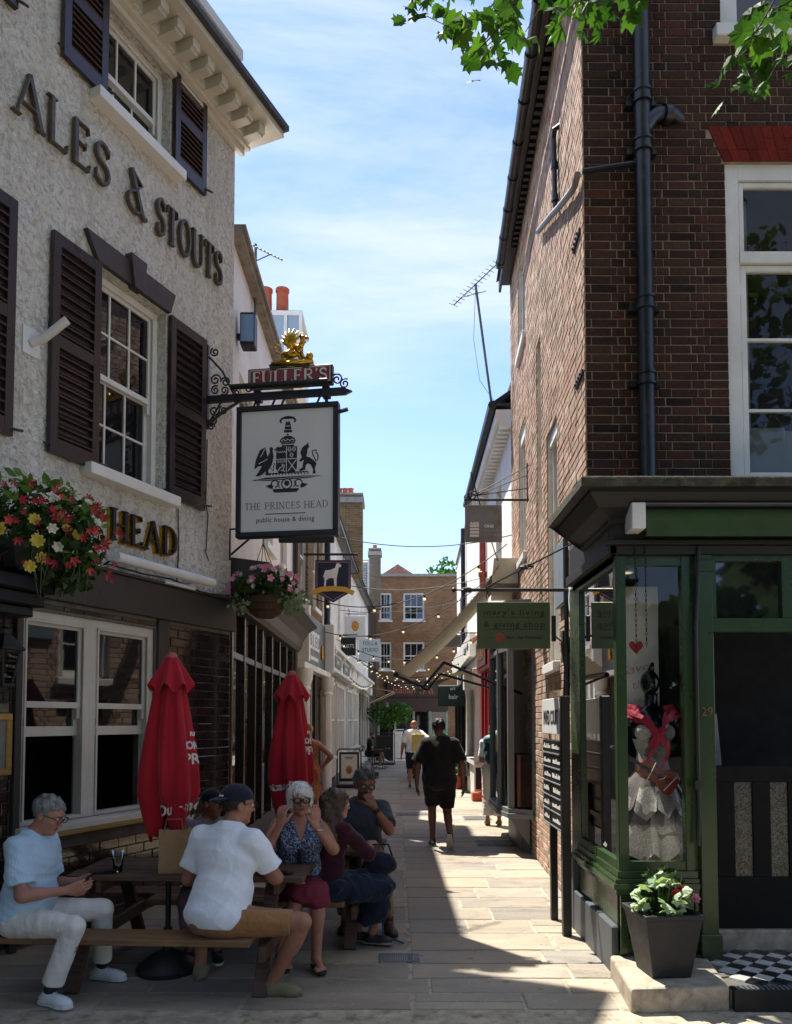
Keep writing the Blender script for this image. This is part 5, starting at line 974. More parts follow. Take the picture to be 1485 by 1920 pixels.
m = MB(); m.tube([(5.6, -.1, 2.5), (5.6, -.1, 7.6)], .07, 8); m.build('drainpipe', M['pipe'], r3); m = MB(); m.box(0, LR3, -.06, .1, 7.6, 7.7); m.build('coping', M['stone_cap'], r3)
m = MB(); m.box(5.7, LR3-.1, -.5, -.1, .4, .9); m.quad((.3, -.03, .4), (9.8, -.03, .4), (9.8, -.03, 2.6), (.3, -.03, 2.6)); m.build('shop_window', M['glass'], r3); m = MB()
for x in (.2, 2.2, 4.2, 6.2, 8.2, 9.8): m.box(x, x+.12, -.1, 0, 0, 2.9)
m.box(.2, 9.9, -.12, 0, 2.6, 2.9); m.build('shop_frame', M['blackpaint'], r3)
m = MB(); m.cbox(.3, 9.9, -.2, -.05, 3.35, 3.95, .01); m.build('shop_fascia', M['white'], r3); m = MB(); text_mb(m, 'fit for life', .22, lambda u, v, d: (8.4+u, -.203-d, 3.55+v), .004, width=1.9); m.build('lettering', M['ink'], r3)
m = MB(); m.quad((3.0, -.05, 3.3), (6.4, -.05, 3.3), (6.4, -1.5, 2.65), (3.0, -1.5, 2.65)); m.box(3.0, 6.4, -1.515, -1.495, 2.4, 2.65); m.build('awning', pm('dark_green_canvas', '1f3029', .85, .2, 3), r3); m = MB(); text_mb(m, 'hair', .17, lambda u, v, d: (0,0,0), .003) if False else None
hs = thing('hair_salon_sign', 'dark green curved hair salon sign with white lettering', 'hanging sign', (1.55, 22.5, .15)); m = MB(); m.cbox(-.33, .5, -.05, .05, 2.0, 2.62, .03); m.build('board', pm('bottle_green', '1c3a32', .5, .1), hs); m = MB(); text_mb(m, 'art', .09, lambda u, v, d: (.1+u, -.051-d, 2.48+v), .003, bold=.004); text_mb(m, 'hair', .13, lambda u, v, d: (.12+u, -.051-d, 2.22+v), .003, bold=.006); m.build('lettering', M['white'], hs)
gs = thing('grey_hanging_sign', 'small grey green hanging sign below the white fascia on the right', 'hanging sign', (1.5, 19.0, 0)); m = MB(); m.cbox(-.33, .1, -.02, .02, 3.55, 3.85, .004); m.build('board', M['grey_dark'], gs); m = MB(); m.tube([(-.35, 0, 3.9), (.55, 0, 3.9)], .015, 5); m.build('bracket', M['iron'], gs)
# red shop and white shop on the right ground floor
rs = thing('red_shopfront', 'bright red shop doorway with dark carved sign on the right', 'shopfront', (2.0, 15.6, 0), -PI/2); m = MB(); m.cbox(-1.0, 1.0, -.12, .02, 0, 2.75, .01); m.cbox(-1.05, 1.05, -.25, .02, 2.75, 3.4, .02); m.cbox(-1.1, 1.1, -.35, .02, 3.4, 3.5, .01)
for x in (-.9, -.3, .3, .9): m.cbox(x-.06, x+.06, -.18, -.12, 0, 2.75, .01)
m.build('front', M['red_paint'], rs); m = MB(); m.cbox(-.8, .8, -.29, -.255, 2.82, 3.32, .01); m.build('sign_board', pm('oxblood', '4a1518', .4, .2), rs); m = MB()
for k in range(4): m.box(-.5+k*.26, -.32+k*.26, -.3, -.292, 2.98, 3.15)
m.build('marks', M['gold'], rs)
wsx = thing('white_bay_shop', 'white shopfront with glass display and framed notice beyond the red doorway', 'shopfront', (2.03, 18.3, 0), -PI/2); m = MB(); m.cbox(-1.1, 1.2, -.25, 0, 0, .75, .01); m.cbox(-1.15, 1.25, -.32, 0, .75, .86, .01); m.lathe([(.12, .86), (.09, 1.0), (.08, 2.3), (.12, 2.5)], 12, (1.1, -.2, 0)); m.lathe([(.12, .86), (.09, 1.0), (.08, 2.3), (.12, 2.5)], 12, (-1.0, -.2, 0)); m.cbox(-1.2, 1.3, -.34, 0, 2.5, 2.9, .01); m.build('front', M['white'], wsx, autos=40)
m = MB(); m.quad((-1, -.15, .86), (1.1, -.15, .86), (1.1, -.15, 2.5), (-1, -.15, 2.5)); m.build('pane', M['glass'], wsx); m = MB(); m.quad((-.95, -.2, 2.95), (1.2, -.2, 2.95), (1.2, -.9, 2.75), (-.95, -.9, 2.75)); m.build('awning', M['canvas'], wsx)
en = thing('engraving_board', 'white upright board with black glass engraving picture outside the white shop', 'notice', (1.9, 16.9, 0)); m = MB(); m.cbox(-.2, .2, -.02, .02, .2, 1.05, .004); m.build('board', M['plastic_w'], en); m = MB(); m.box(-.17, .17, -.024, -.021, .25, .72); m.build('picture', M['blackpaint'], en); m = MB(); text_mb(m, 'GLASS', .06, lambda u, v, d: (u, -.021-d, .92+v), .003, width=.2); text_mb(m, 'ENGRAVING', .05, lambda u, v, d: (u, -.021-d, .8+v), .003, width=.34); m.build('lettering', pm('dull_red_ink', '9a4a4a', .6), en); m = MB(); m.cbox(-.25, .25, -.15, .15, .0, .19, .01); m.build('base', M['terracotta'], en)
# grey bay window
bw = thing('grey_bay_window', 'tall grey painted bay shop window with rounded sill on the right', 'bay window', (1.80, 11.2, 0), -PI/2 - .02)
pl = [(-1.25, 0), (-1.0, -.28), (-.5, -.36), (.5, -.36), (1.0, -.28), (1.25, 0)]; m = MB()
for (x, y_) in pl: m.cbox(x-.04, x+.04, y_-.03, y_+.05, .6, 3.1, .004)
for z0, z1, s_ in ((.48, .54, 1.10), (.54, .6, 1.06), (3.08, 3.25, 1.04), (3.25, 3.32, 1.14), (2.7, 2.76, 1.0)): m.prism([(x*s_ if abs(x) < 1.2 else x, y_*s_ - (.02 if s_ > 1 else 0), z0) for x, y_ in pl], (0, 0, z1-z0)) if z0 != 2.7 else [m.bar((*pl[i], z0), (*pl[i+1], z0), .05, .06) for i in range(5)]
m.prism([(x*.7, y_*.35, .0) for x, y_ in pl], (0, 0, .48)); m.prism([(.9, -.3, .48), (.9, -.02, .48), (.9, -.02, .1), (.9, -.1, .2)], (.06, 0, 0)); bwf = m.build('frame', M['grey_paint'], bw, bevel=.004)
for i in range(5): (x0, y0), (x1, y1) = pl[i], pl[i+1]; m = MB(); m.quad((x0, y0+.01, .6), (x1, y1+.01, .6), (x1, y1+.01, 3.08), (x0, y0+.01, 3.08)); m.build('pane', M['clear'], bwf)
m = MB(); m.box(-1.2, 1.2, .03, .05, .6, 3.1); m.build('backing', pm('cream_interior', '9a9280', .8, .2, 3), bwf); m = MB(); m.box(.6, 1.1, -.2, .02, .62, 1.3); m.box(-.3, .3, -.15, .02, .62, .95); m.build('display', pm('brown_display', '5a3428', .6, .3, 5), bwf)
# awning folded out over the alley
fa = thing('folding_awning', 'cream canvas awning on black folding arms stretched out over the alley', 'awning', (0, 0, 0))
A0, A1 = Vector((1.55, 11.5, 4.05)), Vector((1.75, 13.2, 4.05)); B0, B1 = Vector((.0, 11.4, 2.45)), Vector((.2, 12.8, 2.45)); m = MB(); n = 10
top = [[A0.lerp(A1, j/4).lerp(B0.lerp(B1, j/4), i/n) + Vector((0, 0, -.10*math.sin(PI*i/n))) for j in range(5)] for i in range(n+1)]
for i in range(n):
    for j in range(4): m.quad(top[i][j], top[i+1][j], top[i+1][j+1], top[i][j+1]); d_ = Vector((0, 0, -.006)); m.quad(top[i][j]+d_, top[i+1][j]+d_, top[i+1][j+1]+d_, top[i][j+1]+d_)
m.prism([A0 + Vector((-.12, 0, -.25)), A0 + Vector((.28, 0, -.25)), A0 + Vector((.28, 0, .13)), A0 + Vector((-.08, 0, .13))], A1 - A0); m.build('canvas', M['canvas'], fa, autos=30)
m = MB(); m.tube([B0 + Vector((0, -.02, -.03)), B1 + Vector((0, 0, -.03))], .04, 8)
for k, (a, b) in enumerate(((B0, A0), (B1, A1))): e = Vector((.72, 11.6+.9*k, 2.62 - .12*k)); lo = Vector((.40+.12*k, 11.5+1.1*k, 2.24)); m.tube([a + Vector((0, 0, -.04)), lo], .022, 6); m.tube([lo, e], .022, 6); m.tube([e, Vector((1.78, 10.9 + 1.9*k, 2.12 + .1*k))], .022, 6)
m.build('arm', M['blackpaint'], fa, autos=50)
m = MB(); 
for i in range(70):
    f_ = i/70; p = A0.lerp(B0, f_) + Vector((.0, -.012, .012 - .1*math.sin(PI*f_))); m.tube([p, p + Vector((-.022, 0, -.03 if i % 2 else -.005))], .004, 4)
m.build('lacing', M['rubber'], fa)
# end of the alley
e1, LE = facade('end_brick_house', 'three storey brown brick house with white sashes closing the alley', (-2.4, 42), (4.6, 42), 9.6, m_flatbrick('mixed_stock_brick', '9a7656', '7f5c42', 'a5957c'), 'L', [(1.5, 2.15, 7.2, 8.7), (2.8, 3.95, 7.2, 8.7), (2.8, 3.95, 4.5, 6.0), (1.5, 2.15, 4.5, 6.0)])
for h in ((2.8, 3.95, 7.2, 8.7), (1.5, 2.15, 7.2, 8.7), (2.8, 3.95, 4.5, 6.0), (1.5, 2.15, 4.5, 6.0)): small_window(e1, h, cols=3, rt=1, rb=2)
m = MB(); m.box(0, LE, -.08, .2, 9.6, 9.75); m.build('coping', M['stone_cap'], e1); m = MB(); m.add([(.8, 2, 9.6), (4.2, 2, 9.6), (2.5, 2.0, 10.7), (.8, 7, 9.6), (4.2, 7, 9.6), (2.5, 7, 10.7)], [(0,1,2), (0,2,5,3), (1,4,5,2)]); m.build('roof', M['roof_red'], e1)
m = MB(); m.cbox(1.9, 4.7, -.3, -.02, 3.0, 3.75, .02); m.cbox(1.8, 4.8, -.4, 0, 3.75, 3.85, .01); m.box(1.4, 5.2, -.2, -.02, 2.25, 3.0); m.build('shop_fascia', pm('maroon_fascia', '35191a', .5, .2), e1); m = MB(); text_mb(m, 'Italian', .36, lambda u, v, d: (2.85+u, -.305-d, 3.2+v), .01, width=1.2, bold=.004); ribbon(m, arc(4.05, 3.15, .34, .42, 0, 180, 10), .08, lambda x, y, d: (x, -.302-d, y), 0, .01); ribbon(m, arc(4.05, 3.15, .18, .23, 0, 180, 8), .07, lambda x, y, d: (x, -.302-d, y), 0, .01); m.build('lettering', pm('orange_letter', '9a5a38', .6), e1)
m = MB(); m.quad((1.4, -.06, .1), (5.2, -.06, .1), (5.2, -.06, 2.2), (1.4, -.06, 2.2)); m.build('shop_window', M['glass'], e1); m = MB()
for x in (1.4, 2.3, 3.3, 4.2, 5.1): m.box(x, x+.12, -.12, -.06, 0, 2.25)
m.build('shop_frame', pm('sage_paint', '8a9a84', .5), e1)
e2, LE2 = facade('side_brick_house', 'dark gabled brick house behind the left terrace end', (-6, 41.5), (-1.2, 41.6), 8.6, BR_D, 'L', []); 
# ------------------------------------------------------------------ picnic tables
def picnic(cx_, cy_, rz, L, label, group='picnic tables outside the pub', h=.70, sh=.395):
    t = thing('picnic_table', label, 'picnic table', (cx_, cy_, 0), rz, group); W_ = M['wood']
    for i in range(6): y = -.345 + i*.117; m = MB(); m.cbox(-L/2+random.uniform(-.01, .01), L/2+random.uniform(-.01, .01), y, y+.108, h-.035+random.uniform(-.001, .001), h+random.uniform(-.002, .002), .004); m.build('plank', W_, t)
    for s in (-1, 1):
        for k in range(2): y0 = s*.64 - .125 + k*.127; m = MB(); m.cbox(-L/2-.25+random.uniform(-.01, .01), L/2-.25+random.uniform(-.01, .01), y0, y0+.12, sh-.04, sh+random.uniform(-.002, .002), .005); m.build('bench_plank', M['wood_tan'] if s < 0 else W_, t)
    for x in (-L/2+.18, L/2-.22):
        for s in (-1, 1): m = MB(); m.bar((x, s*.2, h-.04), (x, s*.6, 0), .045, .09, (1, 0, 0)); m.build('leg', W_, t, bevel=.004)
        m = MB(); m.cbox(x+.025, x+.065, -.76, .76, sh-.13, sh-.042, .004); m.cbox(x+.025, x+.065, -.33, .33, h-.12, h-.037, .004); m.build('brace', W_, t)
    return t
picnic(-1.42, 5.6, R(-3), 1.62, 'weathered brown picnic table nearest the pub window with a beer glass on it'); picnic(-.85, 6.62, R(-3), 1.5, 'weathered brown picnic table behind, by the second red parasol')
# ------------------------------------------------------------------ closed red parasols
def parasol(cx_, cy_, z0, z1, rw, seed, label, texts, phase=0.):
    t = thing('closed_parasol', label, 'parasol', (cx_, cy_, 0), 0, 'closed red parasols'); rr = random.Random(seed)
    H_ = z1-z0; prof = [(0, .62), (.08, .80), (.2, 1.0), (.35, .98), (.55, .82), (.75, .60), (.86, .46), (.90, .40)]
    ph = [rr.uniform(-.3, .3) for _ in range(8)]
    def rad(th, v):
        for (a, ra), (b, rb) in zip(prof, prof[1:]):
            if v <= b: r = ra + (rb-ra)*(v-a)/(b-a); break
        else: r = prof[-1][1]
        f = 1 + .13*math.cos(8*th+ph[0]*2) * (1-.4*v) + .12*math.cos(3*th+1.7+ph[1]) + .07*math.cos(5*th+ph[2])*(1-v) + .035*math.cos(13*th+5*v+ph[4]*5)*(1-.5*v) + .02*math.sin(21*th-7*v+ph[5]*5)
        return rw*r*f
    n, mm = 96, 40; mb = MB(); vs = []; fs = []
    for i in range(mm+1):
        v = i/mm*.9
        for k in range(n):
            th = 2*PI*k/n; r = rad(th + .25*v, v); zj = (.10*math.cos(4*th+ph[3]*4) + .05*math.cos(8*th)) * max(0, 1-v*5) ; vs.append((r*math.cos(th), r*math.sin(th)*.92, z0 + H_*v + zj))
    for i in range(mm):
        for k in range(n): fs.append((i*n+k, i*n+(k+1) % n, (i+1)*n+(k+1) % n, (i+1)*n+k))
    mb.add(vs, fs); mb.build('canopy', M['red_cloth'], t, smooth=True)
    cp = MB(); vs = []; fs = []; q = 12
    for i in range(q+1):
        v = i/q
        for k in range(n): th = 2*PI*k/n; r = rw*(.22+.60*(1-v)**.9)*(1+.10*(1-v)*math.cos(8*th)); vs.append((r*math.cos(th), r*math.sin(th)*.92, z0+H_*(.80+.185*v) + .03*math.cos(8*th)*(1-v)))
    for i in range(q):
        for k in range(n): fs.append((i*n+k, i*n+(k+1) % n, (i+1)*n+(k+1) % n, (i+1)*n+k))
    cp.add(vs, fs); cp.build('vent_cap', M['red_cloth'], t, smooth=True)
    m = MB(); m.lathe([(rw*.24, z1-.03), (rw*.2, z1), (.02, z1+.012)], 16); m.build('finial', pm('pink_cap', '9c4a50', .6, .1), t)
    m = MB(); m.tube([(0, 0, .0), (0, 0, z0+.2)], .019, 10); m.build('pole', M['black'], t, autos=40); m = MB(); m.lathe([(.21, 0), (.215, .03), (.2, .05), (.12, .11), (.035, .15), (.03, .3)], 28); m.build('base', pm('cast_iron_base', '222125', .5, .4, 20, .6, 40, .006), t, autos=35)
    for txt, v, h, th0, w, mat, slant in texts:
        mb = MB(); zc = z0+H_*v
        def place(u, w_, d, th0=th0, zc=zc, slant=slant):
            r0 = rad(th0 + .25*v, v)*1.0; th = th0 + u/r0; z = zc + w_ + slant*u; vv = (z-z0)/H_; r = rad(th+.25*vv, vv) + .004 + d; return (r*math.cos(th), r*math.sin(th)*.92, z)
        text_mb(mb, txt, h, place, .001, width=w, bold=.003); mb.build('lettering', mat, t)
CR = pm('cream_print', 'c9bdb4', .7, .1)
parasol(-1.6, 5.5, .99, 2.22, .19, 3, 'closed red parasol with cream lettering at the table nearest the pub window', [('LONDON', .455, .055, R(2), .27, CR, 0), ('PRIDE', .37, .075, R(2), .27, CR, 0), ('Outstanding', .10, .08, R(-35), .42, CR, .12), ('AMBER ALE', .05, .028, R(-30), .17, CR, .1), ("FULLER'S", .53, .026, R(2), .14, CR, 0)])
parasol(-.91, 6.75, 1.0, 2.17, .178, 5, 'closed red parasol further back beside the white haired woman', [('LONDON', .47, .05, R(0), .25, CR, 0), ('PRIDE', .39, .07, R(0), .26, CR, 0), ('Outstanding', .13, .07, R(-125), .4, CR, .15), ("FULLER'S", .54, .024, R(0), .12, CR, 0)])
# ------------------------------------------------------------------ things on the tables
def lathe_thing(name, label, cat, loc, parts):
    t = thing(name, label, cat, loc)
    for pn, prof, mat in parts: m = MB(); m.lathe(prof, 24, caps=False); m.build(pn, mat, t, smooth=True)
    return t
BEER = pm('dark_ale', '2a0f08', .05, .1)
lathe_thing('pint_glass', 'tall pint glass with a little dark ale left beside the phone', 'glass', (-1.93, 5.42, .702), [('glass', [(0, .001), (.03, .001), (.043, .15)], M['clear']), ('ale', [(0, .013), (.0275, .013), (.031, .045), (0, .045)], BEER)])
lathe_thing('pint_glass', 'empty pint glass behind the man in the white shirt', 'glass', (-.97, 5.75, .702), [('glass', [(0, .001), (.03, .001), (.043, .16)], M['clear'])])
ph_ = thing('phone_case', 'dark folded phone case lying on the table by the ale glass', 'phone case', (-2.03, 5.38, .703), .3); m = MB(); m.cbox(-.075, .075, -.045, .045, 0, .014, .004); m.build('case', M['black'], ph_); m = MB(); m.cbox(.02, .11, -.05, .03, .014, .022, .003); m.build('wallet', M['rubber'], ph_)
ph2 = thing('mobile_phone', 'dark phone lying on the right end of the front table', 'phone', (-.78, 5.36, .703), -.4); m = MB(); m.cbox(-.075, .075, -.037, .037, 0, .009, .003); m.build('body', M['rubber'], ph2); m = MB(); m.box(-.07, .07, -.033, .033, .0092, .0098); m.build('screen', M['glass'], ph2)
def paper_bag(x, y_, rz, w, d, h, label):
    t = thing('paper_bag', label, 'paper bag', (x, y_, .702), rz, 'brown paper carrier bags'); m = MB()
    c = [(-w/2, -d/2), (w/2, -d/2), (w/2, d/2), (-w/2, d/2)]; vs = []; n = 6
    for i in range(n+1):
        z = h*i/n; b = .012*math.sin(i*1.7)
        for k, (a, e) in enumerate(c): vs += [(a*(1+b), e*(1-b), z)]; a2, e2 = c[(k+1) % 4]; vs += [((a+a2)/2*(.86 if k % 2 else 1)+b*.3, (e+e2)/2*(1 if k % 2 else .92+b), z+random.uniform(-.004, .004))]
    fs = [(i*8+k, i*8+(k+1) % 8, (i+1)*8+(k+1) % 8, (i+1)*8+k) for i in range(n) for k in range(8)] + [tuple(range(8))]
    m.add(vs, fs); m.build('bag', pm('kraft_paper', '9b7a55', .85, .15, 6, .5, 14, .012), t)
    m = MB(); m.tube([(-.06, -d/2-.003, h-.03), (-.06, -d/2-.003, h+.0), (-.05, -d/2+.0, h+.07), (.05, -d/2, h+.07), (.06, -d/2-.003, h), (.06, -d/2-.003, h-.03)], .004, 5); m.build('handle', pm('kraft_cord', '8a6a48', .9), t)
paper_bag(-1.53, 5.4, .15, .2, .12, .3, 'brown paper carrier bag on the front table beside the white shirted man'); paper_bag(-1.38, 5.62, -.2, .2, .12, .27, 'second brown paper bag just behind the first on the table')
sg = thing('sunglasses_pair', 'folded brown sunglasses lying on the back table corner', 'sunglasses', (-.3, 6.35, .702)); m = MB(); m.cbox(-.06, -.005, -.01, .0, 0, .035, .004); m.cbox(.005, .06, -.01, 0, 0, .035, .004); m.build('lens', M['glass'], sg); m = MB(); m.tube([(-.06, 0, .03), (-.05, .06, .02)], .003, 5); m.tube([(.06, 0, .03), (.05, .06, .02)], .003, 5); m.build('arm', M['black'], sg)
# ------------------------------------------------------------------ leaves and flowers
def leaf_fan(n=5, r=1., lob=.5):
    pts = []
    for i in range(n*2+1):
        a = PI/2 + (i/(n*2)-.5)*2*PI*.82; rr = r*((1 if i % 2 else lob)) * (1 - .25*abs(i/(n*2)-.5)); pts.append((rr*math.cos(a), rr*math.sin(a)))
    return [(0, -.28*r)] + pts
PLANE = [(0, -.55), (.03, -.36), (.16, -.40), (.22, -.30), (.36, -.22), (.30, -.10), (.50, .02), (.36, .10), (.40, .30), (.24, .24), (.14, .34), (0, .55)]; PLANE = PLANE + [(-x, y) for x, y in PLANE[-2:0:-1]]
ROUND = [(.30*math.cos(a)*(1+.16*math.cos(5*a+1)), .30*math.sin(a)*(1+.16*math.cos(5*a+1))) for a in [k*PI/9 for k in range(18)]]
def leaf_mesh(name, mat, lobed=True, curl=.15):
    mb = MB(); P = lobed if isinstance(lobed, list) else PLANE if lobed else [(0, -.5), (.16, -.3), (.25, 0), (.18, .25), (0, .52), (-.18, .25), (-.25, 0), (-.16, -.3)]
    vs = [(x, y, -curl*(x*x*3 + y*y) + random.uniform(-.02, .02)) for x, y in P] + [(0, 0, .03)]; c = len(P)
    mb.add(vs, [(i, (i+1) % c, c) for i in range(c)]); return mb.mesh(name, mat)
def rand_rot(up=.5):
    d = Vector((random.gauss(0, 1), random.gauss(0, 1), random.gauss(0, 1)+up)).normalized(); q = d.to_track_quat('Z', 'Y'); return q.to_matrix().to_4x4() @ Matrix.Rotation(random.uniform(0, 2*PI), 4, 'Z')
def leaf_cloud(name, mat, parent, pts, size, lobed=False, up=.5, kind='stuff'):
    mb = MB(); P = lobed if isinstance(lobed, list) else PLANE if lobed else [(0, -.5), (.2, -.2), (.24, .1), (0, .5), (-.24, .1), (-.2, -.2)]; c = len(P)
    for p in pts:
        s_ = size*random.uniform(.6, 1.25); T = Matrix.Translation(p) @ rand_rot(up); cu = random.uniform(.05, .35)
        mb.add([tuple(T @ Vector((x*s_, y*s_, -cu*s_*(x*x*2+y*y)))) for x, y in P] + [tuple(T @ Vector((0, 0, .04*s_)))], [(i, (i+1) % c, c) for i in range(c)])
    o = mb.build(name, mat, parent)
    if kind: tag(o, kind=kind)
    return o
def rnd_in(c, r, n, shell=.35, zlo=-1):
    out = []
    while len(out) < n:
        d = Vector((random.gauss(0, 1), random.gauss(0, 1), random.gauss(0, 1))).normalized()
        if d.z < zlo: continue
        k = (random.uniform(shell, 1))**.6; out.append(Vector(c) + Vector((d.x*r[0], d.y*r[1], d.z*r[2]))*k)
    return out
def star_flower(mat, petals=5, r=.03, cup=.4, name='flower', width=.4, double=False):
    mb = MB()
    for ring in range(3 if double else 1):
        rr = r*(1-.28*ring); cu = cup + .5*ring
        for i in range(petals):
            a = 2*PI*i/petals + ring*.5; ca, sa = math.cos(a), math.sin(a)
            f = lambda u, w, h: (u*ca - w*sa, u*sa + w*ca, h)
            mb.add([f(0, 0, 0), f(rr*.5, -rr*width, rr*cu*.35), f(rr, -rr*width*.4, rr*cu), f(rr*1.05, rr*width*.4, rr*cu), f(rr*.5, rr*width, rr*cu*.35)], [(0,1,2,3,4)])
    return mb.mesh(name, mat)
PET = dict(red=pm('crimson_petal', 'a8263c', .6, .3, 30), yel=pm('lemon_petal', 'cdbb55', .6, .25, 30), wht=pm('white_petal', 'd5d2c2', .6, .1, 30), pink=pm('pink_petal', 'cf7f98', .6, .25, 30), coral=pm('coral_petal', 'bf4a48', .6, .3, 30), scar=pm('scarlet_petal', 'b5182c', .6, .25, 30))
# begonia and fuchsia basket at the far left
hbk = thing('flower_basket', 'large hanging basket overflowing with red and yellow begonias by the pub porch', 'hanging basket', (-2.58, 5.35, 3.0)); 
m = MB(); m.lathe([(.1, -.32), (.22, -.22), (.28, -.1), (.29, -.05)], 18); m.build('bowl', M['black'], hbk); m = MB()
m.tube([(-.2, .62, -.25), (-.1, .3, -.2), (0, 0, -.12)], .014, 6); m.build('bracket', M['iron'], hbk)
pts = rnd_in((0.0, 0, .02), (.52, .45, .36), 900, .3, -.6) + rnd_in((.28, -.05, -.1), (.3, .3, .3), 450, .2) + rnd_in((-.3, -.05, 0), (.35, .35, .35), 300)
leaf_cloud('foliage', M['foliage'], hbk, pts, .085); leaf_cloud('bright_leaves', m_leaf('fresh_foliage', [(0, '4a6a2a'), (.5, '5b7d35'), (1, '6f8f45')], .3), hbk, rnd_in((0, 0, .12), (.54, .46, .34), 170, .8, -.1), .10)
m = MB()
for i in range(14):
    a = random.uniform(-2.6, .3); r0 = .42; p = Vector((r0*math.cos(a)+.1, r0*math.sin(a)*.8, -.05)); L_ = random.uniform(.15, .42); m.tube([p, p + Vector((.05*math.cos(a), .05*math.sin(a), -L_*.5)), p + Vector((.03*math.cos(a)+random.uniform(-.05, .05), .03*math.sin(a), -L_))], .003, 4)
m.build('trailing_stem', pm('green_stem', '3d4f2a', .8), hbk)
FM = dict(yel=star_flower(PET['yel'], 8, .040, .5, double=True), red=star_flower(PET['red'], 6, .027, 1.2, width=.24), coral=star_flower(PET['coral'], 5, .030, 1.2, width=.26), wht=star_flower(PET['wht'], 6, .03, .5, double=True))
def scatter_flowers(t, spec, c, r, lo=-.6, face=(0.3, -1, .1)):
    for kind, n in spec:
        for _ in range(n):
            p = rnd_in(c, r, 1, .92, lo)[0]
            if p.y > .12 + c[1]: p.y = -p.y
            o = link('flower', FM[kind], t); o.location = p; d = (p - Vector(c)).normalized() + Vector(face)*.6 + Vector((random.gauss(0, .35), random.gauss(0, .35), random.gauss(0, .35) - (.7 if kind in ('red', 'coral') else 0))); o.rotation_euler = d.to_track_quat('Z', 'Y').to_euler(); s_ = random.uniform(.75, 1.25); o.scale = (s_, s_, s_)
scatter_flowers(hbk, [('red', 62), ('coral', 22), ('wht', 10)], (.05, 0, .0), (.6, .52, .40)); scatter_flowers(hbk, [('red', 26)], (.36, -.05, -.1), (.3, .3, .34)); scatter_flowers(hbk, [('yel', 15)], (.08, -.05, -.1), (.42, .48, .24), -.8)
# smaller basket on the pub corner
b2k = thing('flower_basket', 'wicker hanging basket with pink geraniums on the pub corner bracket', 'hanging basket', (-1.41, 8.3, 3.05)); m = MB(); m.lathe([(.09, -.2), (.17, -.15), (.22, -.05), (.235, 0.02)], 18); m.build('basket', pm('wicker', '4a3524', .9, .4, 40, .8, 50, .006), b2k); m = MB()
for k in range(4): a = k*PI/2+.5; m.tube([(.23*math.cos(a), .23*math.sin(a), 0.02), (-.03, 0, .62)], .004, 4)
for z, r in ((.02, .24), (-.06, .215), (-.13, .18)): m.tube([(r*math.cos(k*PI/10), r*math.sin(k*PI/10), z) for k in range(21)], .005, 4)
m.tube([(-.03, 0, .62), (-.03, 0, .78)], .008, 5); m.tube([(-.40, .05, .44), (-.40, .05, .78), (0, 0, .8), (0, 0, .72), (-.05, 0, .68)], .012, 6); m.tube([(-.39, .05, .5), (-.05, 0, .78)], .012, 6); m.build('hanger', M['iron'], b2k)
leaf_cloud('foliage', M['foliage'], b2k, rnd_in((0, 0, .1), (.36, .32, .2), 520, .25, -.4), .075, True); leaf_cloud('silver_leaves', M['fol_lt'], b2k, rnd_in((.28, -.02, -.02), (.24, .2, .14), 160, .2) + rnd_in((-.22, -.05, -.05), (.2, .2, .12), 60), .06, True)
FM['pink'] = star_flower(PET['pink'], 5, .035, .3); scatter_flowers(b2k, [('pink', 26), ('wht', 14)], (0, 0, .12), (.4, .36, .24), -.2)
# square black planter
plt = thing('black_planter', 'square tapered black planter with pale variegated geraniums and a red bloom on the step', 'planter', (1.71, 5.03, .141), R(6)); m = MB(); a, b, h, w = .125, .182, .37, .018
ring4 = lambda r, z: [(-r, -r, z), (r, -r, z), (r, r, z), (-r, r, z)]
V = ring4(a, 0) + ring4(b, h) + ring4(b+.012, h) + ring4(b+.012, h+.03) + ring4(b-w, h+.03) + ring4(b-w-.02, h-.06)
m.add(V, [(0,3,2,1)] + [(r*4+i, r*4+(i+1) % 4, r*4+4+(i+1) % 4, r*4+4+i) for r in range(5) for i in range(4)]); m.build('pot', pm('black_fibreclay', '1a1b1d', .55, .35, 7, .3, 40, .004, dirt='3f3f3e', dscale=5), plt, bevel=.006)
m = MB(); r = b-w-.01; m.quad((-r, -r, h-.04), (r, -r, h-.04), (r, r, h-.04), (-r, r, h-.04)); m.build('soil', M['soil'], plt)
m = MB()
for _ in range(26): a_ = random.uniform(0, 6.3); r_ = random.uniform(.02, .12); p = Vector((r_*.6*math.cos(a_), r_*.6*math.sin(a_), h-.05)); m.tube([p, p + Vector((r_*.5*math.cos(a_), r_*.5*math.sin(a_), .12)), p + Vector((r_*1.1*math.cos(a_), r_*1.1*math.sin(a_), random.uniform(.16, .34)))], .004, 4)
m.build('stem', pm('green_stem', '3d4f2a', .8), plt); leaf_cloud('foliage', M['foliage'], plt, rnd_in((.0, 0, h+.13), (.15, .15, .18), 330, .1, -.8), .055); 
lm_ = leaf_mesh('leaf', m_leaf('variegated_leaf', [(0, '9fb08e'), (.5, '8aa27c'), (1, 'bcc6ac')], .2), ROUND, .5)
for p in rnd_in((-.03, -.05, h+.1), (.17, .15, .15), 46, .75, -.5): o = link('leaf', lm_, plt); o.location = p; o.rotation_euler = (random.uniform(.1, .9), random.uniform(-.5, .5), random.uniform(0, 6)); s_ = random.uniform(.10, .17); o.scale = (s_, s_, s_)
fd = star_flower(PET['scar'], 7, .032, .5, double=True); fp = star_flower(PET['pink'], 6, .03, .6, double=True)
for me, p in ((fd, (.03, -.13, h+.15)), (fp, (.17, -.1, h+.11)), (fd, (.07, -.1, h+.17))): o = link('flower', me, plt); o.location = p; o.rotation_euler = (1.0, .2, 0)
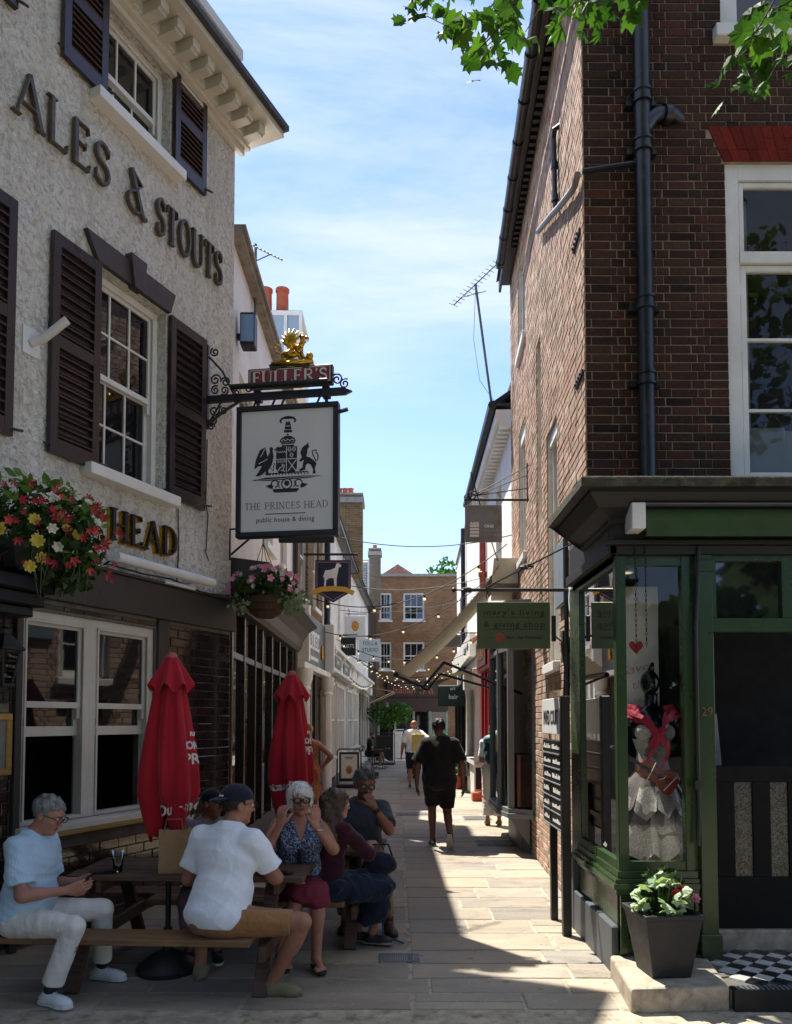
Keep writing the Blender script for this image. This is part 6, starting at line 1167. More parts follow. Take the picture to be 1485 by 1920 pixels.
# ------------------------------------------------------------------ mannequin, violin and posters in the shop window
mq = thing('mannequin', 'black mannequin in a newspaper skirt with crimson ribbons in the shop window', 'mannequin', (1.905, 5.78, .66)); bk = pm('black_lacquer', '0c0c0d', .2, .2)
newsp = Mat('newsprint'); tcx = node(newsp.t, 'ShaderNodeTexCoord').outputs['Object']; wv = node(newsp.t, 'ShaderNodeTexWave', wave_type='BANDS', bands_direction='Z'); wv.inputs['Scale'].default_value = 45; wv.inputs['Distortion'].default_value = 2.5; wv.inputs['Detail'].default_value = 1; newsp.lk(tcx, wv.inputs['Vector'])
nb1 = newsp.noise(90, 2, .6, vec=tcx); txtm = newsp.math('MULTIPLY', newsp.ramp(wv.outputs['Fac'], [(.55, (0,0,0)), (.7, (1,1,1))]), newsp.ramp(nb1, [(.42, (0,0,0)), (.5, (1,1,1))]))
blk = node(newsp.t, 'ShaderNodeTexVoronoi', distance='CHEBYCHEV'); blk.inputs['Scale'].default_value = 7; newsp.lk(tcx, blk.inputs['Vector']); pic = newsp.ramp(blk.outputs['Color'], [(.50, (0,0,0)), (.52, (1,1,1))]); txt2 = newsp.math('MULTIPLY', txtm, .95)
newsp.set(col=newsp.mix(newsp.math('MULTIPLY', pic, .8), newsp.mix(txt2, lin('b5b2a9'), lin('3d3d3d')), newsp.mix(newsp.noise(16, 3, .6, vec=tcx), lin('2f3f52'), lin('6a4a34'))), rough=.85); newsp.bump(newsp.noise(9, 3, .5), .4, .02)
m = MB(); m.lathe([(.02, .60), (.115, .66), (.125, .72), (.105, .80), (.10, .86), (.13, .95), (.145, 1.04), (.13, 1.12), (.08, 1.18), (.05, 1.20), (.045, 1.26), (.05, 1.29)], 24); m.ball((-.01, -.01, 1.37), .075, 16, 10, sc=(.9, 1.15, 1.25)); m.tube([(0, 0, 1.44), (.01, -.02, 1.52)], [.03, .012], 8)
for s_ in (-1, 1): m.ball((s_*.16, 0, 1.10), .055, 12, 8, sc=(1, .9, 1.1))
m.build('figure', bk, mq, smooth=True)
m = MB()
for s_ in (-1, 1): m.ball((s_*.075, -.075, 1.0), .075, 14, 8, sc=(1, .8, .9))
m.lathe([(.128, .72), (.112, .80), (.107, .86), (.137, .95)], 24, caps=False); m.build('bodice', newsp.m, mq, smooth=True)
crim = m_cloth('crimson_ribbon', 'a3223f', .2, .6, .6, 20); m = MB()
def ribbon3(mb, pts, w, up): 
    P = [Vector(p) for p in pts]
    for a, b in zip(P, P[1:]): d = (b-a).normalized(); s_ = d.cross(Vector(up)).normalized()*w/2; mb.add([a-s_, a+s_, b+s_, b-s_, a-s_+Vector(up)*.006, a+s_+Vector(up)*.006, b+s_+Vector(up)*.006, b-s_+Vector(up)*.006], [(0,3,2,1), (4,5,6,7), (0,1,5,4), (1,2,6,5), (2,3,7,6), (3,0,4,7)])
for k in range(6): o_ = k*.02; ribbon3(m, [(-.17+o_*.4, -.03, 1.15-o_*.6), (-.10+o_*.5, -.11, 1.11-o_), (0+o_*.2, -.155, 1.0-o_*.5), (.08, -.13, .9-o_*.3)], .035, (0, -1, .2)); ribbon3(m, [(.17-o_*.4, -.02, 1.17-o_*.6), (.1-o_*.5, -.1, 1.12-o_), (-.01-o_*.3, -.16, .98-o_*.4), (-.06, -.14, .9)], .035, (0, -1, .2))
ribbon3(m, [(.06, -.13, 1.15), (.03, -.17, 1.0), (-.04, -.16, .88), (-.1, -.15, .76)], .022, (0, -1, 0)); ribbon3(m, [(-.07, -.12, 1.12), (0, -.17, .97), (.07, -.16, .86), (.03, -.15, .76)], .022, (0, -1, 0)); ribbon3(m, [(-.12, 0, 1.2), (-.16, -.06, 1.1)], .1, (-.3, -1, .5)); ribbon3(m, [(.12, 0, 1.2), (.17, -.05, 1.1)], .1, (.3, -1, .5)); m.build('scarf', crim, mq)
for ti, (z1, z0, r0, r1, n) in enumerate(((.72, .34, .12, .285, 12), (.50, .04, .17, .29, 10))):
    for k in range(n):
        a0 = 2*PI*k/n + ti*.3 + random.uniform(-.08, .08); wd = 2*PI/n*1.25; L_ = random.uniform(.8, 1.1); mb = MB(); rows_ = 5; cols_ = 6; vs = []
        for i in range(rows_+1):
            t_ = i/rows_
            for j in range(cols_+1):
                u = j/cols_; a_ = a0 + (u-.5)*wd*(1-.2*t_); fold = .055*t_*math.sin(u*2*PI+ti) + .03*t_*math.cos(u*9); r = r0 + (r1-r0)*t_**.8 + fold; z = z1 - (z1-z0)*L_*t_*(1 - .22*abs(u-.5)*2*t_) ; vs.append((r*math.cos(a_), r*math.sin(a_), z))
        mb.add(vs, [(i*(cols_+1)+j, i*(cols_+1)+j+1, (i+1)*(cols_+1)+j+1, (i+1)*(cols_+1)+j) for i in range(rows_) for j in range(cols_)]); mb.build('newspaper_panel', newsp.m, mq, smooth=True)
m = MB(); m.lathe([(.012, 0), (.012, .62)], 8); m.lathe([(.11, 0), (.11, .012)], 20); m.build('stand', M['black'], mq)
vl = thing('violin', 'red brown violin tied across the waist of the mannequin', 'violin', (1.865, 5.585, 1.36), 0); Tv = Matrix.Rotation(R(-58), 4, 'Y'); out = [(.0, -.17), (.06, -.165), (.088, -.12), (.082, -.07), (.055, -.03), (.055, .01), (.07, .04), (.072, .085), (.05, .125), (0, .13)]; out = out + [(-x, y) for x, y in out[-2:0:-1]]
m = MB(Tv); m.prism([(x, -.02, y) for x, y in out], (0, .04, 0)); m.build('body', pm('violin_varnish', '6b2412', .2, .35, 7, coat=.6), vl, bevel=.005); m = MB(Tv); m.cbox(-.013, .013, -.035, -.018, .05, .3, .003); m.tube([(0, -.025, .3), (0, -.01, .36), (0, -.03, .38)], .012, 6); m.cbox(-.02, .02, -.045, -.02, -.03, -.024, .002); m.build('neck', M['black'], vl); m = MB(Tv)
for k in range(4): m.tube([(-.009+k*.006, -.037, -.1), (-.006+k*.004, -.044, -.027), (-.006+k*.004, -.036, .3)], .0008, 4)
m.build('string', M['chain'], vl); m = MB(Tv); m.tube([(-.02, -.024, -.03), (.0, -.05, -.05), (.03, -.03, -.06)], .003, 5); m.tube([(-.07, -.03, .04), (0, -.05, .05), (.07, -.03, .05)], .003, 5); m.tube([(.06, -.03, -.13), (0, -.05, -.11), (-.07, -.03, -.1)], .003, 5); m.build('cord', M['paper'], vl)
def strokes(mb, pts, w, f): ribbon(mb, pts, w, f, 0, .001)
po_ = thing('window_poster', 'white paper poster with hand painted red heart and lettering hung behind the mannequin', 'poster', (1.64, 6.05, 1.72)); m = MB()
for i in range(6): m.quad((0, .006*math.sin(i*1.3), i*.18), (.42, -.006*math.sin(i*1.5), i*.18), (.42, -.006*math.sin((i+1)*1.5), (i+1)*.18), (0, .006*math.sin((i+1)*1.3), (i+1)*.18))
m.build('paper', M['paper'], po_); m = MB(); f = lambda x, y, d: (x, -.012-d, y)
m.add([f(.24+.055*x, .60+.055*y, 0) for x, y in [(0, -1), (.9, .05), (1, .5), (.7, .85), (.3, .8), (0, .45), (-.3, .8), (-.7, .85), (-1, .5), (-.9, .05)]], [tuple(range(10))])
text_mb(m, 'Save', .075, lambda u, v, d: (.23+u+v*.15, -.012-d, .40+v+u*.25), .001, width=.2, bold=-.002); text_mb(m, 'the', .07, lambda u, v, d: (.27+u+v*.1, -.012-d, .28+v+u*.1), .001, width=.13, bold=-.002); text_mb(m, 'Children', .07, lambda u, v, d: (.24+u+v*.1, -.012-d, .14+v+u*.15), .001, width=.24, bold=-.002); m.build('painting', M['red_ink'], po_)
p2_ = thing('window_leaflet', 'small white leaflet with a red figure low behind the window corner', 'leaflet', (1.6, 5.98, 1.72)); m = MB(); m.quad((0, 0, 0), (.13, -.02, 0), (.13, -.02, .3), (0, 0, .3)); m.build('paper', M['paper'], p2_); m = MB(); strokes(m, [(.05, .06), (.06, .14), (.09, .22)], .02, lambda x, y, d: (x, -.012-d-x*.1, y)); strokes(m, [(.03, .22), (.06, .15), (.1, .2)], .015, lambda x, y, d: (x, -.0125-d-x*.1, y)); m.build('painting', M['red_ink'], p2_)
sho = thing('red_shoe', 'red shoe standing on the floor of the shop window', 'shoe', (1.68, 5.5, .66)); m = MB(); m.ball((0, 0, .035), .05, 12, 8, sc=(1.5, .75, .7)); m.ball((.06, 0, .05), .04, 10, 6, sc=(1, .8, 1)); m.build('upper', pm('red_leather', '7a1c1c', .3, .2), sho, smooth=True); m = MB(); m.cbox(-.07, .09, -.03, .03, 0, .01, .003); m.build('sole', M['black'], sho)
# ------------------------------------------------------------------ street things further down the alley
def aboard(x, y_, rz, label, mat, frame, w=.62, h=1.0):
    t = thing('pavement_sign', label, 'pavement sign', (x, y_, 0), rz)
    m = MB(); m.tube([(-w/2, -.02, .02), (-w/2, .02, h-.05), (-w/2+.06, .02, h), (w/2-.06, .02, h), (w/2, .02, h-.05), (w/2, -.02, .02)], .018, 6); m.cbox(-w/2+.05, w/2-.05, .0, .03, .16, h-.08, .004); m.cbox(-w/2-.02, w/2+.02, -.16, .16, 0, .09, .02); m.build('frame', frame, t)
    m = MB(); m.quad((-w/2+.1, -.004, .24), (w/2-.1, -.004, .24), (w/2-.1, -.004, h-.14), (-w/2+.1, -.004, h-.14)); m.build('poster', mat, t); return t
ab = aboard(-1.22, 20.2, 0, 'black framed pavement sign with a golden face poster', pm('cream_poster', 'cfcac0', .6, .05), M['black'])
m = MB()
for k in range(18): a = 2*PI*k/18; m.add([(.05*math.cos(a), -.0055, .45+.06*math.sin(a)), (.19*math.cos(a-.08), -.0055, .45+.2*math.sin(a-.08)), (.19*math.cos(a+.08), -.0055, .45+.2*math.sin(a+.08))], [(0,1,2)])
m.build('rays', M['white'], ab); m = MB(); m.add([(.1*math.cos(k*PI/7)*(1 if k % 2 else .8), -.007, .46+.13*math.sin(k*PI/7)*(1 if k % 2 else .8)) for k in range(14)], [tuple(range(14))]); m.build('hair', pm('ochre_print', 'b8862f', .6, .3, 30), ab); m = MB(); m.add([(.05*math.cos(k*PI/6), -.0085, .44+.075*math.sin(k*PI/6)) for k in range(12)], [tuple(range(12))]); m.build('face', pm('brown_print', '8a5a3a', .6, .4, 60), ab); m = MB(); m.box(-.12, .12, -.0075, -.005, .78, .8); m.box(-.09, .09, -.0075, -.005, .74, .755); m.build('marks', M['ink'], ab)
bb = aboard(-.45, 30.5, -.15, 'black chalkboard standing in front of the cafe seats', pm('chalkboard', '1e1f20', .7, .2, 8), pm('dark_wood_frame', '3a3029', .6, .2), .8, 1.25); aboard(.2, 33, 0, 'tall white pavement sign further along the alley', pm('white_poster', 'c9cac8', .5, .15, 9), M['plastic_w'], .6, 1.35)
def cafe_table(x, y_, label): t = thing('cafe_table', label, 'table', (x, y_, 0)); m = MB(); m.lathe([(.33, .70), (.33, .725)], 20); m.build('top', M['black'], t); m = MB(); m.tube([(0, 0, .02), (0, 0, .70)], .025, 8); [m.tube([(0, 0, .06), (.25*math.cos(a), .25*math.sin(a), .01)], .015, 5) for a in (0, 1.57, 3.14, 4.71)]; m.build('stand', M['black'], t); return t
cafe_table(-.55, 28.6, 'small dark folding cafe table beside the seated man')
def chair(x, y_, rz, label, g='cafe chairs along the left terrace'):
    t = thing('folding_chair', label, 'chair', (x, y_, 0), rz, g); k = M['black']
    for s_ in (-1, 1):
        m = MB(); m.tube([(s_*.2, .22, 0), (s_*.2, -.2, .85)], .012, 6); m.build('leg', k, t); m = MB(); m.tube([(s_*.2, -.22, 0), (s_*.2, .2, .45)], .012, 6); m.build('leg', k, t)
    for i in range(5): m = MB(); m.cbox(-.2, .2, -.18+i*.08, -.12+i*.08, .44, .455, .003); m.build('slat', k, t)
    for i in range(2): m = MB(); m.cbox(-.2, .2, -.2-i*.0, -.185, .62+i*.13, .71+i*.13, .003); m.build('backrest', k, t)
chair(-1.02, 28.0, R(-80), 'black folding chair under the seated man'); chair(-.62, 27.4, R(15), 'black folding chair empty in front of the small cafe table')
bt = thing('potted_bay_tree', 'bushy green potted tree beside the cafe seats', 'potted tree', (-.35, 34, 0)); m = MB(); m.lathe([(.22, 0), (.3, .5), (.32, .52)], 16); m.build('pot', M['terracotta'], bt); m = MB(); m.tube([(0, 0, .4), (.05, 0, 1.4), (0, 0, 2)], .04, 8); m.build('trunk', M['bark'], bt); leaf_cloud('crown', M['leaf'], bt, rnd_in((0, 0, 2.0), (1.05, .8, .65), 800, .2) + rnd_in((.5, 0, 2.2), (.6, .6, .4), 260), .17)
ft = thing('distant_tree', 'round leafy tree rising behind the end house', 'tree', (3.6, 55, 0)); m = MB(); m.tube([(0, 0, 0), (0, 0, 9)], .25, 8); m.build('trunk', M['bark'], ft); leaf_cloud('crown', M['leaf'], ft, rnd_in((0, 0, 11.0), (1.7, 1.7, 2.4), 1100, .2), .4)
# window boxes of geraniums and a row of pots on the right
for k, (x, y_, c) in enumerate(((1.62, 19.9, 'red'), (1.55, 22.5, 'coral'))):
    t = thing('flower_pot', ('low pot of red flowers in front of the white shop', 'low pot of coral flowers further along the dark shopfront')[k], 'flower pot', (x, y_, 0)); m = MB(); m.lathe([(.13, 0), (.18, .3), (.19, .32)], 14); m.build('pot', M['terracotta'], t); leaf_cloud('foliage', M['foliage'], t, rnd_in((0, 0, .48), (.26, .26, .25), 200), .08)
    for p in rnd_in((0, 0, .5), (.27, .27, .25), 12, .9, 0): o = link('flower', FM[c], t); o.location = p
# hanging signs on the left further down
for nm, lab, X0, X1, Z0, Z1, Y, mat in (('hanging_sign', 'white hanging sign with golden face on the left terrace', -1.62, -.98, 4.3, 5.05, 24.5, M['plastic_w']), ('hanging_sign', 'small black hanging sign with white letters on the left terrace', -1.75, -1.2, 3.68, 4.22, 23.0, M['blackpaint']), ('hanging_sign', 'pale blue studio sign board behind the black hanging sign', -1.3, -.55, 3.8, 4.6, 27.0, pm('pale_blue_sign', 'b9c3cb', .5, .06))):
    t = thing(nm, lab, 'hanging sign', (0, Y, 0)); m = MB(); m.cbox(X0, X1, -.02, .02, Z0, Z1, .004); m.build('board', mat, t); m = MB(); m.tube([(X0-.3, 0, Z1+.08), (X1+.05, 0, Z1+.08)], .014, 5); m.tube([(X0+.1, 0, Z1), (X0+.1, 0, Z1+.08)], .006, 4); m.build('bracket', M['iron'], t)
    if Y == 24.5:
        m = MB(); m.add([(-1.3+.12*math.cos(k*PI/6), -.024, 4.74+.17*math.sin(k*PI/6)) for k in range(12)], [tuple(range(12))]); m.build('face', pm('ochre_print', 'b8862f'), t)
        m = MB(); [m.add([(-1.3+.14*math.cos(a-.05), -.023, 4.7+.18*math.sin(a-.05)), (-1.3+.31*math.cos(a), -.023, 4.7+.34*math.sin(a)), (-1.3+.14*math.cos(a+.05), -.023, 4.7+.18*math.sin(a+.05))], [(0,1,2)]) for a in [k*PI/10 for k in range(20)]]; m.build('rays', pm('grey_print', '9a9c9a'), t)
    elif Y == 23.0: m = MB(); text_mb(m, 'SPORTS', .12, lambda u, v, d: (-1.47+u, -.021-d, 3.9+v), .003, width=.44); m.build('lettering', M['white'], t)
    else: m = MB(); text_mb(m, 'FOLG &', .13, lambda u, v, d: (-.9+u, -.021-d, 4.38+v), .003, width=.5); text_mb(m, 'STUDIO', .13, lambda u, v, d: (-.9+u, -.021-d, 4.15+v), .003, width=.56); m.build('lettering', M['ink'], t)
# ------------------------------------------------------------------ festoon lights
bl_ = MB(); bl_.ball((0, 0, -.07), .027, 8, 6); blm = bl_.mesh('bulb', M['bulb'], True); hd = MB(); hd.lathe([(.018, -.05), (.02, 0), (.008, .01)], 6); hdm = hd.mesh('holder', M['rubber'])
strs = [((-1.7, 14.5, 4.1), (1.8, 12.4, 4.6), 4, .55, 'nearest festoon string of warm bulbs running up to the awning'), ((-1.6, 17.5, 3.75), (1.9, 14.5, 4.55), 5, .5, 'second festoon string sagging across the alley'), ((-1.5, 19.5, 3.8), (1.9, 17.5, 3.7), 9, .55, 'third festoon string in front of the black hanging sign'), ((-1.5, 22, 3.7), (2.0, 20.5, 3.6), 11, .5, 'fourth festoon string further along the alley'), ((-1.4, 25, 3.8), (2.1, 24, 3.6), 11, .6, 'fifth festoon string under the studio sign'), ((-1.3, 28.5, 3.9), (2.1, 27, 3.7), 12, .6, 'sixth festoon string deep in the alley'), ((-1.2, 33, 4.0), (2.3, 31, 3.8), 12, .7, 'seventh festoon string near the end house'), ((-1.1, 37, 4.2), (2.5, 36, 4.0), 12, .8, 'last festoon string across the end of the alley'), ((-1.5, 20.0, 3.3), (-1.1, 36, 3.5), 14, .4, 'festoon string running along the left cornice')]
for a, b, n, sag, lab in strs:
    a, b = Vector(a), Vector(b); t = thing('festoon_string', lab, 'string lights', a, 0, 'festoon lights across the alley'); P = lambda f: (b-a)*f + Vector((0, 0, -sag*4*f*(1-f))); m = MB(); m.tube([P(i/24) for i in range(25)], .009, 5); m.build('cable', M['rubber'], t)
    for i in range(n): f_ = (i+.5)/n; o = link('bulb', blm, t); o.location = P(f_); h = link('holder', hdm, o)
for a, b, s_, lab in (((-1.8, 12, 4.9), (1.85, 12.2, 4.7), .3, 'thin cable slung between the white house and the brick house'), ((-1.7, 18.4, 5.1), (1.9, 17, 4.9), .25, 'thin cable crossing behind the shield sign'), ((-1.6, 22, 4.9), (1.9, 22, 5.2), .2, 'thin high cable far down the alley'), ((.95, 9.7, 4.9), (1.75, 12.2, 3.9), .05, 'thin stay cable beside the grey sign')):
    a, b = Vector(a), Vector(b); m = MB(); m.tube([a.lerp(b, i/14) + Vector((0, 0, -s_*4*(i/14)*(1-i/14))) for i in range(15)], .008, 4); tag(m.build('overhead_cable', M['rubber']), lab, 'cable')
# ------------------------------------------------------------------ plane tree behind the camera, branches hanging into view
tr = thing('plane_tree', 'leafy plane tree whose lowest branches hang in front of the brick house', 'tree', (3.4, -2.6, 0)); m = MB(); m.tube([(0, 0, 0), (.05, .05, 1.5), (.0, .1, 3.5), (-.1, .3, 5.5), (-.3, .8, 7.5)], [.42, .34, .3, .24, .16], 12)
m.tube([(-.1, .3, 5.3), (-.6, 2.2, 6.9), (-1.2, 5, 8.2), (-1.6, 7.2, 7.6)], [.16, .1, .06, .02], 8); m.tube([(0, .2, 5), (.6, 2.5, 6.9), (.6, 5.5, 7.8), (.2, 7.3, 7.3)], [.14, .09, .05, .02], 8); m.tube([(-.2, .5, 6), (-2.5, 1.5, 8), (-4.5, 2.5, 9)], [.14, .09, .03], 8); m.tube([(0, 0, 4.5), (2.5, -.5, 7), (4.5, 0, 8.5)], [.14, .09, .03], 8); m.build('trunk', M['bark'], tr, smooth=True)
tloc = Vector((3.4, -2.6, 0)); cl = []
while len(cl) < 15000:
    c = random.choice([((-2.0, .2, 9.6), (4.6, 4.2, 3.2)), ((-5.5, -1, 9), (3.5, 3.6, 3)), ((1.5, -1, 9.5), (4, 4, 3.2)), ((-1, -4.5, 9.5), (5, 3.5, 3.5)), ((-2.5, 1.0, 12), (4, 4, 2.4))]); p = rnd_in(c[0], c[1], 1, .25)[0]; w = p + tloc
    if w.z < 3.1 + 1.14*max(w.y, 0) or w.z < 6.2 or w.y > 5.2: continue
    cl.append(p)
leaf_cloud('crown', M['leaf'], tr, cl, .3, True, .6)
lfm = [leaf_mesh('leaf', M['leaf'], True, c) for c in (.1, .3, .5, .7)]
def W2(px, py, Y): u = (px-742.5)/1450; v = (1282-py)/1450; c_, s_ = math.cos(R(2.7)), math.sin(R(2.7)); t = Y/(c_ - v*s_); return Vector((u*t, Y, 1.75 + (s_ + v*c_)*t))
br = MB(); nl = 0
twigs = [((1010, -90), (905, 30), (850, 55), (800, 30)), ((1010, -60), (930, 60), (880, 110)), ((985, -60), (960, 40), (905, 95)), ((1100, -60), (1010, 20), (985, 60)), ((1100, -80), (1080, 0), (1050, 35)), ((1180, -80), (1140, -10), (1120, 40)), ((1230, -90), (1200, -20), (1180, 20)), ((1485, -60), (1430, 40), (1390, 100), (1385, 170)), ((1500, -20), (1440, 60), (1410, 130)), ((1520, 30), (1480, 80), (1440, 150)), ((1530, -30), (1470, 10), (1430, 20)), ((860, -80), (800, 0), (785, 20)), ((960, -80), (940, 10), (960, 30))]
for tw in twigs:
    Y0 = random.uniform(4.4, 5.0); P = [W2(x, y_, Y0 + .15*i) - tloc for i, (x, y_) in enumerate(tw)]; br.tube([P[0] + Vector((0, -.4, .3))] + P, [.010, .007, .005] + [.003]*(len(P)-2), 5)
    n = 19 if len(tw) > 3 else 11
    for i in range(n):
        f_ = random.uniform(.12, 1)*(len(P)-1); k = min(int(f_), len(P)-2); p = P[k].lerp(P[k+1], f_-k) + Vector((random.gauss(0, .07), random.gauss(0, .1), random.gauss(-.03, .06)))
        if nl >= 300: break
        o = link('leaf', random.choice(lfm), tr); o.location = p; s_ = random.uniform(.11, .185); o.scale = (s_, s_, s_); nl += 1
        o.rotation_euler = (Vector((random.gauss(0, .6), random.gauss(-.5, .6), random.gauss(.25, .5))).to_track_quat('Z', 'Y').to_matrix().to_4x4() @ Matrix.Rotation(PI + random.gauss(0, .7), 4, 'Z')).to_euler()
br.build('twig', M['bark'], tr)
PT = []
while len(PT) < 5200: x, z = random.uniform(-46, 46), random.uniform(.3, 15); PT.append(Vector((x, -30 + random.gauss(0, 2.5), z*(.72+.28*math.sin(x*.35)))))
leaf_cloud('unseen_tree_line', M['foliage'], None, PT, 1.7, True, .2);  # unseen tree row behind the camera, added to darken the window reflections
# ------------------------------------------------------------------ people: one smooth field per figure, meshed by surface nets
def surface_nets(D, org, h):
    s = D < 0; nx, ny, nz = D.shape
    c = [(i, j, k) for i in (0, 1) for j in (0, 1) for k in (0, 1)]
    sl = lambda a: a[:nx-1, :ny-1, :nz-1]
    cnt = sum(s[i:nx-1+i, j:ny-1+j, k:nz-1+k].astype(np.int8) for i, j, k in c); act = (cnt > 0) & (cnt < 8)
    I = np.argwhere(act); idx = -np.ones(act.shape, np.int64); idx[act] = np.arange(len(I))
    vals = np.stack([D[I[:, 0]+i, I[:, 1]+j, I[:, 2]+k] for i, j, k in c], 1); C = np.array(c, float)
    acc = np.zeros((len(I), 3)); n = np.zeros(len(I))
    for a in range(8):
        for b in range(a+1, 8):
            if np.abs(C[a]-C[b]).sum() != 1: continue
            m = (vals[:, a] < 0) != (vals[:, b] < 0); t = vals[m, a]/(vals[m, a]-vals[m, b]); acc[m] += C[a] + t[:, None]*(C[b]-C[a]); n[m] += 1
    V = (I + acc/n[:, None])*h + org; F = []
    for ax in range(3):
        o1, o2 = [(1, 2), (2, 0), (0, 1)][ax]; lo = [slice(1, -1)]*3; lo[ax] = slice(0, D.shape[ax]-1); hi = list(lo); hi[ax] = slice(1, D.shape[ax])
        A, B = s[tuple(lo)], s[tuple(hi)]
        for flip, msk in ((0, A & ~B), (1, ~A & B)):
            P = np.argwhere(msk); 
            if not len(P): continue
            off = np.ones(3, int); off[ax] = 0; P = P + off
            def at(d1, d2): q = P.copy(); q[:, o1] -= d1; q[:, o2] -= d2; return idx[q[:, 0], q[:, 1], q[:, 2]]
            Q = np.stack([at(1, 1), at(0, 1), at(0, 0), at(1, 0)], 1); F.append(Q[:, ::-1] if flip else Q)
    F = np.concatenate(F); return V, F[(F >= 0).all(1)]
def cap(a, b, ra, rb=None, flat=False, start=False):
    a, b = np.array(a, float), np.array(b, float); rb = ra if rb is None else rb; ba = b-a; L2 = max(ba@ba, 1e-9); r = max(ra, rb); dn = ba/math.sqrt(L2)
    def f(P):
        pa = P-a; t = np.clip((pa@ba)/L2, 0, 1); d = np.sqrt(((pa - t[..., None]*ba)**2).sum(-1)) - (ra+(rb-ra)*t)
        if flat: d = np.maximum(d, (P-b)@dn)
        if start: d = np.maximum(d, (a-P)@dn)
        return d
    return f, np.minimum(a, b)-r, np.maximum(a, b)+r
def ell(c, r, M3=None):
    c, r = np.array(c, float), np.array(r, float); M_ = None if M3 is None else np.array(M3); R_ = r.max() if M_ is not None else r
    def f(P):
        p = P-c
        if M_ is not None: p = p@M_
        k0 = np.sqrt(((p/r)**2).sum(-1)); k1 = np.sqrt(((p/r**2)**2).sum(-1))+1e-9; return k0*(k0-1)/k1
    return f, c-R_, c+R_
def field(prims, h, post=None, k=.02, noise=None):
    lo = np.min([p[1] for p in prims], 0)-.035; hi = np.max([p[2] for p in prims], 0)+.035; n = np.ceil((hi-lo)/h).astype(int)+1
    D = np.full(n, .09, np.float32); ax = [lo[i]+np.arange(n[i])*h for i in range(3)]
    for p in prims:
        kk = p[3] if len(p) > 3 else k; sub = []
        for i in range(3): a = max(0, int((p[1][i]-.07-lo[i])/h)); b = min(n[i], int((p[2][i]+.07-lo[i])/h)+2); sub.append(slice(a, b))
        G = np.stack(np.meshgrid(*[ax[i][sub[i]] for i in range(3)], indexing='ij'), -1); d = np.minimum(p[0](G), .09); o = D[tuple(sub)]
        if kk < 0: D[tuple(sub)] = np.maximum(o, -d); continue
        hh = np.clip(.5+.5*(o-d)/kk, 0, 1); D[tuple(sub)] = o+(d-o)*hh - kk*hh*(1-hh)
    if post or noise:
        near = np.abs(D) < .08; idx = np.argwhere(near); P = lo+idx*h; d = D[near]
        if noise: d = d + noise(P)
        if post: d = post(P, d)
        D[near] = d
    return surface_nets(D, lo, h)
def sn(f, amp, seed=0):
    r = np.random.default_rng(seed); K = [(r.normal(size=3)*f*q, r.uniform(0, 6), amp/q) for q in (1, 1, 1.7, 2.1, 3.1) for _ in range(2)]
    return lambda P: sum(a*np.sin(P@w+ph) for w, ph, a in K)*.45
def npmesh(name, V, F, mats, parent, mi=None):
    me = bpy.data.meshes.new(name); me.vertices.add(len(V)); me.vertices.foreach_set('co', np.asarray(V, np.float32).ravel()); me.loops.add(len(F)*4); me.loops.foreach_set('vertex_index', np.asarray(F, np.int32).ravel())
    me.polygons.add(len(F)); me.polygons.foreach_set('loop_start', np.arange(0, len(F)*4, 4, dtype=np.int32)); me.polygons.foreach_set('loop_total', np.full(len(F), 4, np.int32)); me.polygons.foreach_set('use_smooth', np.ones(len(F), bool))
    for m in mats if isinstance(mats, list) else [mats]: me.materials.append(m)
    if mi is not None: me.polygons.foreach_set('material_index', np.asarray(mi, np.int32))
    me.update(); me.validate(); return link(name, me, parent)
def m_skin(name, col):
    if name in MC: return MC[name]
    m = Mat(name); c = lin(col); n = m.noise(26, 5, .6); n2 = m.noise(6, 3, .5); o = m.mix(m.ramp(n, [(.3, (0,0,0)), (.7, (1,1,1))]), mul(c, .86), mul(c, 1.1)); o = m.mix(m.math('MULTIPLY', m.ramp(n2, [(.45, (0,0,0)), (.7, (1,1,1))]), .35), o, (c[0]*1.0, c[1]*.78, c[2]*.74))
    m.set(col=o, rough=.5, spec=.4, sss=.08); m.b.inputs['Subsurface Radius'].default_value = (.02, .008, .004); m.bump(m.noise(220, 3, .6), .15, .001); MC[name] = m.m; return m.m
def m_hair(name, col, hi=1.5):
    if name in MC: return MC[name]
    m = Mat(name); c = lin(col); f = m.noise(95, 4, .6, stretch=(1, 1, .18), dist=.6); m.set(col=m.mix(m.ramp(f, [(.32, (0,0,0)), (.66, (1,1,1))]), mul(c, .5), mul(c, hi)), rough=.45, spec=.4); m.bump(f, .9, .008); MC[name] = m.m; return m.m
EYE_W = pm('eye_white', 'c9c4bd', .2, .03); EYE_D = pm('eye_iris', '2a1e18', .1, .2)
def folds(f, amp, seed=0):
    r = np.random.default_rng(seed); K = [(r.normal(size=3)*V3(.8, .8, 1.2)*f*q, r.normal(size=3)*f*.5, r.uniform(0, 6), r.uniform(0, 6), amp/q**.8) for q in (1, 1.3, 1.9, 2.6)]
    return lambda P: sum(a*(np.abs(np.sin(P@w+1.6*np.sin(P@v+p2)+p1))**.8-.6) for w, v, p1, p2, a in K)*.62
V3 = lambda *a: np.array(a, float)
def rotz(a): c, s_ = math.cos(a), math.sin(a); return np.array([[c, -s_, 0], [s_, c, 0], [0, 0, 1]])
def rotx(a): c, s_ = math.cos(a), math.sin(a); return np.array([[1, 0, 0], [0, c, -s_], [0, s_, c]])
def roty(a): c, s_ = math.cos(a), math.sin(a); return np.array([[c, 0, s_], [0, 1, 0], [-s_, 0, c]])
def unit(v): v = np.array(v, float); return v/(np.linalg.norm(v)+1e-9)
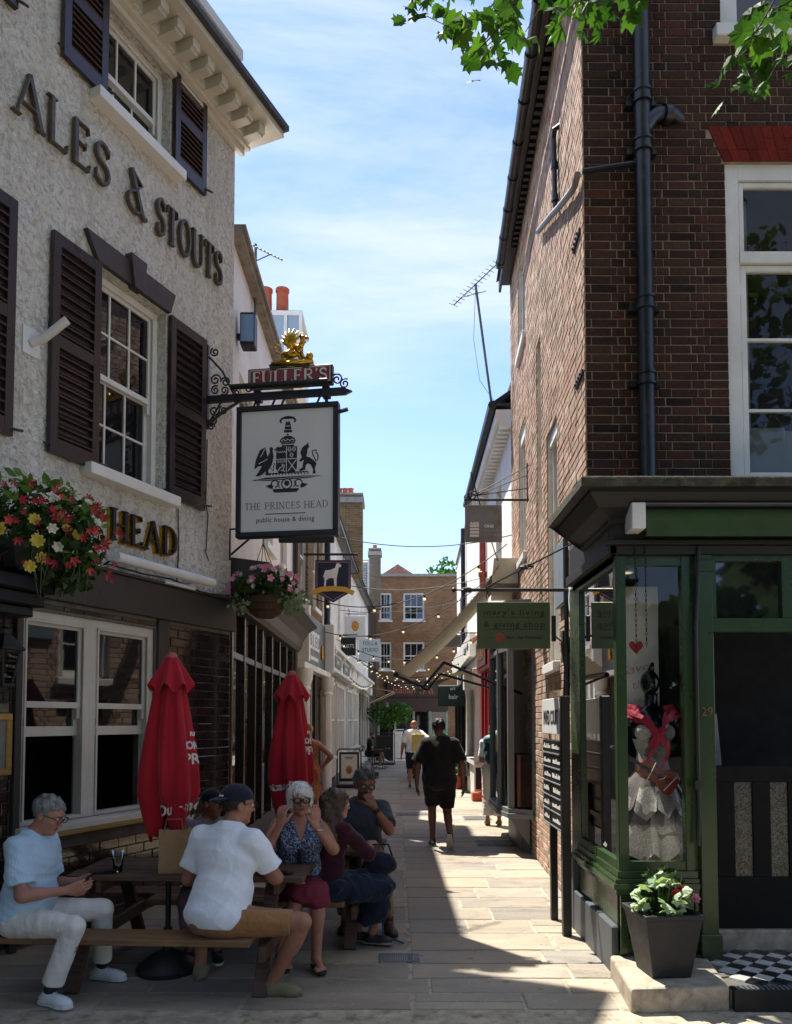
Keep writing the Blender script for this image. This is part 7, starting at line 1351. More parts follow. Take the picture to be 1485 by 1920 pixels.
def ik(a, t, l1, l2, pole):
    d = t-a; L = np.linalg.norm(d); L_ = min(max(L, abs(l1-l2)+.01), (l1+l2)*.995); u = d/(L+1e-9); t = a+u*L_; x = (l1*l1-l2*l2+L_*L_)/(2*L_); hgt = math.sqrt(max(l1*l1-x*x, 0)); p = np.array(pole, float); p = unit(p-u*(p@u)); return a+u*x+p*hgt, t
def hand(P, w, d, n, side, curl=.35, spread=.0, s=1.0):
    d, n = unit(d), np.array(n, float); n = unit(n-d*(n@d)); lat = np.cross(d, n)*side                 # lat points to the thumb
    for i, (L, bx) in enumerate(((.070, .085), (.078, .088), (.072, .085), (.056, .078))):
        off = (1.5-i)*.0195*s; kn = w+d*bx*s+lat*off*1.05; P.append((*cap(w+lat*off*.55+d*.01, kn, .0155*s, .0125*s), .012)); q = kn; a = curl*.6; dd = d+lat*spread*(1.5-i)*.12
        for j, fr in enumerate((.45, .31, .24)):
            v = unit(dd*math.cos(a)+n*math.sin(a)); e = q+v*L*fr*s; P.append((*cap(q, e, (.0098-.0010*j)*s, (.0090-.0012*j)*s), .004)); q = e; a += curl*(1.1 if j == 0 else .8)
    b = w+d*.022*s+lat*.026*s; e = b+(d*.03+lat*.024+n*.012)*s; P.append((*cap(b, e, .0165*s, .0125*s), .010)); v = unit(d*.9+lat*.28+n*(.2+curl*.5)); e2 = e+v*.030*s; P.append((*cap(e, e2, .0115*s, .0105*s), .005)); P.append((*cap(e2, e2+unit(v+n*curl*.5)*.024*s, .0105*s, .008*s), .004))
def person(label, pel, yaw, feet, hands, look, scale=1.0, lean=0., side=0., twist=0., head=(0, 0, 0), kpole=None, epole=None, fdir=None, vox=.0065, fat=0., group=None, hdir=None, hcurl=(.4, .4), hn=None, broad=1., bust=0.):
    """all points in the world; yaw 0 looks along +Y. look: colours and clothes."""
    s = scale; pel = V3(*pel); root = V3(pel[0], pel[1], 0); Rw = rotz(-yaw); Lc = lambda p: Rw@(V3(*p)-root)
    t = thing('person', label, 'person', tuple(root), yaw, group); p0 = V3(0, 0, pel[2]); CR_ = rotz(twist)@rotx(-lean)@roty(side); u, fwd, rt = CR_[:, 2], CR_[:, 1], CR_[:, 0]
    MR = rotz(twist*.5)@rotx(-lean*.5)@roty(side*.5); bel = p0+MR@V3(0, .01, .15)*s; ch = bel+CR_@V3(0, .0, .20)*s; neck = bel+CR_@V3(0, -.015, .365)*s
    sh = [neck+CR_@V3(q*.170*broad, -.005, -.055)*s for q in (-1, 1)]; hip = [p0+rotz(twist*.2)@V3(q*.088, 0, -.01)*s for q in (-1, 1)]
    HR = rotz(head[0])@rotx(head[1])@roty(head[2]); hc = neck+CR_@V3(0, .022, .05)*s+HR@V3(0, .025, .105)*s; Hp = lambda x, y, z: hc+HR@(V3(x, y, z)*s)
    kp = kpole or ((0, 0, 1), (0, 0, 1)); ep = epole or ((-.3, -.4, -1), (.3, -.4, -1)); fd = fdir or ((0, 1, 0), (0, 1, 0))
    kn, an, el, wr = [], [], [], []
    for i in (0, 1):
        a, b = ik(hip[i], Lc(feet[i]), .425*s, .42*s, Rw@V3(*kp[i])); kn.append(a); an.append(b); a, b = ik(sh[i], Lc(hands[i]), .295*s, .255*s, Rw@V3(*ep[i])); el.append(a); wr.append(b)
    SK = m_skin('skin_'+look['skin'], look['skin']); f = fat
    torso = lambda g: [(*ell(p0+V3(0, -.01, .02)*s, (V3(.162+f*.75, .122+f*.85, .125))*s+g), .05), (*ell(bel+V3(0, f*.5, 0), (V3(.138+f, .098+f*1.3, .135))*s+g, MR), .06), (*ell(ch, (V3(.150*broad+f*.5, .102+f*.6, .165))*s+g, CR_), .06), (*cap(sh[0]+(rt*.03-u*.01)*s, sh[1]-(rt*.03+u*.01)*s, .056*s+g), .05), (*cap(sh[0]+(rt*.04+u*.0)*s, neck+u*.012*s, .042*s+g*.8, .044*s+g*.8), .05), (*cap(sh[1]-(rt*.04-u*.0)*s, neck+u*.012*s, .042*s+g*.8, .044*s+g*.8), .05)] + ([(*ell(ch+CR_@V3(q*.068, .082, -.015)*s, V3(.062, .058, .062)*s*bust+g), .04) for q in (-1, 1)] if bust else [])
    B = torso(0.)
    for i in (0, 1):
        B += [(*cap(hip[i], kn[i], (.082+f*.35)*s, .054*s), .03), (*cap(kn[i], an[i], .050*s+f*.12, .034*s+f*.06), .02)]; v = unit(an[i]-kn[i]); back = unit(np.cross(v, np.cross(unit(kn[i]-hip[i])+1e-3, v)))
        B += [(*ell(kn[i]+(an[i]-kn[i])*.30-back*(-.014)*s, V3(.048, .048, .105)*s, np.stack([unit(np.cross(v, V3(.3, 1, .2))), unit(np.cross(v, np.cross(v, V3(.3, 1, .2)))), v], 1)), .03)]
        B += [(*cap(sh[i], el[i], .049*s+f*.15, .040*s), .03), (*cap(el[i], wr[i], .040*s, .026*s), .02), (*cap(el[i]+(wr[i]-el[i])*.08, el[i]+(wr[i]-el[i])*.4, .043*s, .036*s), .02)]
        hd = hdir[i] if hdir and hdir[i] is not None else None; dv = Rw@V3(*hd) if hd is not None else unit(wr[i]-el[i]); nn = Rw@V3(*hn[i]) if hn and hn[i] is not None else V3(0, 0, -1) if abs(dv[2]) < .8 else V3(-1 if i else 1, 0, 0)
        hand(B, wr[i], dv, nn, (-1 if i else 1), hcurl[i], .2, s)
        F_ = unit(Rw@V3(*fd[i])); 
        if look.get('shoe') in ('flip', 'bare'):
            B += [(*cap(an[i]+V3(0, 0, -.02)-F_*.02*s, an[i]+F_*.10*s-V3(0, 0, .052)*s, .034*s, .026*s), .02), (*cap(an[i]-F_*.035*s-V3(0, 0, .045)*s, an[i]+F_*.12*s-V3(0, 0, .058)*s, .03*s, .022*s), .02)]; la = unit(np.cross(F_, V3(0, 0, 1)))
            for q in range(5): c_ = an[i]+F_*(.14-.008*abs(q-1.3)*1.5)*s+la*(q-2)*.017*s*(1 if i else -1)-V3(0, 0, .062)*s; B += [(*cap(c_-F_*.02*s, c_+F_*(.028 if q == 0 else .018)*s, (.013 if q == 0 else .009)*s), .006)]
    hm = lambda x, y, z, rx, ry, rz, k=.02: (*ell(Hp(x, y, z), V3(rx, ry, rz)*s, HR), k)
    B += [(*cap(neck-u*.03*s, Hp(0, -.018, -.075), .056*s, .052*s), .03), hm(0, -.012, .03, .074, .092, .086), hm(0, .028, -.03, .058, .060, .082, .03), hm(0, .040, -.078, .043, .044, .036, .02), hm(0, .072, -.098, .019, .016, .016, .02), (*cap(Hp(0, .088, .012), Hp(0, .106, -.024), .007*s, .0115*s), .012), (*cap(Hp(-.011, .094, -.030), Hp(.011, .094, -.030), .007*s), .01), (*cap(Hp(-.036, .074, .030), Hp(.036, .074, .030), .013*s), .02), hm(-.036, .06, -.03, .02, .02, .022), hm(.036, .06, -.03, .02, .02, .022), (*cap(Hp(-.017, .083, -.060), Hp(.017, .083, -.060), .008*s), .008), hm(-.077, -.006, -.006, .010, .022, .032, .008), hm(.077, -.006, -.006, .010, .022, .032, .008)]
    B += [(*ell(Hp(q*.032, .101, .008), V3(.017, .017, .013)*s, HR), -1) for q in (-1, 1)]
    V, F = field(B, vox); cen = V[F].mean(1); mi = np.zeros(len(F), int); q = (cen-hc)@HR/s
    mi[(np.abs(q[:, 0]) < .022) & (q[:, 1] > .072) & (np.abs(q[:, 2]+.060) < .009)] = 1; mats = [SK, m_skin('lips_'+look['skin'], look.get('lips', '8a4a42'))]
    if 'stubble' in look: mi[(q[:, 1] > -.005) & (q[:, 2] < -.036) & (q[:, 2] > -.13) & (np.abs(q[:, 0]) < .07) & (mi == 0) & (np.linalg.norm(q, axis=1) < .14)] = 2; mats.append(m_skin('stubble_'+look['skin'], look['stubble']))
    npmesh('body', V, F, mats, t, mi)
    for e in (-1, 1): m = MB(); m.ball(tuple(Hp(e*.032, .083, .008)), .0125*s, 10, 7); m.ball(tuple(Hp(e*.0325, .0905, .007)), .0065*s, 8, 5, 1); m.build('eye', [EYE_W, EYE_D], t, smooth=True)
    # hair
    hs_ = look.get('hair'); 
    if hs_:
        st, hcol = hs_; HM = m_hair('hair_'+hcol, hcol); pr = [hm(0, -.016, .040, .082, .100, .086)]; qf = lambda P: (P-hc)@HR/s; rem = None
        if st == 'short': rem = lambda P, d: (lambda q: np.maximum(d, s*np.maximum(-np.maximum(.028-q[:, 1], q[:, 2]-.062+.35*np.maximum(0, np.abs(q[:, 0])-.03)), -(q[:, 2]+.048))))(qf(P))
        if st == 'curly': pr = [hm(0, -.018, .050, .092, .108, .092)] + [hm(math.cos(a)*.06, -.02+math.sin(a)*.07, .085+.02*math.sin(3*a), .035, .035, .03) for a in np.linspace(0, 6.28, 9)]; rem = lambda P, d: (lambda q: np.maximum(d, s*np.maximum(-np.maximum(.022-q[:, 1], q[:, 2]-.070), -(q[:, 2]+.05))))(qf(P))
        if st == 'bob': pr = [hm(0, -.014, .035, .092, .110, .098), hm(0, -.035, -.03, .088, .082, .075, .04), hm(-.052, .0, -.02, .038, .062, .075, .03), hm(.052, .0, -.02, .038, .062, .075, .03), hm(-.01, .062, .072, .055, .03, .03, .03)]; rem = lambda P, d: (lambda q: np.maximum(d, s*np.maximum(-np.maximum.reduce([.030-q[:, 1], np.abs(q[:, 0])-.064, q[:, 2]-.048-.5*q[:, 0]]), -(q[:, 2]+.092))))(qf(P))
        if st == 'long': pr = [hm(0, -.02, .035, .096, .112, .100), (*cap(Hp(0, -.055, .0), neck-fwd*.085*s-u*.10*s, .085*s, .075*s), .04), (*cap(Hp(-.06, -.03, -.02), neck-fwd*.06*s-rt*.10*s-u*.11*s, .05*s, .05*s), .03), (*cap(Hp(.06, -.03, -.02), neck-fwd*.06*s+rt*.10*s-u*.11*s, .05*s, .05*s), .03)]; rem = lambda P, d: (lambda q: np.maximum(d, -s*np.maximum.reduce([.028-q[:, 1], np.abs(q[:, 0])-.066, q[:, 2]-.06])))(qf(P))
        if st == 'bun': pr = [hm(0, -.016, .038, .084, .102, .090), hm(0, -.10, .07, .045, .045, .045)]; rem = lambda P, d: (lambda q: np.maximum(d, s*np.maximum(-np.maximum(.028-q[:, 1], q[:, 2]-.062), -(q[:, 2]+.06))))(qf(P))
        if st == 'crop': pr = [hm(0, -.014, .034, .077, .096, .086)]; rem = lambda P, d: (lambda q: np.maximum(d, s*np.maximum(-np.maximum(.028-q[:, 1], q[:, 2]-.066), -(q[:, 2]+.05))))(qf(P))
        if st != 'bald': amp = dict(short=.006, curly=.014, bob=.004, long=.012, bun=.004, crop=.002)[st]; V, F = field(pr, min(vox, .006) if vox < .01 else vox, rem, .02, sn(70 if st != 'long' else 38, amp*s, 5)); npmesh('hair', V, F, HM, t)
        if vox < .007 and st != 'bald':
            sm = MB(); r2 = np.random.default_rng(len(label)); ks = r2.choice(len(V), min(len(V), 1100), False); dn = -HR[:, 2]; bk = -HR[:, 1]; cu = .6 if st == 'curly' else .2
            for q_ in ks:
                p_ = V[q_]; n_ = unit(p_-hc+HR[:, 1]*.0); fl = dn*.7+bk*(.6 if st in ('short', 'crop', 'curly') else .05)+r2.normal(size=3)*cu; fl = unit(fl-n_*(fl@n_)); w_ = unit(np.cross(fl, n_))*.0014; L_ = r2.uniform(.015, .035)*(1.5 if st in ('bob', 'long') else 1); b_ = p_+fl*L_*.5+n_*.004; c_ = p_+fl*L_+n_*r2.uniform(0, .006)
                sm.add([tuple(p_-w_), tuple(p_+w_), tuple(b_+w_), tuple(b_-w_), tuple(c_)], [(0, 1, 2, 3), (3, 2, 4)])
            tag(sm.build('strands', HM, t), kind='stuff')
    if 'brow' in look:
        m = MB(); [m.tube([tuple(Hp(e*.046, .087, .030)), tuple(Hp(e*.032, .096, .034)), tuple(Hp(e*.016, .098, .029))], [.003, .0042, .004], 6) for e in (-1, 1)]; m.build('eyebrows', m_hair('hair_'+look['brow'], look['brow']), t)
    if 'moustache' in look: m = MB(); m.tube([tuple(Hp(-.03, .083, -.056)), tuple(Hp(-.012, .098, -.046)), tuple(Hp(.012, .098, -.046)), tuple(Hp(.03, .083, -.056))], [.004, .008, .008, .004], 7); m.build('moustache', m_hair('hair_'+look['moustache'], look['moustache']), t)
    if 'glasses' in look:
        m = MB(); gm = M['blackpaint']; w_ = look['glasses']
        for e in (-1, 1):
            L = [tuple(Hp(e*.033+.026*math.copysign(abs(math.cos(a))**.7, math.cos(a)), .107-.10*abs(.033*0+.026*math.cos(a))*.25, .007+.019*math.copysign(abs(math.sin(a))**.7, math.sin(a)))) for a in [k*PI/8 for k in range(17)]]; m.tube(L, w_, 6); m.tube([tuple(Hp(e*.058, .102, .014)), tuple(Hp(e*.079, .04, .014)), tuple(Hp(e*.082, -.012, .008))], w_*.9, 6)
        m.tube([tuple(Hp(-.008, .110, .012)), tuple(Hp(.008, .110, .012))], w_, 6); go = m.build('glasses', gm, t)
        if look.get('lens'): m = MB(); [m.quad(*[tuple(Hp(e*.033+a*.024, .1045, .007+b*.017)) for a, b in ((-1, -1), (1, -1), (1, 1), (-1, 1))]) for e in (-1, 1)]; m.build('lens', M['clear'], go)
    if 'cap' in look:
        pr = [hm(0, -.012, .048, .088, .106, .084)]; V, F = field(pr, vox, lambda P, d: (lambda q: np.maximum(d, -(q[:, 2]-.032-.15*q[:, 1])*s))((P-hc)@HR/s), .02); co = npmesh('cap', V, F, look['cap'], t)
        bd = look.get('brim', 1); pr = [(*ell(Hp(0, bd*.10, .036 if bd > 0 else .03), V3(.072, .085, .022)*s, HR@rotx(-.25*bd)), .02)]; V, F = field(pr, vox, lambda P, d: (lambda q: np.maximum(np.maximum(d, np.abs(q[:, 2]-.036+.25*(bd*q[:, 1]-.10))*s-.006*s), -(bd*q[:, 1]-.07)*s))((P-hc)@HR/s), .01); npmesh('brim', V, F, look['cap'], co)
        if 'captext' in look: m = MB(); text_mb(m, look['captext'], .012, lambda a, b, d: tuple(Hp(-(a-.012)*1.0, -math.sqrt(max(0, 1-((a-.012)/.088)**2 - ((b+.004)/.084)**2))*.106-.0155-d, .046+b)), .001, width=.052, bold=.001, res=1); m.build('lettering', M['white'], co)
    # clothes
    for it in look['wear']:
        kd, mat, o = it[0], it[1], it[2] if len(it) > 2 else {}; g = o.get('g', .014)
        if kd in ('shirt', 'top'):
            pr = torso(g); sl = o.get('sleeve', .6)
            for i in (0, 1):
                if sl > 0:
                    if sl <= 1: pr.append((*cap(sh[i], sh[i]+(el[i]-sh[i])*sl, .048*s+g*.7+f*.2, .047*s+g*.8+f*.15+o.get('loose', .008)*.7, True), .045))
                    else: pr += [(*cap(sh[i], el[i], .056*s+g, .046*s+g), .02), (*cap(el[i], el[i]+(wr[i]-el[i])*(sl-1), .046*s+g, .036*s+g, True), .02)]
            hem = o.get('hem', -.10)*s; nd = o.get('neck', .05)
            def post(P, d):
                d = np.maximum(d, -((P-p0)@MR[:, 2]-hem)); nk = np.sqrt((((P-(neck+CR_@V3(0, .02, .035)*s))@CR_/V3(1, 1, 1))**2).sum(-1)); d = np.maximum(d, -(nk-(.066+o.get('open', 0))*s)); d = np.maximum(d, (P-neck)@u-nd*s)
                if o.get('vneck'): q = (P-neck)@CR_; d = np.maximum(d, -np.maximum.reduce([np.abs(q[:, 0])-.05*s-.35*(q[:, 2]+.02*s), -q[:, 1], -q[:, 2]-.17*s]))
                if sl <= 0: 
                    for i in (0, 1): d = np.maximum(d, -(np.sqrt(((P-sh[i]-(rt*(.03 if i else -.03)-u*.02)*s)**2).sum(-1))-.085*s))
                return d
            V, F = field(pr, vox, post, .03, folds(o.get('ff', 9), o.get('fold', .005)*1.7, len(label))); npmesh(o.get('name', 'shirt'), V, F, mat, t)
            if o.get('collar'):
                m = MB(); [m.add([tuple(neck+CR_@(V3(q_*x, y, z)*s)) for x, y, z in ((.012, .082, -.015), (.07, .035, .045), (.075, -.03, .06), (.095, -.03, .025), (.088, .05, .0), (.05, .105, -.05))], [(0, 1, 2, 3, 4, 5)]) for q_ in (-1, 1)]; m.build('collar', mat, t)
        if kd == 'trousers':
            pr = [(*ell(p0+V3(0, -.012, .01)*s, V3(.160+f*.7, .120+f*.8, .125)*s+g), .05)]; ln = o.get('len', 1.9)
            for i in (0, 1):
                if ln <= 1: pr.append((*cap(hip[i], hip[i]+(kn[i]-hip[i])*ln, (.090+f*.4)*s+g, .068*s+g, True), .03))
                else: pr += [(*cap(hip[i], kn[i], (.088+f*.4)*s+g, .060*s+g), .03), (*cap(kn[i], kn[i]+(an[i]-kn[i])*(ln-1), .058*s+g, .045*s+g+o.get('flare', 0), True), .02)]
            V, F = field(pr, vox, lambda P, d: np.maximum(d, (P-p0)@MR[:, 2]-o.get('waist', .12)*s), .03, folds(o.get('ff', 11), o.get('fold', .006)*1.7, 3)); npmesh('trousers' if ln > 1 else 'shorts', V, F, mat, t)
        if kd == 'skirt':
            pr = [(*ell(p0+V3(0, -.012, .01)*s, V3(.165, .125, .12)*s+g), .05)]; dr_ = o.get('drop', .5); mk = (kn[0]+kn[1])/2
            for i in (0, 1): e = kn[i]+(an[i]-kn[i])*dr_; pr += [(*cap(hip[i], kn[i], .092*s+g, .075*s+g), .06), (*cap(kn[i], e, .07*s+g, .085*s+g, True), .06)]
            pr += [(*cap(p0, mk, .10*s+g, .08*s+g), .06), (*cap(mk, mk+((an[0]+an[1])/2-mk)*dr_, .08*s+g, .085*s+g, True), .06)]
            V, F = field(pr, vox, lambda P, d: np.maximum(d, (P-p0)@MR[:, 2]-.12*s), .03, sn(o.get('ff', 22), o.get('fold', .01), 4)); npmesh(o.get('name', 'skirt'), V, F, mat, t)
        if kd == 'dress':
            pr = torso(g)+[(*cap(p0, V3(p0[0], p0[1], o['hem']), .16*s+g, .21*s+g, True), .08)]
            def post(P, d):
                d = np.maximum(d, (P-neck)@u-.0*s); nk = np.sqrt(((P-(neck+CR_@V3(0, .03, .03)*s))**2).sum(-1)); d = np.maximum(d, -(nk-.10*s))
                for i in (0, 1): d = np.maximum(d, -(np.sqrt(((P-sh[i]-(rt*(.03 if i else -.03))*s)**2).sum(-1))-.08*s))
                return d
            V, F = field(pr, vox, post, .03, sn(16, .01, 8)); npmesh('dress', V, F, mat, t)
        if kd == 'socks':
            pr = [(*cap(an[i]+(kn[i]-an[i])*.32, an[i], .040*s, .038*s, False, True), .01) for i in (0, 1)]; V, F = field(pr, vox); npmesh('socks', V, F, mat, t)
        if kd == 'shoes':
            for i in (0, 1):
                F_ = unit(Rw@V3(*fd[i])); la = unit(np.cross(F_, V3(0, 0, 1))); up_ = np.cross(la, F_); bs_ = an[i]-up_*.08*s
                pr = [(*ell(bs_+F_*.045*s+up_*.03*s, V3(.043, .135, .042)*s, np.stack([la, F_, up_], 1)), .02), (*ell(bs_+F_*.11*s+up_*.025*s, V3(.046, .07, .03)*s, np.stack([la, F_, up_], 1)), .02), (*cap(bs_-F_*.02*s+up_*.03*s, an[i]+up_*o.get('high', 0.)*s, .044*s, .040*s, True), .02)]
                V, F = field(pr, min(vox, .006) if vox < .01 else vox, lambda P, d: np.maximum(d, -((P-bs_)@up_-.012*s)), .015); sh_o = npmesh('shoe', V, F, mat, t)
                m = MB(); ol = [(.034*c_, l_) for c_, l_ in ((.75, -.075), (1.05, -.03), (1.0, .04), (1.3, .11), (1.0, .16), (.4, .185))]; ol = [(x, y) for x, y in ol]+[(-x, y) for x, y in ol[::-1]]; m.prism([tuple(bs_+(la*x*1.12+F_*y)*s) for x, y in ol], tuple(up_*.022*s)); m.build('sole', o.get('sole', M['rubber']), sh_o, bevel=.004)
                if o.get('lace'):
                    m = MB(); [m.tube([tuple(bs_+(F_*(.035+.022*q)-la*.022+up_*(.066-.006*q))*s), tuple(bs_+(F_*(.04+.022*q)+up_*(.078-.007*q))*s), tuple(bs_+(F_*(.035+.022*q)+la*.022+up_*(.066-.006*q))*s)], .0035, 5) for q in range(4)]; m.build('laces', M['plastic_w'], sh_o)
        if kd == 'flips':
            for i in (0, 1):
                F_ = unit(Rw@V3(*fd[i])); la = unit(np.cross(F_, V3(0, 0, 1))); up_ = np.cross(la, F_); bs_ = an[i]-V3(0, 0, .088)*s; m = MB(); ol = [(.03, -.06), (.034, 0), (.03, .06), (.042, .13), (.02, .175)]; ol = ol+[(-x, y) for x, y in ol[::-1]]
                m.prism([tuple(bs_+(la*x+F_*y)*s) for x, y in ol], (0, 0, .014)); so_ = m.build('sandal', mat, t, bevel=.003); m = MB(); [m.tube([tuple(bs_+(F_*.13+V3(0, 0, .03))*s), tuple(bs_+(F_*.09+la*q_*.03+V3(0, 0, .055))*s), tuple(bs_+(F_*.05+la*q_*.042+V3(0, 0, .014))*s)], .005, 5) for q_ in (-1, 1)]; m.build('strap', mat, so_)
    return dict(t=t, Hp=Hp, wr=wr, el=el, neck=neck, CR=CR_, an=an, kn=kn, s=s, p0=p0, ch=ch)
# cloths
TEE_BLUE = m_cloth('pale_blue_jersey', 'b0c8d8', .08, .9, .6, 11); TEE_WHITE = m_cloth('white_jersey', 'e4e7ec', .05, .9, .45, 9); CHINO_W = m_cloth('off_white_chino', 'dad4c9', .08, .9, .4, 12); SHORT_T = m_cloth('tan_cotton', '9a6f45', .1, .9, .7, 13); NAVY = m_cloth('navy_twill', '1c2030', .15, .9, .3, 9)
BLK = m_cloth('black_cotton', '121213', .2, .9, .5, 10); POLO = m_cloth('slate_pique', '3a3f49', .12, .9, .5, 11); KHAKI = m_cloth('khaki_twill', '8d795a', .12, .9, .7, 12); MAROON = m_cloth('maroon_knit', '3a1420', .15, .95, .5, 11); DENIM = m_cloth('dark_denim', '1c2536', .15, .95, .6, 9); GREYT = m_cloth('grey_marl', '6b6d70', .1, .9, .5, 11); WHITE_SH = M['plastic_w']
def pattern_cloth(name, c1, c2, sc, lo, hi):
    m = Mat(name); tcn = node(m.t, 'ShaderNodeTexCoord').outputs['Object']; n = m.noise(sc, 2, .5, vec=tcn, dist=1.2); m.set(col=m.mix(m.ramp(n, [(lo, (0,0,0)), (hi, (1,1,1))]), lin(c1), lin(c2)), rough=.9, spec=.2); m.bump(m.noise(11, 3, .55), .5, .02); return m.m
BLUE_P = pattern_cloth('blue_speckled_print', '2c3a58', '98a3b4', 75, .50, .58); RED_P = pattern_cloth('red_batik_print', '7c2430', '4a3440', 60, .5, .6); ORANGE_P = pattern_cloth('orange_speckled_print', '9c5a3c', 'b98a6a', 60, .56, .62)
# 1 the elderly man with the phone
r = person('elderly man in pale blue t-shirt and white trousers sitting side on with a phone', (-2.38, 5.02, .50), R(-98), [(-1.99, 5.32, .085), (-2.13, 4.84, .085)], [(-2.06, 5.10, .70), (-2.07, 4.92, .68)], dict(skin='a87862', hair=('short', '7a7874'), brow='6a6864', glasses=.0028, lips='8a544a', wear=[('shirt', TEE_BLUE, dict(sleeve=.78, g=.018, fold=.006, loose=.03, hem=-.06)), ('trousers', CHINO_W, dict(len=1.88, g=.008, fold=.0028, flare=.012)), ('socks', M['rubber']), ('shoes', WHITE_SH, dict(sole=M['plastic_w'], lace=1))]), lean=R(8), head=(0, R(-24), 0), kpole=((.6, -.1, 1), (.6, -.1, 1)), epole=((-.5, .3, -1), (-.6, -.5, -.8)), fdir=((.95, -.25, 0), (.88, -.42, 0)), fat=.035, hdir=[(.8, -.45, .2), (.85, .35, .2)], hn=[(.2, -1, .2), (-.1, 1, .3)], hcurl=(.45, .45), vox=.006)
pn = thing('mobile_phone', 'slim dark phone held by the elderly man in pale blue', 'phone', (-1.965, 5.0, .745), R(-98)); m = MB(Matrix.Rotation(R(35), 4, 'X')); m.cbox(-.037, .037, -.078, .078, -.004, .005, .002); m.build('body', M['rubber'], pn); m = MB(Matrix.Rotation(R(35), 4, 'X')); m.box(-.033, .033, -.073, .073, .0055, .0062); m.build('screen', M['glass'], pn)
# 2 the man in the white t-shirt
r = person('man in white t-shirt, tan shorts and backward navy cap sitting with his back turned', (-1.13, 5.0, .50), R(-22), [(-1.33, 5.34, .085), (-.79, 5.02, .085)], [(-1.22, 5.42, .745), (-.93, 5.34, .745)], dict(skin='9c6c54', hair=('crop', '2a2422'), glasses=.0025, cap=NAVY, brim=-1, captext='NEW YORK', wear=[('shirt', TEE_WHITE, dict(sleeve=.72, g=.018, fold=.007, loose=.02, hem=-.055)), ('trousers', SHORT_T, dict(len=.86, g=.010, fold=.004, waist=.06)), ('shoes', m_cloth('olive_suede', '7d7556', .1, .9, .2, 20), dict(sole=pm('tan_sole', '6b5a44', .8)))]), scale=1.06, lean=R(13), head=(R(-38), R(-6), 0), kpole=((-.1, .6, 1), (1.2, -.15, .6)), epole=((-.6, -.2, -1), (.9, -.3, -1)), fdir=((-.1, 1, 0), (.98, -.14, 0)), fat=.04, broad=1.12, vox=.006)
# 3 the youngster behind
person('youngster in black cap and grey t-shirt half hidden behind the white shirted man', (-1.46, 6.05, .52), R(-140), [(-1.3, 5.7, .085), (-1.5, 5.68, .085)], [(-1.2, 5.75, .75), (-1.5, 5.72, .75)], dict(skin='8a5a44', hair=('crop', '1f1a18'), cap=BLK, brim=1, wear=[('shirt', GREYT, dict(sleeve=.7)), ('trousers', m_cloth('dusty_pink_cotton', '7d5a5c', .1), dict(len=1.9)), ('shoes', BLK, dict(sole=M['plastic_w']))]), scale=.88, head=(R(20), R(-8), 0), kpole=((0, -1, 1), (0, -1, 1)), fdir=((.3, -1, 0), (.1, -1, 0)), vox=.008)
# 4 the white haired woman
r = person('white haired woman in blue speckled sleeveless top with both hands raised to her glasses', (-.735, 5.92, .50), R(-168), [(-.56, 5.52, .10), (-.80, 5.46, .17)], [(-.585, 5.60, .995), (-.83, 5.58, 1.0)], dict(skin='a87660', hair=('bob', 'd6d2c8'), glasses=.0045, lips='8f4a48', shoe='flip', wear=[('shirt', BLUE_P, dict(sleeve=0, g=.016, hem=-.14, fold=.007, vneck=1, nd=.0, name='top')), ('skirt', RED_P, dict(drop=.12, g=.008, fold=.006)), ('flips', M['rubber'])]), scale=.99, lean=R(4), head=(R(4), R(-5), R(3)), kpole=((.25, -1, .6), (.55, -.9, .8)), epole=((.7, -.2, -1), (-.55, -.2, -1)), fdir=((.35, -.95, 0), (.35, -.9, -.25)), hdir=[(.10, -.12, 1), (.14, -.1, 1)], hn=[(-.5, .8, .1), (.5, .8, .1)], hcurl=(.45, .5), fat=.025, bust=1.1, vox=.0055)
H_ = r['Hp']; m = MB(); a = r['wr'][0]; d_ = unit(r['el'][0]-a); m.tube([tuple(a+d_*.06+V3(.036*math.cos(k*PI/8), .036*math.sin(k*PI/8), .01*math.sin(k*PI/8))) for k in range(17)], .006, 6); m.build('bracelet', pm('silver', 'b8b8b8', .25, .1, metal=1), r['t'])
m = MB(); c_ = r['ch']; m.tube([tuple(c_+r['CR']@V3(0, .165, -.04)), tuple(c_+r['CR']@V3(.0, .175, -.16))], [.026, .02], 8); m.build('hanging_glasses', M['rubber'], r['t'])
# 5 the woman in maroon
r = person('long haired woman in maroon top and dark denim skirt seen from behind', (-.53, 5.95, .49), R(-38), [(-.30, 6.20, .085), (-.19, 6.13, .085)], [(-.38, 6.28, .75), (-.20, 6.22, .76)], dict(skin='a87a66', hair=('long', '4a3628'), shoe='shoe', wear=[('shirt', MAROON, dict(sleeve=1.2, g=.012, fold=.006, name='top', hem=-.12)), ('skirt', DENIM, dict(drop=.72, g=.02, fold=.012)), ('shoes', pm('dark_brown_leather', '2a1c1a', .5), dict(sole=pm('pale_sole', '9a948a', .8)))]), scale=.92, lean=R(8), head=(R(-25), R(-5), 0), kpole=((.6, .4, 1), (.8, 0, 1)), epole=((-.7, 0, -1), (.8, -.3, -1)), fdir=((.9, .1, 0), (.98, -.2, 0)), vox=.0065)
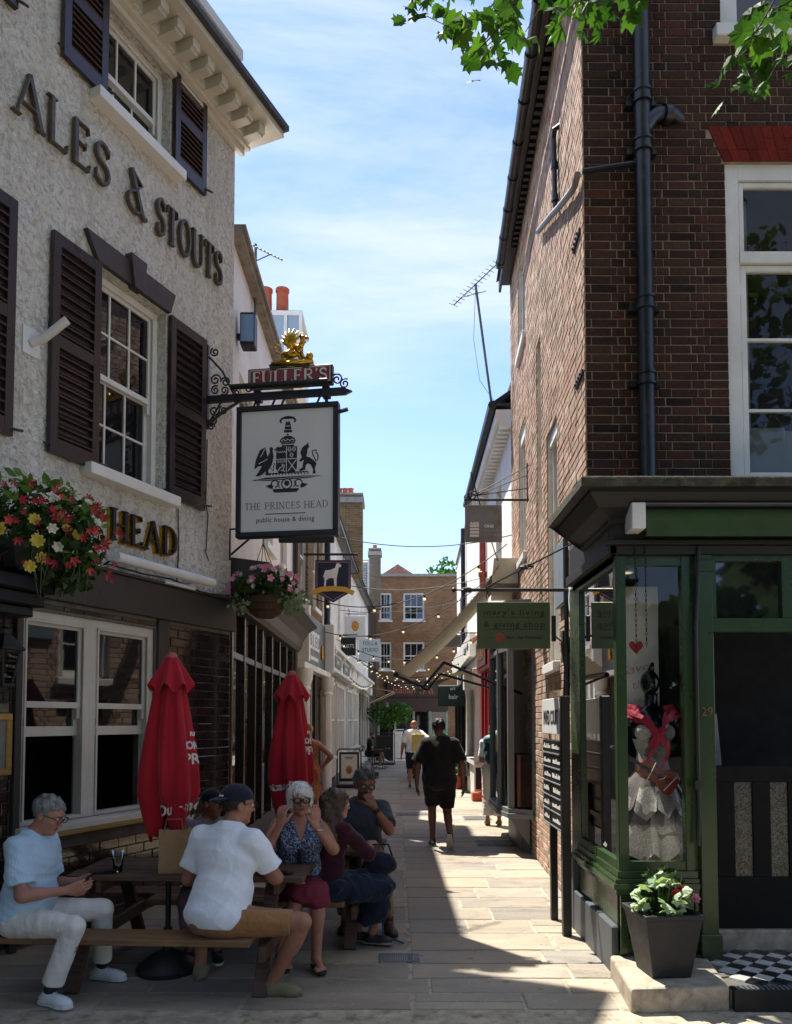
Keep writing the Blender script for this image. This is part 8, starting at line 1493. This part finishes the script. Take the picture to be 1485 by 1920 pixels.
# 6 the man in the polo shirt
r = person('grey haired man in slate polo shirt holding a hand to his glasses', (-.30, 6.92, .50), R(-172), [(-.06, 6.47, .085), (-.42, 6.55, .085)], [(-.19, 6.60, 1.02), (-.42, 6.55, .74)], dict(skin='8a5c48', hair=('curly', '4c4a48'), brow='2a2624', moustache='4a4644', stubble='6a4a40', glasses=.004, wear=[('shirt', POLO, dict(sleeve=.72, g=.018, fold=.006, collar=1, loose=.012)), ('trousers', KHAKI, dict(len=1.86, g=.010, fold=.005, flare=.01)), ('shoes', pm('brown_boot', '3a2a20', .6), dict(high=.05))]), scale=1.02, lean=R(6), head=(R(8), R(-7), R(-4)), kpole=((.15, -1, .7), (-.2, -1, .7)), epole=((.55, -.2, -1), (-.5, -.1, -1)), fdir=((.25, -1, 0), (-.1, -1, 0)), hdir=[(-.45, .25, .85), None], hn=[(-.4, .9, 0), None], hcurl=(.75, .4), fat=.025, broad=1.08, vox=.006)
m = MB(); a = r['wr'][0]; d_ = unit(r['el'][0]-a); s_ = unit(np.cross(d_, V3(0, 0, 1))); m.tube([tuple(a+d_*.025), tuple(a+d_*.06)], .034, 12); m.build('watch', M['rubber'], r['t'])
# 7 standing woman in the orange dress behind the second parasol
person('woman in orange speckled dress standing behind the further red parasol', (-1.40, 12.4, .92), R(25), [(-1.49, 12.4, .085), (-1.29, 12.42, .085)], [(-1.56, 12.6, 1.0), (-1.18, 12.55, 1.0)], dict(skin='b07a62', hair=('bun', 'b59a6a'), wear=[('dress', ORANGE_P, dict(hem=.5, g=.012)), ('shoes', pm('tan_sandal', '8a6a4a', .7))]), scale=.97, kpole=((0, 1, .1),)*2, epole=((-1, -.4, 0), (1, -.4, 0)), vox=.009, bust=1.0)
# 8 the walker in black
person('large man in black shirt and black shorts walking away up the alley', (.60, 10.75, .93), R(2), [(.51, 10.88, .09), (.73, 10.52, .20)], [(.29, 10.80, .86), (.93, 10.74, .86)], dict(skin='6a463a', hair=('short', '100e0e'), wear=[('shirt', BLK, dict(sleeve=.85, g=.03, fold=.008, loose=.03, hem=-.20, ff=11)), ('trousers', BLK, dict(len=.86, g=.03)), ('shoes', m_cloth('black_trainer', '1c1c1e', .1), dict(sole=pm('grey_white_sole', 'a9a6a0', .7, .3, 30)))]), scale=1.07, lean=R(3), kpole=((0, 1, 0),)*2, epole=((-.7, -.5, 0), (.7, -.5, 0)), fdir=((0, 1, 0), (.1, .55, -.85)), fat=.05, broad=1.1, vox=.0085)
# 9.. further walkers and sitters
r = person('bald man in white t-shirt and dark shorts walking away with a yellow bag', (.46, 20, .93), R(-4), [(.36, 20.0, .09), (.54, 19.8, .1)], [(.14, 20.1, .86), (.74, 19.98, 1.0)], dict(skin='a5735c', hair=('bald', '6a5a50'), wear=[('shirt', TEE_WHITE, dict(sleeve=.8, g=.03, loose=.03, hem=-.14)), ('trousers', NAVY, dict(len=.95, g=.03)), ('shoes', m_cloth('teal_trainer', '2c6a68', .1), dict(sole=M['plastic_w']))]), scale=1.04, kpole=((0, 1, 0),)*2, epole=((-.7, -.5, 0), (.7, -.5, 0)), fdir=((0, 1, 0), (0, .8, -.5)), fat=.03, broad=1.05, vox=.013)
yb = thing('tote_bag', 'pale yellow tote bag slung behind the bald man', 'bag', (.56, 19.78, .95)); m = MB(); m.cbox(-.16, .17, -.03, .03, 0, .45, .02); m.build('bag', m_cloth('yellow_canvas', 'c2b06a', .08), yb); m = MB(); m.tube([(-.08, 0, .44), (0, .02, .62), (.08, 0, .44)], .012, 5); m.build('strap', M['canvas'], yb)
person('dark haired man in grey t-shirt walking ahead of the bald man', (.48, 23.5, .93), R(-3), [(.4, 23.5, .09), (.55, 23.3, .1)], [(.18, 23.6, .86), (.78, 23.6, .86)], dict(skin='8a6250', hair=('short', '1c1614'), wear=[('shirt', m_cloth('dark_grey_jersey', '3a3c40', .1), dict(sleeve=.8, g=.025, hem=-.14)), ('trousers', BLK, dict(len=1.9, g=.02)), ('shoes', BLK)]), scale=1.08, kpole=((0, 1, 0),)*2, fat=.02, vox=.014)
person('woman in emerald green top walking beside the dark shopfronts', (1.25, 21.5, .88), R(10), [(1.15, 21.5, .09), (1.33, 21.4, .09)], [(1.0, 21.6, .85), (1.5, 21.6, .85)], dict(skin='a87a66', hair=('bun', '3a2a22'), wear=[('shirt', m_cloth('emerald_jersey', '1f6a48', .1), dict(sleeve=.6)), ('trousers', BLK, dict(len=1.9)), ('shoes', BLK)]), scale=.93, kpole=((0, 1, 0),)*2, vox=.014)
person('bearded man in black sitting at the small cafe table with one leg crossed', (-.98, 28.0, .55), R(-82), [(-.58, 28.15, .09), (-.42, 27.85, .38)], [(-.65, 28.2, .76), (-.6, 27.8, .74)], dict(skin='8f6450', hair=('crop', '1c1614'), stubble='2a1e1a', wear=[('shirt', BLK, dict(sleeve=.7)), ('trousers', BLK, dict(len=.95, g=.03)), ('shoes', WHITE_SH)]), lean=R(5), head=(0, R(-20), 0), kpole=((.5, .2, 1), (.4, -.2, 1)), fdir=((.9, -.1, 0), (.8, -.3, -.3)), vox=.014)
r = person('person in white trousers with a green rucksack half hidden by the grey bay window', (1.63, 13.0, .92), R(-12), [(1.53, 13.0, .09), (1.71, 12.9, .09)], [(1.5, 13.25, .98), (1.85, 13.2, .98)], dict(skin='a87a66', hair=('short', '6a5240'), wear=[('shirt', TEE_WHITE, dict(sleeve=.8, g=.02)), ('trousers', m_cloth('white_linen', 'cfcac0', .05, .9, .7, 12), dict(len=1.84, g=.03, flare=.02)), ('shoes', pm('tan_sandal', '8a6a4a', .7))]), scale=.97, kpole=((0, 1, 0),)*2, vox=.009)
rk = thing('rucksack', 'dark green rucksack worn by the person beside the bay window', 'rucksack', (1.60, 12.78, 1.05), R(-12)); V, F = field([(*ell((0, 0, .2), (.17, .11, .26)), .05), (*ell((0, -.07, .1), (.13, .06, .13)), .03)], .012, None, .03); npmesh('bag', V, F, m_cloth('bottle_green_nylon', '1f4440', .15, .6, .4, 14), rk)
V, F = field([(*ell((0, -.01, .38), (.165, .11, .09)), .03)], .012); npmesh('flap', V, F, m_cloth('teal_nylon', '4f7f80', .1, .6, .4, 14), rk)
ld = MB(); ld.tube([(-.12, 6.35, .3), (-.1, 6.25, .03), (.0, 6.2, .012), (.06, 6.12, .012)], .008, 5); tag(ld.build('dog_lead', pm('blue_webbing', '2c4a78', .8)), 'blue lead trailing on the paving beside the khaki trousers', 'lead')
bgx = thing('handbag', 'dark blue handbag on the bench end beside the maroon woman', 'handbag', (-.12, 6.1, .56)); V, F = field([(*ell((0, 0, .07), (.13, .07, .09)), .03)], .008, None, .03, sn(25, .006)); npmesh('bag', V, F, NAVY, bgx); m = MB(); m.tube([(-.1, 0, .1), (-.06, 0, .22), (.06, 0, .22), (.1, 0, .1)], .008, 5); m.build('strap', NAVY, bgx)
